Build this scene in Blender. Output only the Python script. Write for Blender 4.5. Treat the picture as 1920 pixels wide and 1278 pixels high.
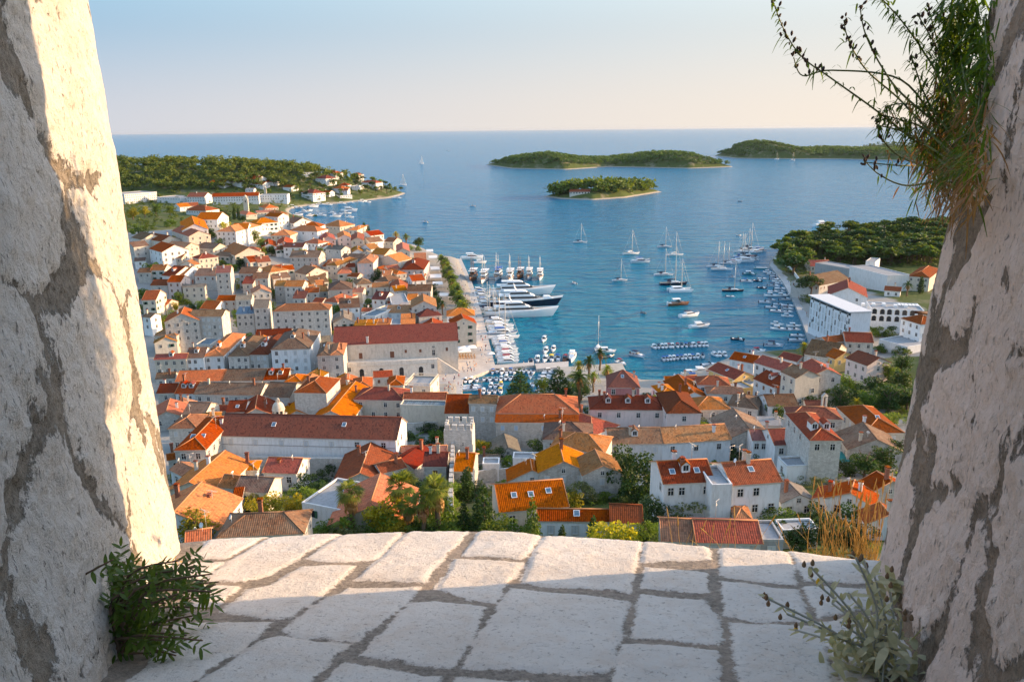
import bpy, bmesh, math, random
import numpy as np
from mathutils import Vector, Matrix, noise as mnoise
for _o in list(bpy.data.objects): bpy.data.objects.remove(_o)
SC = bpy.context.scene
COL = SC.collection
rad = math.radians

# ---------------------------------------------------------------- camera, sky, sun, exposure
F_PX = 28 / 36 * 1920                       # 28 mm lens, pixels of the 1920 px wide photograph
CAMZ = 95.0                                 # height of the embrasure above the sea
PITCH = math.atan((639 - 242.3) / F_PX); ROLL = rad(-0.565)
cp, sp, cr, sr = math.cos(PITCH), math.sin(PITCH), math.cos(ROLL), math.sin(ROLL)
FW = np.array([0, cp, -sp]); R0 = np.array([1., 0, 0]); U0 = np.array([0, sp, cp])
RT = R0 * cr + U0 * sr; UP = -R0 * sr + U0 * cr
CAM = np.array([0, 0, CAMZ])
cam = bpy.data.cameras.new('camera'); camo = bpy.data.objects.new('camera', cam); COL.objects.link(camo)
cam.lens = 28; cam.sensor_width = 36; cam.clip_start = 0.05; cam.clip_end = 200000
m = Matrix.Identity(4)
for r in range(3):
    m[r][0] = RT[r]; m[r][1] = UP[r]; m[r][2] = -FW[r]; m[r][3] = CAM[r]
camo.matrix_world = m
SC.camera = camo

SUN_AZ, SUN_EL = rad(79), rad(12.5)           # azimuth to the right of the view direction (+Y)
SUN_DIR = Vector((math.sin(SUN_AZ) * math.cos(SUN_EL), math.cos(SUN_AZ) * math.cos(SUN_EL), math.sin(SUN_EL)))
W = bpy.data.worlds.new('World'); SC.world = W; W.use_nodes = True
wn = W.node_tree; wn.nodes.clear()
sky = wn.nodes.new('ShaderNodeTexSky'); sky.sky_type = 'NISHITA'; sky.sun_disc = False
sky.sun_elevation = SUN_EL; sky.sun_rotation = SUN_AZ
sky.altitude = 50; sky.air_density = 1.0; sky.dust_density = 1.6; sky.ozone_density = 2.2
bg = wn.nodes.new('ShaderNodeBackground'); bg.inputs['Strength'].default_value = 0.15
wo = wn.nodes.new('ShaderNodeOutputWorld')
def wnode(t, **k):
    n = wn.nodes.new('ShaderNode' + t)
    for a_, v in k.items(): setattr(n, a_, v)
    return n
def wmix(f, a_, b_):
    n = wnode('Mix', data_type='RGBA')
    for s_, v in ((n.inputs[0], f), (n.inputs[6], a_), (n.inputs[7], b_)):
        if isinstance(v, tuple): s_.default_value = (*v, 1)
        else: wn.links.new(v, s_)
    return n.outputs[2]
def wrange(v, a_, b_, smooth=True):
    n = wnode('MapRange', interpolation_type='SMOOTHSTEP' if smooth else 'LINEAR'); wn.links.new(v, n.inputs[0]); n.inputs[1].default_value = a_; n.inputs[2].default_value = b_; return n.outputs[0]
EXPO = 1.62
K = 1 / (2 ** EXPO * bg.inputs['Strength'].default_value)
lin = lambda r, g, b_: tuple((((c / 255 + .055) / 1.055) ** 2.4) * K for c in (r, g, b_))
tcw = wnode('TexCoord'); sepw = wnode('SeparateXYZ'); wn.links.new(tcw.outputs['Generated'], sepw.inputs[0])
dotw = wnode('VectorMath', operation='DOT_PRODUCT'); wn.links.new(tcw.outputs['Generated'], dotw.inputs[0]); dotw.inputs[1].default_value = (math.sin(SUN_AZ), math.cos(SUN_AZ), 0)
side = wrange(dotw.outputs['Value'], -.36, .66, False)
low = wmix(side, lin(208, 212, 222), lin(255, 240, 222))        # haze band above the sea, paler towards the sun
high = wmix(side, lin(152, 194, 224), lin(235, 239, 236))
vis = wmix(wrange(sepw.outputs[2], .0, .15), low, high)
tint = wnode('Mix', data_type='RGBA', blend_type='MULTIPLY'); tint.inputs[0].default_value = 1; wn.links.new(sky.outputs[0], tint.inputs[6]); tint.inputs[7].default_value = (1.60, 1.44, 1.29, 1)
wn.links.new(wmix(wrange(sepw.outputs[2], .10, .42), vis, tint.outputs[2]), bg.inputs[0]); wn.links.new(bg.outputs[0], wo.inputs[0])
sl = bpy.data.lights.new('sun', 'SUN'); sl.energy = 3.3; sl.angle = rad(0.5); sl.color = (1, .66, .36)
so = bpy.data.objects.new('sun', sl); COL.objects.link(so)
so.rotation_euler = SUN_DIR.to_track_quat('Z', 'Y').to_euler(); so.location = (200, 60, 200)
SC.view_settings.view_transform = 'Standard'; SC.view_settings.look = 'None'
SC.view_settings.exposure = EXPO; SC.view_settings.gamma = 1
SC.cycles.use_denoising = True
SC.cycles.max_bounces = 5; SC.cycles.diffuse_bounces = 3; SC.cycles.glossy_bounces = 2
SC.cycles.transmission_bounces = 3; SC.cycles.transparent_max_bounces = 4
SC.cycles.caustics_reflective = False; SC.cycles.caustics_refractive = False

def ray(px, py): return FW + RT * ((px - 960) / F_PX) + UP * ((639 - py) / F_PX)
def at_z(px, py, z):
    d = ray(px, py); return CAM + d * ((z - CAMZ) / d[2])
def proj(p):
    v = np.asarray(p, float) - CAM; w = v @ FW
    return 960 + F_PX * (v @ RT) / w, 639 - F_PX * (v @ UP) / w

# ---------------------------------------------------------------- object helpers
def setp(o, label=None, cat=None, group=None, kind=None):
    if label: o['label'] = label
    if cat: o['category'] = cat
    if group: o['group'] = group
    if kind: o['kind'] = kind
    return o
def link(name, me, parent=None, loc=None, rz=None):
    o = bpy.data.objects.new(name, me); COL.objects.link(o)
    if parent is not None: o.parent = parent
    if loc is not None: o.location = loc
    if rz is not None: o.rotation_euler = (0, 0, rz)
    return o
def empty(name, loc=(0, 0, 0), rz=0.):
    return link(name, None, None, loc, rz)
def dup(o, parent=None):
    c = o.copy(); COL.objects.link(c)
    if parent is not None: c.parent = parent; c.matrix_parent_inverse = Matrix.Identity(4)
    for k in [x for x in ALLKIDS.get(o.name, [])]:
        d = dup(k, c); ALLKIDS.setdefault(c.name, []).append(d)
    return c
ALLKIDS = {}
def kid(o, parent):
    o.parent = parent; ALLKIDS.setdefault(parent.name, []).append(o); return o

class MB:
    """collects vertices, faces, material indices and uvs of one mesh"""
    def __init__(s): s.v = []; s.f = []; s.m = []; s.uv = []; s.sm = []
    def face(s, pts, mi=0, uv=None, smooth=False):
        b = len(s.v); s.v.extend([tuple(map(float, p)) for p in pts]); s.f.append(list(range(b, b + len(pts)))); s.m.append(mi); s.sm.append(smooth)
        s.uv.extend(uv if uv else [(p[0] + p[1], p[2]) for p in pts])
    def box(s, x0, x1, y0, y1, z0, z1, mi=0, bottom=True, M=None):
        P = [(x0, y0, z0), (x1, y0, z0), (x1, y1, z0), (x0, y1, z0), (x0, y0, z1), (x1, y0, z1), (x1, y1, z1), (x0, y1, z1)]
        if M is not None: P = [tuple(M @ Vector(p)) for p in P]
        F = [(0, 1, 5, 4), (1, 2, 6, 5), (2, 3, 7, 6), (3, 0, 4, 7), (4, 5, 6, 7)] + ([(3, 2, 1, 0)] if bottom else [])
        L = [x1 - x0, y1 - y0, x1 - x0, y1 - y0]
        for i, f in enumerate(F):
            if i < 4: uv = [(0, 0), (L[i], 0), (L[i], z1 - z0), (0, z1 - z0)]
            else: uv = [(0, 0), (x1 - x0, 0), (x1 - x0, y1 - y0), (0, y1 - y0)]
            s.face([P[k] for k in f], mi, uv)
    def tube(s, pts, radii, n=6, mi=0, cap=True, smooth=True):
        rings = []; pts = [Vector(p) for p in pts]
        for i, p in enumerate(pts):
            d = (pts[min(i + 1, len(pts) - 1)] - pts[max(i - 1, 0)])
            d = d.normalized() if d.length > 1e-9 else Vector((0, 0, 1))
            a = d.cross(Vector((0, 0, 1)) if abs(d.z) < .9 else Vector((1, 0, 0))).normalized(); b = d.cross(a)
            r = radii[i] if hasattr(radii, '__len__') else radii
            rings.append([p + (a * math.cos(2 * math.pi * k / n) + b * math.sin(2 * math.pi * k / n)) * r for k in range(n)])
        base = len(s.v)
        for R in rings:
            for p in R: s.v.append(tuple(p))
        for i in range(len(rings) - 1):
            for k in range(n):
                k2 = (k + 1) % n
                s.f.append([base + i * n + k, base + (i + 1) * n + k, base + (i + 1) * n + k2, base + i * n + k2]); s.m.append(mi); s.sm.append(smooth)
                s.uv.extend([(k / n, i), (k / n, i + 1), ((k + 1) / n, i + 1), ((k + 1) / n, i)])
        if cap:
            for i, rev in ((0, False), (len(rings) - 1, True)):
                f = [base + i * n + k for k in range(n)]
                s.f.append(f[::-1] if rev else f); s.m.append(mi); s.sm.append(False); s.uv.extend([(0, 0)] * n)
    def lathe(s, prof, n=12, mi=0, c=(0, 0, 0), smooth=True):
        base = len(s.v)
        for r, z in prof:
            for k in range(n):
                a = 2 * math.pi * k / n; s.v.append((c[0] + r * math.cos(a), c[1] + r * math.sin(a), c[2] + z))
        for i in range(len(prof) - 1):
            for k in range(n):
                k2 = (k + 1) % n
                s.f.append([base + i * n + k, base + i * n + k2, base + (i + 1) * n + k2, base + (i + 1) * n + k]); s.m.append(mi); s.sm.append(smooth)
                s.uv.extend([(k, i), (k + 1, i), (k + 1, i + 1), (k, i + 1)])
    def mesh(s, name, mats, smooth=None):
        me = bpy.data.meshes.new(name); me.from_pydata(s.v, [], s.f)
        for x in (mats if isinstance(mats, (list, tuple)) else [mats]): me.materials.append(x)
        me.polygons.foreach_set('material_index', s.m)
        me.polygons.foreach_set('use_smooth', [bool(x) if smooth is None else smooth for x in s.sm])
        if len(s.uv) == len(me.loops):
            ul = me.uv_layers.new(name='UVMap'); ul.data.foreach_set('uv', np.array(s.uv, 'f').ravel())
        me.update(); return me
    def build(s, name, mats, parent=None, smooth=None):
        o = link(name, s.mesh(name, mats, smooth))
        if parent is not None: kid(o, parent)
        return o

# ---------------------------------------------------------------- materials
def new_mat(name):
    mt = bpy.data.materials.new(name); mt.use_nodes = True
    nt = mt.node_tree; nt.nodes.clear()
    out = nt.nodes.new('ShaderNodeOutputMaterial'); p = nt.nodes.new('ShaderNodeBsdfPrincipled')
    nt.links.new(p.outputs[0], out.inputs[0]); return mt, nt, p
class NT:
    """small helper to write node graphs"""
    def __init__(s, nt): s.nt = nt
    def n(s, typ, **kw):
        nd = s.nt.nodes.new('ShaderNode' + typ)
        for k, v in kw.items():
            if k.startswith('i_'):
                key = k[2:]; key = int(key) if key.isdigit() else key
                s.set(nd.inputs[key], v)
            else: setattr(nd, k, v)
        return nd
    def set(s, sock, v):
        if hasattr(v, 'is_output') or isinstance(v, bpy.types.NodeSocket): s.nt.links.new(v, sock)
        elif hasattr(v, 'outputs'): s.nt.links.new(v.outputs[0], sock)
        else:
            if isinstance(v, tuple) and len(v) == 3 and sock.type == 'RGBA': v = (*v, 1)
            sock.default_value = v
    def math(s, op, a, b=0., c=0., clamp=False):
        nd = s.n('Math', operation=op, use_clamp=clamp); s.set(nd.inputs[0], a); s.set(nd.inputs[1], b); s.set(nd.inputs[2], c); return nd.outputs[0]
    def mix(s, f, a, b, mode='MIX'):
        nd = s.n('Mix', data_type='RGBA', blend_type=mode); s.set(nd.inputs[0], f); s.set(nd.inputs[6], a); s.set(nd.inputs[7], b); return nd.outputs[2]
    def noise(s, vec, scale, detail=3., rough=.55, dist=0.):
        nd = s.n('TexNoise'); s.set(nd.inputs['Vector'], vec); nd.inputs['Scale'].default_value = scale
        nd.inputs['Detail'].default_value = detail; nd.inputs['Roughness'].default_value = rough; nd.inputs['Distortion'].default_value = dist; return nd.outputs[0]
    def ramp(s, f, *stops):
        nd = s.n('ValToRGB'); s.set(nd.inputs[0], f); el = nd.color_ramp.elements
        while len(el) < len(stops): el.new(.5)
        for e, (p, c) in zip(el, stops): e.position = p; e.color = (*c, 1) if hasattr(c, '__len__') else (c, c, c, 1)
        return nd.outputs[0]
    def bump(s, h, strength=.4, dist=.05, normal=None):
        nd = s.n('Bump'); s.set(nd.inputs['Height'], h); nd.inputs['Strength'].default_value = strength; nd.inputs['Distance'].default_value = dist
        if normal is not None: s.set(nd.inputs['Normal'], normal)
        return nd.outputs[0]
    def vscale(s, vec, sx, sy, sz):
        nd = s.n('Mapping'); s.set(nd.inputs[0], vec); nd.inputs['Scale'].default_value = (sx, sy, sz); return nd.outputs[0]
MATS = {}
def simple(name, col, rough=.6, metal=0., var=.12, scale=1.5, spec=.5):
    """paint, metal, cloth ...: one colour with faint wear and per-object variation"""
    if name in MATS: return MATS[name]
    mt, nt, p = new_mat(name); N = NT(nt)
    tc = N.n('TexCoord'); nz = N.noise(tc.outputs['Object'], scale, 4)
    c = N.mix(N.math('MULTIPLY', nz, var * 2), col, tuple(x * .55 for x in col))
    N.set(p.inputs['Base Color'], c); p.inputs['Roughness'].default_value = rough; p.inputs['Metallic'].default_value = metal
    p.inputs['Specular IOR Level'].default_value = spec
    MATS[name] = mt; return mt

# ---------------------------------------------------------------- terrain
def zpts(l, z=0.): return [tuple(at_z(x, y, z)[:2]) for x, y in l]
COAST = zpts([(765, 361), (742, 370), (700, 375), (650, 380), (618, 383), (588, 385), (560, 388), (540, 394), (548, 402), (575, 408), (600, 421), (632, 434), (662, 442), (705, 453),
              (757, 459), (800, 471), (822, 480), (839, 487), (863, 487), (885, 535), (905, 606), (925, 686), (924, 692), (868, 711), (866, 748), (1012, 748), (1030, 724), (1046, 700), (1066, 690), (1120, 686), (1163, 683),
              (1172, 700), (1200, 712), (1240, 712), (1270, 704), (1310, 693), (1352, 676), (1392, 664), (1440, 660), (1480, 659), (1518, 645),
              (1502, 600), (1485, 560), (1468, 530), (1453, 510), (1442, 497), (1448, 484), (1455, 478), (1459, 470), (1464, 464), (1490, 455)])
COAST += [(330, 760), (420, 830), (640, 900), (1500, 900), (1500, -300), (-1500, -300), (-1500, 1500), (-700, 1480), (-560, 1440), (-380, 1400), (-230, 1350)]
CA = np.array(COAST); CB = np.roll(CA, -1, axis=0)
def sd_coast(X, Y):
    X = np.asarray(X, float); Y = np.asarray(Y, float)
    best = np.full(X.shape, 1e9); ins = np.zeros(X.shape, bool)
    for (ax, ay), (bx, by) in zip(CA, CB):
        dx, dy = bx - ax, by - ay; L = dx * dx + dy * dy + 1e-9
        t = np.clip(((X - ax) * dx + (Y - ay) * dy) / L, 0, 1)
        best = np.minimum(best, np.hypot(X - ax - t * dx, Y - ay - t * dy))
        c = ((ay > Y) != (by > Y)) & (X < (bx - ax) * (Y - ay) / (by - ay + 1e-12) + ax); ins ^= c
    return np.where(ins, best, -best)
def sst(a, b, x):
    t = np.clip((x - a) / (b - a), 0, 1); return t * t * (3 - 2 * t)
def gs(X, Y, x0, y0, sx, sy): return np.exp(-((X - x0) / sx) ** 2 - ((Y - y0) / sy) ** 2)
def land(X, Y):
    X = np.asarray(X, float); Y = np.asarray(Y, float)
    t = np.clip((300 - Y) / 190, 0, 9)
    z = 1.0 + 31 * t ** 1.6
    z = np.where(Y < 100, np.minimum(z + np.clip((100 - Y) / 95, 0, 1) ** 1.3 * 12, 86), z)
    z = np.minimum(z, 86)
    z += 24 * gs(X, Y, -250, 545, 135, 120) + 13 * gs(X, Y, -400, 760, 150, 160) + 9 * gs(X, Y, -170, 640, 80, 80)
    ridge = np.interp(X, [-900, -610, -430, -300, -255, -215, -165], [44, 44, 41, 31, 23, 15, 1]) * np.exp(-((Y - 1235) / 105) ** 2)
    z += ridge + 5 * sst(-240, -330, X) * sst(860, 960, Y)
    z += 20 * gs(X, Y, 350, 640, 130, 85) + 4 * gs(X, Y, 190, 400, 60, 60) * sst(150, 175, X)
    z += 13 * gs(X, Y, 190, 235, 75, 75)
    z += RIDGE_H * gs(X, Y, 470, 310, 150, 135)
    return z
RIDGE_H = 80
def ground(X, Y):
    X = np.asarray(X, float); Y = np.asarray(Y, float)
    s = sd_coast(X, Y); L = land(X, Y)
    slope = np.where(Y > 640, .35, .6)
    return np.where(s > 0, np.minimum(L, s * slope), np.maximum(s * .5, -4))
def gz(x, y): return float(ground(np.array([x]), np.array([y]))[0])
_TY = np.concatenate([np.linspace(60, 700, 260), np.linspace(705, 1500, 160)])
def on_ground(px, py, h=0.):
    """first world point h above the terrain met by the view ray of this photograph pixel"""
    d = ray(px, py); T = _TY / d[1]; P = CAM[None] + d[None] * T[:, None]; gap = P[:, 2] - ground(P[:, 0], P[:, 1]) - h
    sd_ok = gap.copy(); hit = np.nonzero(gap <= 0)[0]
    if len(hit) == 0 or hit[0] == 0:
        s_ = sd_coast(P[:, 0], P[:, 1]); gap2 = np.where(s_ > 6, gap, 1e9); i = int(np.argmin(np.abs(gap2))); p = P[i].copy(); p[2] = gz(p[0], p[1]) + h; return p
    i = hit[0]; lo, hi = T[i - 1], T[i]
    for _ in range(14):
        m_ = (lo + hi) / 2; p = CAM + d * m_
        if p[2] - gz(p[0], p[1]) - h > 0: lo = m_
        else: hi = m_
    return CAM + d * hi

# ground cover
def mat_terrain():
    mt, nt, p = new_mat('terrain'); N = NT(nt)
    g = N.n('NewGeometry'); P = g.outputs['Position']; sep = N.n('SeparateXYZ', i_0=P)
    n1 = N.noise(P, .05, 5); n2 = N.noise(P, .6, 4, .7); n3 = N.noise(P, .012, 2)
    green = N.mix(n2, (.04, .065, .016), (.11, .125, .035))
    earth = N.mix(n2, (.22, .17, .11), (.34, .29, .21))
    stone = N.mix(n2, (.24, .225, .20), (.36, .34, .31))
    at = N.n('Attribute', attribute_name='town')
    wild = N.mix(N.ramp(n1, (.24, 0.), (.46, 1.)), earth, green)
    c = N.mix(N.ramp(N.math('ADD', at.outputs['Fac'], N.math('MULTIPLY', N.math('SUBTRACT', n1, .5), 1.1)), (.4, 0.), (.6, 1.)), wild, stone)
    z = N.math('ADD', sep.outputs[2], N.math('MULTIPLY', N.math('SUBTRACT', n2, .5), 2.6))
    rock = N.ramp(N.math('MULTIPLY', z, .2), (.22, 1.), (.40, 0.))
    rocky = N.mix(n2, (.20, .17, .13), (.50, .45, .37))
    N.set(p.inputs['Base Color'], N.mix(rock, c, rocky)); p.inputs['Roughness'].default_value = .95; p.inputs['Specular IOR Level'].default_value = .1
    N.set(p.inputs['Normal'], N.bump(n2, .6, .6)); return mt
def grid_mesh(name, xs, ys, zf, mat, attr=None):
    X, Y = np.meshgrid(xs, ys); Z = zf(X, Y); nx, ny = len(xs), len(ys)
    V = np.stack([X.ravel(), Y.ravel(), Z.ravel()], 1)
    i = np.arange(nx * ny).reshape(ny, nx)
    Fc = np.stack([i[:-1, :-1], i[:-1, 1:], i[1:, 1:], i[1:, :-1]], -1).reshape(-1, 4)
    me = bpy.data.meshes.new(name); me.from_pydata(V.tolist(), [], Fc.tolist()); me.materials.append(mat)
    me.polygons.foreach_set('use_smooth', [True] * len(Fc))
    if attr:
        for k, fn in attr.items():
            a = me.attributes.new(k, 'FLOAT', 'POINT'); a.data.foreach_set('value', fn(X, Y).ravel().astype('f'))
    me.update(); return link(name, me)
def nonuni(a, b, fine, s0, s1):
    out = [a]
    while out[-1] < b:
        x = out[-1]; d = 0 if s0 <= x <= s1 else (s0 - x if x < s0 else x - s1); out.append(x + fine + d * .08)
    return np.array(out)
def town_mask(X, Y):
    t = sst(-280, -250, X) * sst(700, 640, Y) * sst(125, 95, X) * sst(140, 175, Y)
    t = t * sst(-.52, -.47, X / np.maximum(Y, 1))
    t = np.maximum(t, sst(-.52, -.47, X / np.maximum(Y, 1)) * sst(-330, -300, X) * sst(690, 640, Y) * sst(300, 340, Y) * sst(0, -10, X))
    return np.maximum(t, sst(120, 130, X) * sst(215, 190, X) * sst(290, 310, Y) * sst(470, 440, Y) * .8)
setp(grid_mesh('terrain', nonuni(-1500, 1500, 4, -420, 330), nonuni(-60, 1500, 4, 80, 720), ground, mat_terrain(), {'town': town_mask}), kind='structure')

# sea
def mat_sea():
    mt, nt, p = new_mat('sea_water'); N = NT(nt)
    g = N.n('NewGeometry'); P = g.outputs['Position']
    sep = N.n('SeparateXYZ', i_0=P)
    deep = N.noise(N.vscale(P, .002, .006, 1), 1., 4)
    c = N.mix(deep, (.002, .125, .25), (.005, .16, .28))
    near = N.n('MapRange', i_0=sep.outputs[1]); near.inputs[1].default_value = 250; near.inputs[2].default_value = 900
    c = N.mix(near.outputs[0], (.004, .16, .235), c)
    N.set(p.inputs['Base Color'], c)
    p.inputs['Roughness'].default_value = .16; p.inputs['IOR'].default_value = 1.33; p.inputs['Specular IOR Level'].default_value = .2
    w1 = N.noise(N.vscale(P, .10, .28, .2), 1., 3, .6, .6)
    w2 = N.noise(N.vscale(P, .45, 1.1, 1), 1., 3, .6)
    w3 = N.noise(N.vscale(P, .03, .085, 1), 1., 3, .5, .8)
    h = N.math('ADD', N.math('MULTIPLY', w1, 1.0), N.math('ADD', N.math('MULTIPLY', w2, .42), N.math('MULTIPLY', w3, 4.2)))
    N.set(p.inputs['Normal'], N.bump(h, 1.0, 1.7)); return mt
sea = MB()
R = 60000.
ring = [(R * math.cos(2 * math.pi * k / 96), R * math.sin(2 * math.pi * k / 96), 0) for k in range(96)]
sea.face(ring)
setp(sea.build('sea_water', mat_sea()), kind='structure')
# ---------------------------------------------------------------- the embrasure: paved sill and two splayed walls
def slab_px(px, py):
    d = ray(px, py); t = -1.0 / (d @ U0); q = d * t; return np.array([q @ R0, q @ FW])
def slab_w(x, y, h=0.): return CAM + R0 * x + FW * y + U0 * (h - 1.0)
def poly_sd(X, Y, P):
    P = np.array(P); Q = np.roll(P, -1, axis=0); best = np.full(X.shape, 1e9); ins = np.zeros(X.shape, bool)
    for (ax, ay), (bx, by) in zip(P, Q):
        dx, dy = bx - ax, by - ay; t = np.clip(((X - ax) * dx + (Y - ay) * dy) / (dx * dx + dy * dy + 1e-12), 0, 1)
        best = np.minimum(best, np.hypot(X - ax - t * dx, Y - ay - t * dy))
        ins ^= ((ay > Y) != (by > Y)) & (X < (bx - ax) * (Y - ay) / (by - ay + 1e-12) + ax)
    return np.where(ins, best, -best)
def vnoise(X, Y, sc, seed=0, octv=4):
    """value noise on numpy grids"""
    out = np.zeros(np.shape(X)); amp = 1.; tot = 0
    for o in range(octv):
        rs = np.random.RandomState(seed * 31 + o); T = rs.rand(64, 64)
        x = X * sc * 2 ** o; y = Y * sc * 2 ** o; xi = np.floor(x).astype(int); yi = np.floor(y).astype(int); fx = x - xi; fy = y - yi
        fx = fx * fx * (3 - 2 * fx); fy = fy * fy * (3 - 2 * fy)
        g = lambda a, b: T[a % 64, b % 64]
        out += amp * ((g(xi, yi) * (1 - fx) + g(xi + 1, yi) * fx) * (1 - fy) + (g(xi, yi + 1) * (1 - fx) + g(xi + 1, yi + 1) * fx) * fy)
        tot += amp; amp *= .5
    return out / tot
def mat_masonry(name, c1, c2, mort, warm, thr=.0, spread=.035, scale=1., bs=.8, pits=.5, pth=.61):
    """white limestone with ragged grey mortar; 'dist' is the distance inside the nearest stone (m)"""
    mt, nt, p = new_mat(name); N = NT(nt)
    P = N.n('NewGeometry').outputs['Position']; d = N.n('Attribute', attribute_name='dist').outputs['Fac']
    PV = N.vscale(P, 1, 1, .55)
    n1 = N.noise(PV, 7 * scale, 7, .72); n2 = N.noise(P, 34 * scale, 6, .75); n3 = N.noise(P, 2.2, 4, .6); n4 = N.noise(P, 120, 3, .7); n5 = N.noise(PV, 26 * scale, 4, .6, 1.2); n6 = N.noise(N.vscale(P, 60, 60, 26), 1., 3, .6, .5)
    e = N.math('ADD', d, N.math('MULTIPLY', N.math('SUBTRACT', n1, .5), spread * 3.2))
    e = N.math('ADD', e, N.math('MULTIPLY', N.math('SUBTRACT', n2, .5), spread * 1.6))
    mask = N.ramp(N.math('ADD', N.math('MULTIPLY', e, 18.), .5 + thr), (.40, 0.), (.60, 1.))
    st = N.mix(N.ramp(n3, (.3, 0.), (.7, 1.)), c1, c2)
    st = N.mix(N.math('MULTIPLY', N.ramp(n1, (.48, 0.), (.72, 1.)), .45), st, warm)
    pit = N.ramp(n6, (pth, 0.), (pth + .09, 1.)); lich = N.ramp(n5, (.58, 0.), (.72, 1.))
    st = N.mix(N.math('MULTIPLY', lich, pits * .8), st, tuple(x * 1.1 for x in mort))
    st = N.mix(N.math('MULTIPLY', pit, pits), st, tuple(x * .6 for x in mort))
    mo = N.mix(N.ramp(n2, (.3, 0.), (.7, 1.)), tuple(x * .45 for x in mort), tuple(x * 1.5 for x in mort))
    mo = N.mix(N.math('MULTIPLY', N.ramp(n3, (.45, 0.), (.7, 1.)), .35), mo, warm)
    mo = N.mix(N.math('MULTIPLY', N.ramp(n4, (.60, 0.), (.70, 1.)), .6), mo, tuple(x * .3 for x in mort))
    N.set(p.inputs['Base Color'], N.mix(mask, mo, st)); p.inputs['Roughness'].default_value = .92; p.inputs['Specular IOR Level'].default_value = .12
    h = N.math('ADD', N.math('MULTIPLY', mask, .55), N.math('ADD', N.math('MULTIPLY', n2, 1.1), N.math('ADD', N.math('MULTIPLY', n4, .25), N.math('ADD', N.math('MULTIPLY', n5, .6), N.math('MULTIPLY', pit, -.45)))))
    N.set(p.inputs['Normal'], N.bump(h, bs, .018)); return mt
S1 = lambda l: [(300 + x / 2.4, 960 + y / 2.4) for x, y in l]
S2 = lambda l: [(1000 + x / 2.4, 960 + y / 2.4) for x, y in l]
STONES = [S1(l) for l in (
    [(140, 203), (225, 128), (490, 100), (300, 205)], [(190, 318), (300, 228), (512, 100), (825, 85), (640, 195), (490, 285), (370, 320)],
    [(60, 228), (285, 225), (180, 308), (60, 310)], [(665, 208), (850, 85), (1120, 70), (965, 208), (830, 225), (720, 224)],
    [(275, 448), (400, 350), (500, 330), (640, 245), (870, 242), (820, 292), (700, 385), (580, 485), (500, 490)], [(150, 335), (350, 343), (270, 415), (150, 430)],
    [(890, 300), (990, 205), (1150, 70), (1405, 70), (1330, 150), (1240, 240), (1190, 312), (1060, 302)], [(1365, 195), (1448, 78), (1720, 85), (1660, 190), (1620, 213)],
    [(1250, 338), (1330, 210), (1630, 228), (1590, 290), (1500, 398), (1400, 390)], [(550, 548), (690, 430), (850, 337), (1160, 337), (1060, 440), (880, 562), (620, 568)],
    [(60, 500), (490, 508), (450, 560), (250, 690), (100, 800), (-200, 800), (-60, 700)], [(130, 800), (460, 588), (540, 573), (830, 592), (760, 660), (640, 800)],
    [(912, 642), (980, 560), (1125, 402), (1240, 398), (1460, 423), (1440, 470), (1390, 580), (1312, 702), (1050, 657)], [(690, 800), (840, 683), (1000, 703), (1260, 742), (1230, 800)])]
STONES += [[(958, 1101), (1174, 1127), (1160, 1205), (1140, 1258), (1120, 1262), (868, 1250), (900, 1190)], [(860, 1272), (1120, 1285), (1120, 1340), (830, 1340)],
           [(1030, 992), (1206, 1002), (1192, 1050), (1178, 1112), (978, 1092), (1000, 1040)]]
STONES += [S2(l) for l in (
    [(505, 112), (778, 122), (798, 216), (492, 226)], [(510, 250), (782, 277), (778, 360), (490, 342)], [(485, 367), (772, 392), (832, 480), (842, 598), (680, 582), (450, 547)],
    [(402, 592), (620, 602), (750, 615), (822, 622), (832, 820), (350, 820)], [(838, 125), (1105, 140), (1150, 200), (1182, 327), (850, 287)],
    [(845, 312), (1182, 347), (1242, 482), (1000, 482), (872, 452)], [(892, 490), (1252, 512), (1310, 600), (1360, 820), (942, 820), (902, 600)],
    [(1130, 145), (1480, 165), (1640, 240), (1600, 320), (1225, 303), (1192, 230)], [(1222, 332), (1560, 345), (1640, 420), (1285, 472)],
    [(1275, 502), (1640, 450), (1720, 620), (1420, 820), (1380, 700)])]
EDGE = [(260, 1022), (345, 1012), (400, 1005), (560, 998), (740, 993), (880, 990), (1000, 996), (1200, 1010), (1350, 1018), (1500, 1030), (1640, 1043), (1760, 1056)]
eg = np.array([slab_px(*e) for e in EDGE]); eg[0] = (-2.3, eg[1][1] - .03); eg[-1] = (2.3, eg[-2][1] - .1)
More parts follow.
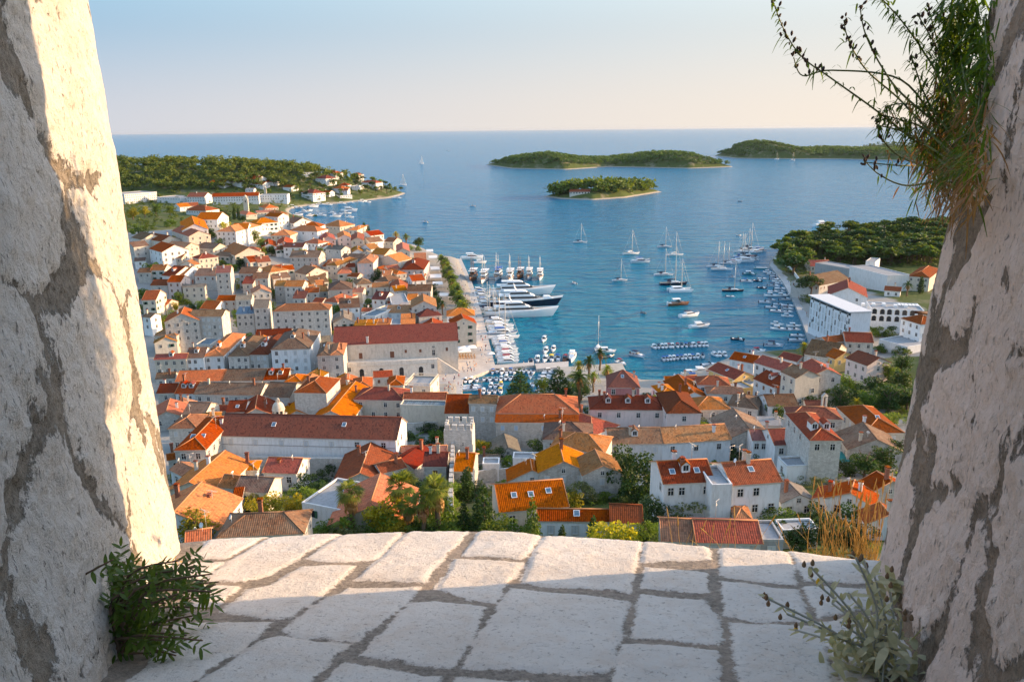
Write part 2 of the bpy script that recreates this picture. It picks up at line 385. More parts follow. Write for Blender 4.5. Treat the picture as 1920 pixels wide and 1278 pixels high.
def build_sill():
    nx, ny, nd = 440, 300, 14
    xs = np.linspace(-2.1, 2.1, nx); e = np.interp(xs, eg[:, 0], eg[:, 1]) + (vnoise(xs, xs * 0, 7, 5) - .5) * .05 + (vnoise(xs, xs * 0, 40, 6) - .5) * .012
    t = np.linspace(0, 1, ny) ** 1.0
    X = np.repeat(xs[None], ny, 0); Y = 1.35 + (e[None] - 1.35) * t[:, None]
    D = np.full(X.shape, -1.)
    for P in STONES: D = np.maximum(D, poly_sd(X, Y, [slab_px(*q) for q in P]))
    D = D + .004
    jig = (vnoise(X, Y, 6, 1) - .5) * .03
    k = sst(-.01, .02, D + jig)
    H = .006 * k + (vnoise(X, Y, 2.4, 2) - .5) * .03 + (vnoise(X, Y, 22, 3) - .5) * .005
    H -= .05 * np.clip((Y - (e[None] - .12)) / .12, 0, 1) ** 2 * .5
    pts = CAM + X[..., None] * R0 + Y[..., None] * FW + (H - 1)[..., None] * U0
    rows = [pts]; dist = [D]
    for i in range(1, nd + 1):
        f = i / nd; rows.append((pts[-1] + FW * (.03 * math.sin(f * 1.5)) - np.array([0, 0, 1]) * (f ** 1.5 * 1.6) + ((vnoise(xs, xs * 0 + f, 6, 9) - .5) * .05 * f)[:, None] * FW)[None]); dist.append(np.full((1, nx), .05))
    A = np.concatenate(rows, 0); D = np.concatenate(dist, 0)
    return surf('stone_paving', A, D, mat_masonry('paving_stone', (.57, .52, .465), (.66, .615, .56), (.24, .205, .17), (.52, .40, .30), thr=.10, spread=.028, scale=1.2, bs=.5, pits=.5, pth=.60))
def surf(name, A, D, mat):
    n, k = A.shape[:2]; i = np.arange(n * k).reshape(n, k)
    Fc = np.stack([i[:-1, :-1], i[:-1, 1:], i[1:, 1:], i[1:, :-1]], -1).reshape(-1, 4)
    me = bpy.data.meshes.new(name); me.from_pydata(A.reshape(-1, 3).tolist(), [], Fc.tolist()); me.materials.append(mat)
    me.polygons.foreach_set('use_smooth', [True] * len(Fc))
    a = me.attributes.new('dist', 'FLOAT', 'POINT'); a.data.foreach_set('value', D.ravel().astype('f')); me.update()
    return link(name, me)
setp(build_sill(), kind='structure')
def voro(X, Y, cw, ch, seed, jit=.8):
    """distance to the border of irregular running-bond stones"""
    rs = np.random.RandomState(seed); J = rs.rand(64, 64, 2)
    gx = np.floor(X / cw).astype(int); gy = np.floor(Y / ch).astype(int)
    d1 = np.full(X.shape, 9.); d2 = np.full(X.shape, 9.)
    for ox in (-2, -1, 0, 1, 2):
        for oy in (-1, 0, 1):
            cx = gx + ox; cy = gy + oy; j = J[cx % 64, cy % 64]
            px = (cx + .5 + (cy % 2) * .5 + (j[..., 0] - .5) * jit) * cw; py = (cy + .5 + (j[..., 1] - .5) * jit * .6) * ch
            d = np.hypot((X - px) * ch / cw * 1.15, (Y - py)); n = d < d1
            d2 = np.where(n, d1, np.minimum(d2, d)); d1 = np.where(n, d, d1)
    return (d2 - d1) * .5
def build_wall(foot_px, top_px, in_px, side, name, seed, mat, cw, ch, mw):
    f = slab_px(*foot_px); foot = slab_w(*f, -.03); g = slab_px(*in_px); inn = slab_w(*g, -.03)
    d = ray(*top_px); t = (foot[1] + .10 - CAM[1]) / d[1]; top = CAM + d * t
    eup = top - foot; eup /= eup[2]                      # per metre of height
    din = (inn - foot); din /= np.linalg.norm(din)       # towards the camera, along the base
    nrm = np.cross(din, eup); nrm /= np.linalg.norm(nrm)
    if nrm[0] * side > 0: nrm = -nrm                      # into the opening
    out = -nrm * .96 + -din * .0; out[2] = 0             # the outer face runs away sideways
    Lin, Lout, Hh, z0 = 3.3, 1.6, 3.9, -1.6
    s = np.concatenate([np.linspace(-Lout, -.05, 60), np.linspace(-.045, Lin, 400)]); v = np.linspace(z0, Hh, 560)
    S, V = np.meshgrid(s, v); Sp = np.clip(S, 0, None); Sn = np.clip(-S, 0, None)
    wx = (vnoise(S, V, 1.8, seed + 1) - .5) * .5; wy = (vnoise(S, V, 1.8, seed + 2) - .5) * .5
    D = voro(S + wx, V + wy, cw, ch, seed) - mw + (vnoise(S, V, 1.5, seed + 7) - .5) * .24 + (vnoise(S * 2.2, V * .7, 4, seed + 8) - .5) * .07
    k = sst(-.03, .04, D)
    H = .010 * k + (vnoise(S, V, 1.6, seed + 3, 3) - .5) * .055 + (vnoise(S, V, 9, seed + 4, 4) - .5) * .034 + (vnoise(S, V, 45, seed + 5, 3) - .5) * .013
    H *= .35 + .65 * sst(.02, .45, np.abs(S))
    rnd = np.exp(-np.abs(S) / .045) * .03
    base = foot + Sp[..., None] * din + V[..., None] * eup + Sn[..., None] * out
    w = sst(.03, -.03, S)[..., None]; dirv = nrm * (1 - w) - din * w
    A = base + dirv * (H - rnd)[..., None]
    return surf(name, A, D, mat)
mat_wl = mat_masonry('wall_limestone', (.57, .525, .475), (.67, .62, .57), (.23, .20, .165), (.47, .375, .28), thr=.0, spread=.062, bs=1.0, pits=.6)
mat_wr = mat_masonry('wall_limestone_rosy', (.72, .57, .485), (.78, .635, .55), (.235, .185, .14), (.54, .40, .30), thr=.0, spread=.070, bs=1.0, pits=.6)
o = build_wall((345, 1020), (172, 0), (180, 1278), -1, 'stone_wall', 11, mat_wl, .95, .60, .020)
setp(o, 'weathered limestone embrasure wall with a sunlit outer strip and grey mortar', 'wall', 'splayed walls of the embrasure')
o = build_wall((1646, 1042), (1850, 0), (1728, 1278), 1, 'stone_wall', 27, mat_wr, .74, .50, .050)
setp(o, 'shaded rosy stone embrasure wall with dark mortar, a hanging plant growing from it', 'wall', 'splayed walls of the embrasure')
# ---------------------------------------------------------------- houses
RS = random.Random(4)
def mat_roof(name, c1, c2, c3, stain=.5, tu=.32, tv=.46, contrast=.6):
    mt, nt, p = new_mat(name); N = NT(nt)
    uv = N.n('UVMap').outputs[0]; P = N.n('NewGeometry').outputs['Position']; oi = N.n('ObjectInfo').outputs['Random']
    sep = N.n('SeparateXYZ', i_0=uv)
    u = N.math('DIVIDE', sep.outputs[0], tu); v = N.math('DIVIDE', sep.outputs[1], tv)
    cb = N.n('CombineXYZ', i_0=N.math('FLOOR', u), i_1=N.math('FLOOR', v))
    wn_ = N.n('TexWhiteNoise', noise_dimensions='2D'); N.set(wn_.inputs['Vector'], cb.outputs[0]); tile = wn_.outputs['Value']
    big = N.noise(P, .35, 4, .65); med = N.noise(P, 1.6, 4, .7)
    c = N.mix(N.ramp(N.math('ADD', N.math('MULTIPLY', tile, .7), N.math('MULTIPLY', N.noise(P, .9, 3), .5)), (.25, 0.), (.85, 1.)), c1, c2)
    c = N.mix(N.math('MULTIPLY', N.ramp(tile, (.86, 0.), (.9, 1.)), .6), c, tuple(x * .5 for x in c2))
    c = N.mix(N.math('MULTIPLY', N.ramp(N.math('ADD', N.math('MULTIPLY', big, .6), N.math('MULTIPLY', med, .4)), (.42, 0.), (.62, 1.)), stain), c, c3)
    fu = N.math('FRACT', u); fv = N.math('FRACT', v)
    col = N.math('ABSOLUTE', N.math('SUBTRACT', N.math('MULTIPLY', fu, 2.), 1.))
    gap = N.math('MULTIPLY', N.math('MAXIMUM', N.ramp(col, (.70, 0.), (1., 1.)), N.math('MULTIPLY', N.ramp(fv, (.0, .8), (.16, 0.)), .8)), contrast)
    c = N.mix(gap, c, tuple(x * .35 for x in c3))
    hs = N.n('HueSaturation'); N.set(hs.inputs['Color'], c); N.set(hs.inputs['Value'], N.math('ADD', N.math('MULTIPLY', oi, .48), .64)); N.set(hs.inputs['Hue'], N.math('ADD', N.math('MULTIPLY', N.math('FRACT', N.math('MULTIPLY', oi, 3.7)), .022), .494))
    N.set(hs.inputs['Saturation'], N.math('ADD', N.math('MULTIPLY', N.math('FRACT', N.math('MULTIPLY', oi, 7.3)), .30), .86))
    N.set(p.inputs['Base Color'], hs.outputs[0]); p.inputs['Roughness'].default_value = .9; p.inputs['Specular IOR Level'].default_value = .06
    h = N.math('SUBTRACT', N.math('MULTIPLY', N.math('SUBTRACT', 1., N.math('POWER', col, 2.)), 1.), N.math('MULTIPLY', N.ramp(fv, (0., 1.), (.12, 0.)), .5))
    N.set(p.inputs['Normal'], N.bump(N.math('ADD', h, N.math('MULTIPLY', med, .8)), .55, .08)); return mt
ROOF = {'o': mat_roof('orange_tiles', (.64, .145, .016), (.46, .10, .016), (.44, .17, .06), .5),
        'r': mat_roof('red_tiles', (.40, .068, .022), (.27, .046, .018), (.25, .08, .045), .55),
        'm': mat_roof('maroon_tiles', (.23, .052, .032), (.17, .042, .028), (.15, .055, .04), .5),
        'b': mat_roof('weathered_brown_tiles', (.25, .12, .07), (.14, .075, .05), (.27, .19, .13), .7, contrast=.75),
        't': mat_roof('tawny_tiles', (.47, .17, .055), (.30, .105, .036), (.32, .19, .10), .65, contrast=.7),
        'g': mat_roof('grey_stone_tiles', (.24, .20, .16), (.17, .14, .115), (.30, .26, .21), .7),
        'p': mat_roof('dusky_pink_tiles', (.40, .15, .11), (.33, .12, .09), (.30, .13, .10), .4),
        'k': mat_roof('slate_blue_sheet', (.16, .22, .26), (.14, .19, .23), (.12, .15, .17), .5, tu=.6, tv=5)}
def mat_wall(name, c1, c2, stain, block=0.):
    mt, nt, p = new_mat(name); N = NT(nt)
    uv = N.n('UVMap').outputs[0]; P = N.n('NewGeometry').outputs['Position']; oi = N.n('ObjectInfo').outputs['Random']
    a = N.noise(P, .5, 4, .6); b = N.noise(N.vscale(P, 1.6, 1.6, .35), 1., 5, .7); f = N.noise(P, 6, 3, .7)
    c = N.mix(a, c1, c2); c = N.mix(N.math('MULTIPLY', N.ramp(b, (.48, 0.), (.70, 1.)), .6), c, stain)
    h = f
    if block:
        br = N.n('TexBrick', offset=.5); N.set(br.inputs['Vector'], N.vscale(uv, 1, 1, 1)); br.inputs['Scale'].default_value = 1.
        br.inputs['Brick Width'].default_value = .62; br.inputs['Row Height'].default_value = .30; br.inputs['Mortar Size'].default_value = .022; br.inputs['Bias'].default_value = -.1
        br.inputs['Color1'].default_value = (1, 1, 1, 1); br.inputs['Color2'].default_value = (.62, .60, .57, 1); br.inputs['Mortar'].default_value = (.5, .46, .42, 1)
        c = N.mix(block, c, N.mix(1., c, br.outputs['Color'], 'MULTIPLY')); h = N.math('ADD', f, N.math('MULTIPLY', br.outputs['Fac'], -1.))
    hs = N.n('HueSaturation'); N.set(hs.inputs['Color'], c); N.set(hs.inputs['Value'], N.math('ADD', N.math('MULTIPLY', oi, .24), .84))
    N.set(p.inputs['Base Color'], hs.outputs[0]); p.inputs['Roughness'].default_value = .9; p.inputs['Specular IOR Level'].default_value = .1
    N.set(p.inputs['Normal'], N.bump(h, .5, .03)); return mt
WALL = {'w': mat_wall('white_render', (.74, .73, .71), (.66, .65, .63), (.45, .42, .38)),
        's': mat_wall('limestone_blocks', (.67, .63, .575), (.57, .535, .48), (.33, .30, .26), .7),
        'c': mat_wall('cream_render', (.70, .62, .51), (.62, .54, .43), (.42, .35, .27), .25),
        'p': mat_wall('pale_pink_render', (.66, .54, .49), (.60, .48, .43), (.42, .33, .29)),
        'y': mat_wall('ochre_render', (.62, .43, .17), (.55, .37, .14), (.40, .27, .12)),
        'x': mat_wall('pink_render', (.46, .20, .19), (.42, .17, .16), (.30, .13, .12)),
        'g': mat_wall('grey_concrete', (.40, .40, .39), (.33, .33, .32), (.22, .22, .21)),
        'n': mat_wall('brick_red', (.34, .15, .09), (.28, .12, .08), (.2, .1, .07), .5)}
M_RIDGE = simple('ridge_tiles', (.52, .22, .09), .85, var=.3, scale=3)
M_DARK = simple('dark_pane', (.018, .022, .028), .25, var=.3)
M_GLASS = simple('skylight_glass', (.10, .17, .23), .12)
M_WFRAME = simple('pale_stone_frame', (.62, .57, .50), .8)
M_WHITE = simple('white_paint', (.78, .77, .75), .5)
SHUT = {'G': simple('green_shutter', (.03, .10, .055), .6), 'B': simple('brown_shutter', (.16, .06, .03), .6), 'W': simple('pale_shutter', (.55, .56, .56), .6),
        'L': simple('light_blue_shutter', (.36, .47, .60), .6), 'd': M_DARK}
WINMESH = {}
def win_mesh(t, w=.95, h=1.35):
    key = (t, w, h)
    if key in WINMESH: return WINMESH[key]
    b = MB()
    if t == 'A':                                               # arched opening
        for x0, x1 in ((-w / 2 - .18, -w / 2), (w / 2, w / 2 + .18)): b.box(x0, x1, -.09, .1, -h / 2, h / 2, 0)
        n = 10; pts = [(-w / 2 * math.cos(math.pi * k / n), h / 2 + w / 2 * math.sin(math.pi * k / n)) for k in range(n + 1)]
        b.face([(-w / 2, -.03, -h / 2), (w / 2, -.03, -h / 2)] + [(x, -.03, z) for x, z in pts[::-1]], 1)
        for (x0, z0), (x1, z1) in zip(pts, pts[1:]):
            k = 1 + .18 / (w / 2); o0 = (x0 * k, (z0 - h / 2) * k + h / 2); o1 = (x1 * k, (z1 - h / 2) * k + h / 2)
            b.face([(x0, -.09, z0), (x1, -.09, z1), (o1[0], -.09, o1[1]), (o0[0], -.09, o0[1])], 0)
            b.face([(x0, -.09, z0), (x0, .1, z0), (x1, .1, z1), (x1, -.09, z1)], 0)
            b.face([(o0[0], -.09, o0[1]), (o1[0], -.09, o1[1]), (o1[0], .1, o1[1]), (o0[0], .1, o0[1])], 0)
        mats = [M_WFRAME, M_DARK]
    else:
        fr = .13
        b.box(-w / 2 - fr, -w / 2, -.07, .1, -h / 2 - fr, h / 2 + fr, 0); b.box(w / 2, w / 2 + fr, -.07, .1, -h / 2 - fr, h / 2 + fr, 0)
        b.box(-w / 2, w / 2, -.07, .1, h / 2, h / 2 + fr, 0); b.box(-w / 2, w / 2, -.13, .1, -h / 2 - fr, -h / 2, 0)
        b.face([(-w / 2, -.02, -h / 2), (w / 2, -.02, -h / 2), (w / 2, -.02, h / 2), (-w / 2, -.02, h / 2)], 1)
        if t == 'd':
            b.box(-.03, .03, -.045, -.02, -h / 2, h / 2, 2); b.box(-w / 2, w / 2, -.045, -.02, h * .12, h * .12 + .05, 2)
        elif t in 'BWL' :                                       # closed shutters
            b.box(-w / 2 + .01, -.015, -.05, -.02, -h / 2, h / 2, 2); b.box(.015, w / 2 - .01, -.05, -.02, -h / 2, h / 2, 2)
        if t == 'G':                                            # shutters folded open
            b.box(-w / 2 - .52, -w / 2 - .02, -.12, -.075, -h / 2, h / 2, 2); b.box(w / 2 + .02, w / 2 + .52, -.12, -.075, -h / 2, h / 2, 2)
        mats = [M_WFRAME, M_DARK, M_WHITE if t == 'd' else SHUT.get(t, M_WHITE)]
    WINMESH[key] = b.mesh('window', mats); return WINMESH[key]
def chimney_mesh(k):
    key = ('ch', k)
    if key not in WINMESH:
        b = MB(); hh = 1.3 + .3 * k; b.box(-.32, .32, -.28, .28, -.8, hh, 0); b.box(-.42, .42, -.38, .38, hh, hh + .12, 0)
        for sx in (-1, 1): b.box(sx * .26 - .07, sx * .26 + .07, -.26, .26, hh + .12, hh + .4, 0)
        b.box(-.45, .45, -.4, .4, hh + .4, hh + .5, 1)
        WINMESH[key] = b.mesh('chimney', [[WALL['w'], WALL['c'], WALL['n']][k % 3], ROOF['r']])
    return WINMESH[key]
def skylight_mesh():
    if 'sky' not in WINMESH:
        b = MB(); b.box(-.5, .5, -.62, .62, .0, .10, 0); b.face([(-.4, -.52, .104), (.4, -.52, .104), (.4, .52, .104), (-.4, .52, .104)], 1)
        WINMESH['sky'] = b.mesh('skylight', [M_WHITE, M_GLASS])
    return WINMESH['sky']
def dish_mesh():
    if 'dish' not in WINMESH:
        b = MB(); b.lathe([(.0, 0), (.25, .05), (.42, .16), (.43, .17), (.25, .07), (0, .02)], 12)
        me = b.mesh('satellite_dish', [M_WHITE]); me.transform(Matrix.Translation((0, 0, .95)) @ Matrix.Rotation(rad(65), 4, 'X'))
        b2 = MB(); b2.tube([(0, 0, -.3), (0, 0, .95)], .03, 5); bm_ = bmesh.new(); bm_.from_mesh(me); bm_.from_mesh(b2.mesh('t', [M_WHITE])); bm_.to_mesh(me); bm_.free()
        WINMESH['dish'] = me
    return WINMESH['dish']
def aerial_mesh():
    if 'aer' not in WINMESH:
        b = MB(); b.tube([(0, 0, -.4), (0, 0, 3.0)], .035, 5); b.tube([(-.9, 0, 2.8), (.9, 0, 2.95)], .03, 4)
        for k in range(7): x = -.85 + k * .28; b.tube([(x, -.4 + .03 * k, 2.82 + .02 * k), (x, .4 - .03 * k, 2.82 + .02 * k)], .02, 4)
        b.tube([(-.4, 0, 2.2), (.4, 0, 2.2)], .03, 4)
        WINMESH['aer'] = b.mesh('television_aerial', [simple('pale_metal', (.55, .52, .48), .4, .5)])
    return WINMESH['aer']
def slope(b, P, th, ux, mi=0, edge=1):
    """one roof plane: top polygon P, ux = direction of the eave"""
    P = [Vector(p) for p in P]; nrm = (P[1] - P[0]).cross(P[2] - P[0]).normalized()
    if nrm.z < 0: P = P[::-1]; nrm = -nrm
    ux = Vector(ux).normalized(); uy = nrm.cross(ux)
    uv = [(p.dot(ux), p.dot(uy)) for p in P]; Q = [p - nrm * th for p in P]
    b.face(P, mi, uv); b.face(Q[::-1], edge)
    for i in range(len(P)):
        j = (i + 1) % len(P); b.face([Q[i], Q[j], P[j], P[i]], edge)
def roof_geo(kind, w, d, h, pitch, o=.28, th=.14):
    """returns mesh builder, walls-top profile and a function giving roof height"""
    b = MB(); tn = math.tan(pitch); x0, x1, y0, y1 = -w / 2, w / 2, -d / 2, d / 2; e = .02 + th
    if kind == 'g':
        zr = h + d / 2 * tn + e; ze = h - o * tn + e
        slope(b, [(x0 - o, y0 - o, ze), (x1 + o, y0 - o, ze), (x1 + o, 0, zr), (x0 - o, 0, zr)], th, (1, 0, 0))
        slope(b, [(x1 + o, y1 + o, ze), (x0 - o, y1 + o, ze), (x0 - o, 0, zr), (x1 + o, 0, zr)], th, (1, 0, 0))
        b.tube([(x0 - o - .01, 0, zr), (x1 + o + .01, 0, zr)], .13, 6, 2)
        for s in (x0 - o, x1 + o):
            b.tube([(s, y0 - o, ze - .02), (s, 0, zr - .02)], .075, 5, 2); b.tube([(s, y1 + o, ze - .02), (s, 0, zr - .02)], .075, 5, 2)
        f = lambda x, y: h + e + (d / 2 - abs(y)) * tn
    elif kind in 'hp':
        if w >= d:
            hx = max(0., w / 2 - d / 2 * .95) if kind == 'h' else 0.; r0, r1 = Vector((-hx, 0, 0)), Vector((hx, 0, 0)); zr = h + d / 2 * tn + e
        else:
            hy = max(0., d / 2 - w / 2 * .95) if kind == 'h' else 0.; r0, r1 = Vector((0, -hy, 0)), Vector((0, hy, 0)); zr = h + w / 2 * tn + e
        ze = h - o * tn + e; r0.z = r1.z = zr
        a, bb, c, dd = (x0 - o, y0 - o, ze), (x1 + o, y0 - o, ze), (x1 + o, y1 + o, ze), (x0 - o, y1 + o, ze)
        if w >= d:
            tri = [([a, bb, r1, r0], (1, 0, 0)), ([c, dd, r0, r1], (1, 0, 0)), ([bb, c, r1], (0, 1, 0)), ([dd, a, r0], (0, 1, 0))]
        else:
            tri = [([a, bb, r0], (1, 0, 0)), ([c, dd, r1], (1, 0, 0)), ([bb, c, r1, r0], (0, 1, 0)), ([dd, a, r0, r1], (0, 1, 0))]
        for P, ux in tri:
            P = [Vector(p) for p in P]
            if (P[0] - P[-1]).length < .01: P = P[:-1]
            if len(P) == 4 and (P[2] - P[3]).length < .01: P = P[:3]
            slope(b, P, th, ux)
        for p, q in ((a, r0), (dd, r0 if w >= d else r1), (bb, r1 if w >= d else r0), (c, r1)): b.tube([p, q], .11, 5, 2)
        if (r1 - r0).length > .1: b.tube([r0, r1], .13, 6, 2)
        f = lambda x, y: h + e + min(d / 2 - abs(y), w / 2 - abs(x)) * tn
    elif kind == 's':
        zr = h + d * tn + e; ze = h - o * tn + e
        slope(b, [(x0 - o, y0 - o, ze), (x1 + o, y0 - o, ze), (x1 + o, y1 + o, zr + o * tn), (x0 - o, y1 + o, zr + o * tn)], th, (1, 0, 0))
        f = lambda x, y: h + e + (y - y0) * tn
    else:
        b.box(x0 + .2, x1 - .2, y0 + .2, y1 - .2, h - .2, h - .12, 0)
        for a0, a1, c0, c1 in ((x0, x1, y0, y0 + .2), (x0, x1, y1 - .2, y1), (x0, x0 + .2, y0 + .2, y1 - .2), (x1 - .2, x1, y0 + .2, y1 - .2)):
            b.box(a0 - .03, a1 + .03, c0 - .03 if a1 - a0 > .3 else c0, c1 + .03 if a1 - a0 > .3 else c1, h + .005, h + .32, 3)
        f = lambda x, y: h - .1
    return b, f
CONC = mat_wall('concrete_deck', (.36, .36, .36), (.28, .28, .28), (.18, .17, .16))
THINGS = []                     # (object, description, category, group, world point) labelled at the end
def add_thing(o, desc, cat, group, pt): THINGS.append((o, desc, cat, group, np.array(pt, float))); return o
HOUSES = []
def house(kind, c, rz, w, d, h, roof, wall, win=None, pitch=rad(24), name='house', wind=None, ch=None, sk=0, dm=0, down=3.5, desc=None, label=None, face_front=0, deck=None, dish=0, aer=0):
    """kind g gable / h hip / p pyramid / s shed / f flat; c = base centre, rz = heading, local X along the front, front is -Y"""
    root = empty(name, c, rz)
    if math.hypot(c[0], c[1]) < 330 and RS.random() < .45 and kind != 'f' and not label: aer += RS.random() < .7; dish += RS.random() < .5
    b = MB(); x0, x1, y0, y1 = -w / 2, w / 2, -d / 2, d / 2; tn = math.tan(pitch)
    for (ax, ay), (bx, by) in (((x0, y0), (x1, y0)), ((x1, y0), (x1, y1)), ((x1, y1), (x0, y1)), ((x0, y1), (x0, y0))):
        L = math.hypot(bx - ax, by - ay); top = [(ax, ay, h), (bx, by, h)]; uv = [(0, -down), (L, -down), (L, h), (0, h)]
        if kind == 'g' and ax == bx:
            zr = h + d / 2 * tn
            b.face([(ax, ay, -down), (bx, by, -down), (bx, by, h), (ax, 0, zr), (ax, ay, h)], 0, [(0, -down), (L, -down), (L, h), (L / 2, zr), (0, h)])
        elif kind == 's':
            za, zb = h + (ay - y0) * tn, h + (by - y0) * tn
            b.face([(ax, ay, -down), (bx, by, -down), (bx, by, zb), (ax, ay, za)], 0, [(0, -down), (L, -down), (L, zb), (0, za)])
        else: b.face([(ax, ay, -down), (bx, by, -down), *top[::-1]], 0, uv)
    if kind != 'f':                                             # pale eave moulding
        for yy in ((y0, y1) if kind != 's' else (y0,)):
            b.box(x0 + .01, x1 - .01, yy - .12 if yy < 0 else yy + .002, yy - .002 if yy < 0 else yy + .12, h - .32, h - .10, 1)
    wo_ = b.build('wall', [WALL[wall], M_WFRAME], root)
    rb, rf = roof_geo(kind, w, d, h, pitch)
    ro = rb.build('roof', [ROOF.get(roof, CONC) if kind != 'f' else (ROOF['k'] if roof == 'k' else ROOF['p'] if roof == 'p' else CONC), WALL[wall] if kind == 'f' else M_WFRAME, M_RIDGE if roof in 'orpt' else ROOF.get(roof, M_RIDGE), WALL[wall]], root)
    # windows on the two faces turned to the viewer
    cx, sx = math.cos(rz), math.sin(rz); tocam = np.array([-c[0], -c[1]])
    faces = [(0, (0, -1), w, y0), (1, (1, 0), d, x1), (2, (0, 1), w, y1), (3, (-1, 0), d, x0)]
    vis = []
    for i, nl, L, off in faces:
        nw = np.array([nl[0] * cx - nl[1] * sx, nl[0] * sx + nl[1] * cx]); q = nw @ tocam / np.linalg.norm(tocam)
        if q > .12: vis.append((q, i, L))
    vis.sort(reverse=True); front = face_front if any(v[1] == face_front for v in vis) else (vis[0][1] if vis else 0)
    if win is None: win = (max(1, min(3, int((h - .6) / 2.9))), max(1, int((w if front in (0, 2) else d) / 3.1)), RS.choice('dddWBG'))
    for q, i, L in vis:
        rows, cols, t = win
        if i != front: cols = max(0, min(6, int(L / 3.4))) if q > .2 else 0
        if cols == 0 or rows == 0: continue
        a = {0: 0, 1: math.pi / 2, 2: math.pi, 3: -math.pi / 2}[i]; off = {0: -y0, 1: x1, 2: y1, 3: -x0}[i]
        ww, hh = (wind or (.95, 1.35)); sp = L / cols
        for r_ in range(rows):
            z = h - 1.55 - r_ * min(3.1, (h - .4) / rows)
            if z < .4: continue
            for k in range(cols):
                if RS.random() < (.06 if i == front else .22): continue
                x = -L / 2 + sp * (k + .5) + RS.uniform(-.12, .12); tt = t if RS.random() < .78 or t in 'AL' else 'd'
                o = link('window', win_mesh(tt, ww, hh)); kid(o, root)
                o.location = (x * math.cos(a) + off * math.sin(a), x * math.sin(a) - off * math.cos(a), z); o.rotation_euler = (0, 0, a)
    if kind == 'g' and d > 6 and any(v[1] in (1, 3) for v in vis) and RS.random() < .45:
        for q, i, L in vis:
            if i in (1, 3):
                a = math.pi / 2 if i == 1 else -math.pi / 2; o = link('window', win_mesh('d', .7, .8)); kid(o, root); o.location = (x1 if i == 1 else x0, 0, h + .3); o.rotation_euler = (0, 0, a)
    if kind != 'f':
        n = ch if ch is not None else (1 if RS.random() < .5 else 0) + (1 if RS.random() < .15 else 0)
        for k in range(n):
            x = RS.uniform(-.38, .38) * w; y = RS.uniform(-.25, .3) * d
            o = link('chimney', chimney_mesh(RS.randrange(3))); kid(o, ro); o.location = (x, y, rf(x, y)); o.rotation_euler = (0, 0, RS.choice((0, math.pi / 2)))
        for k in range(sk):
            x = (-.5 + (k + .5) / sk) * w * .8 + RS.uniform(-.3, .3); y = -d * RS.uniform(.2, .27); o = link('skylight', skylight_mesh()); kid(o, ro); o.location = (x, y, rf(x, y) + .01); o.rotation_euler = (pitch, 0, 0)
        for k in range(dm):
            x = (-.5 + (k + .5) / dm) * w * .78; y = -d * .28; z = rf(x, y); db = MB(); L = 2.6
            db.box(-.75, .75, -.02, L, -.7, 1.35, 0)
            db.face([(-.75, -.025, 1.35), (.75, -.025, 1.35), (0, -.025, 1.95)], 0)
            slope(db, [(-.95, -.2, 1.25), (-.95, L, 1.25), (0, L, 2.05), (0, -.2, 2.05)], .08, (0, 1, 0), 1, 1)
            slope(db, [(.95, -.2, 1.25), (.95, L, 1.25), (0, L, 2.05), (0, -.2, 2.05)], .08, (0, 1, 0), 1, 1)
            db.face([(-.45, -.03, .25), (.45, -.03, .25), (.45, -.03, 1.25), (-.45, -.03, 1.25)], 2); db.box(-.03, .03, -.06, -.031, .25, 1.25, 0)
            o = db.build('dormer', [WALL['w'], ROOF.get(roof, ROOF['r']), M_DARK], ro); o.location = (x, y, z)
    for k in range(dish):
        x = RS.uniform(-.4, .4) * w; y = -d * .1; o = link('satellite_dish', dish_mesh()); kid(o, ro); o.location = (x, y, rf(x, y)); o.rotation_euler = (0, 0, RS.uniform(-2.5, -.5))
    for k in range(aer):
        x = RS.uniform(-.4, .4) * w; y = d * .05; o = link('television_aerial', aerial_mesh()); kid(o, ro); o.location = (x, y, rf(x, y)); o.rotation_euler = (0, 0, RS.uniform(0, 3))
    rw = {'o': 'bright orange', 'r': 'red', 'm': 'maroon', 'b': 'weathered brown', 't': 'tawny', 'g': 'grey tiled', 'p': 'dusky pink', 'k': 'slate blue'}.get(roof, 'flat grey')
    rk = {'g': 'gabled', 'h': 'hipped', 'p': 'pyramid', 's': 'lean-to', 'f': 'flat'}[kind]
    ww_ = {'w': 'white', 's': 'grey stone', 'c': 'cream', 'p': 'pale pink', 'y': 'ochre', 'x': 'pink', 'g': 'concrete', 'n': 'brick'}.get(wall, 'white')
    ext = ' and dormers' if dm > 1 else ' and a dormer' if dm else ' and skylights' if sk > 1 else ' and a skylight' if sk else ''
    size = 'tall ' if h > 10.5 else 'long ' if w > 17 else 'small ' if w * d < 45 else ''
    top = np.array([c[0], c[1], c[2] + h])
    HOUSES.append((c[0], c[1], rz, w / 2, d / 2))
    if label: setp(root, label, name.split('_')[-1], 'houses of the old town')
    else: add_thing(root, desc or f"{size}{ww_} house, {rw if kind != 'f' else rw.replace('flat ', '')} {rk} roof{ext}", 'house', 'houses of the old town', top)
    return root
CR = [0, 0, 1.]
def crop(x, y, s): CR[:] = [x, y, s]
def src(x, y): return CR[0] + x / CR[2], CR[1] + y / CR[2]
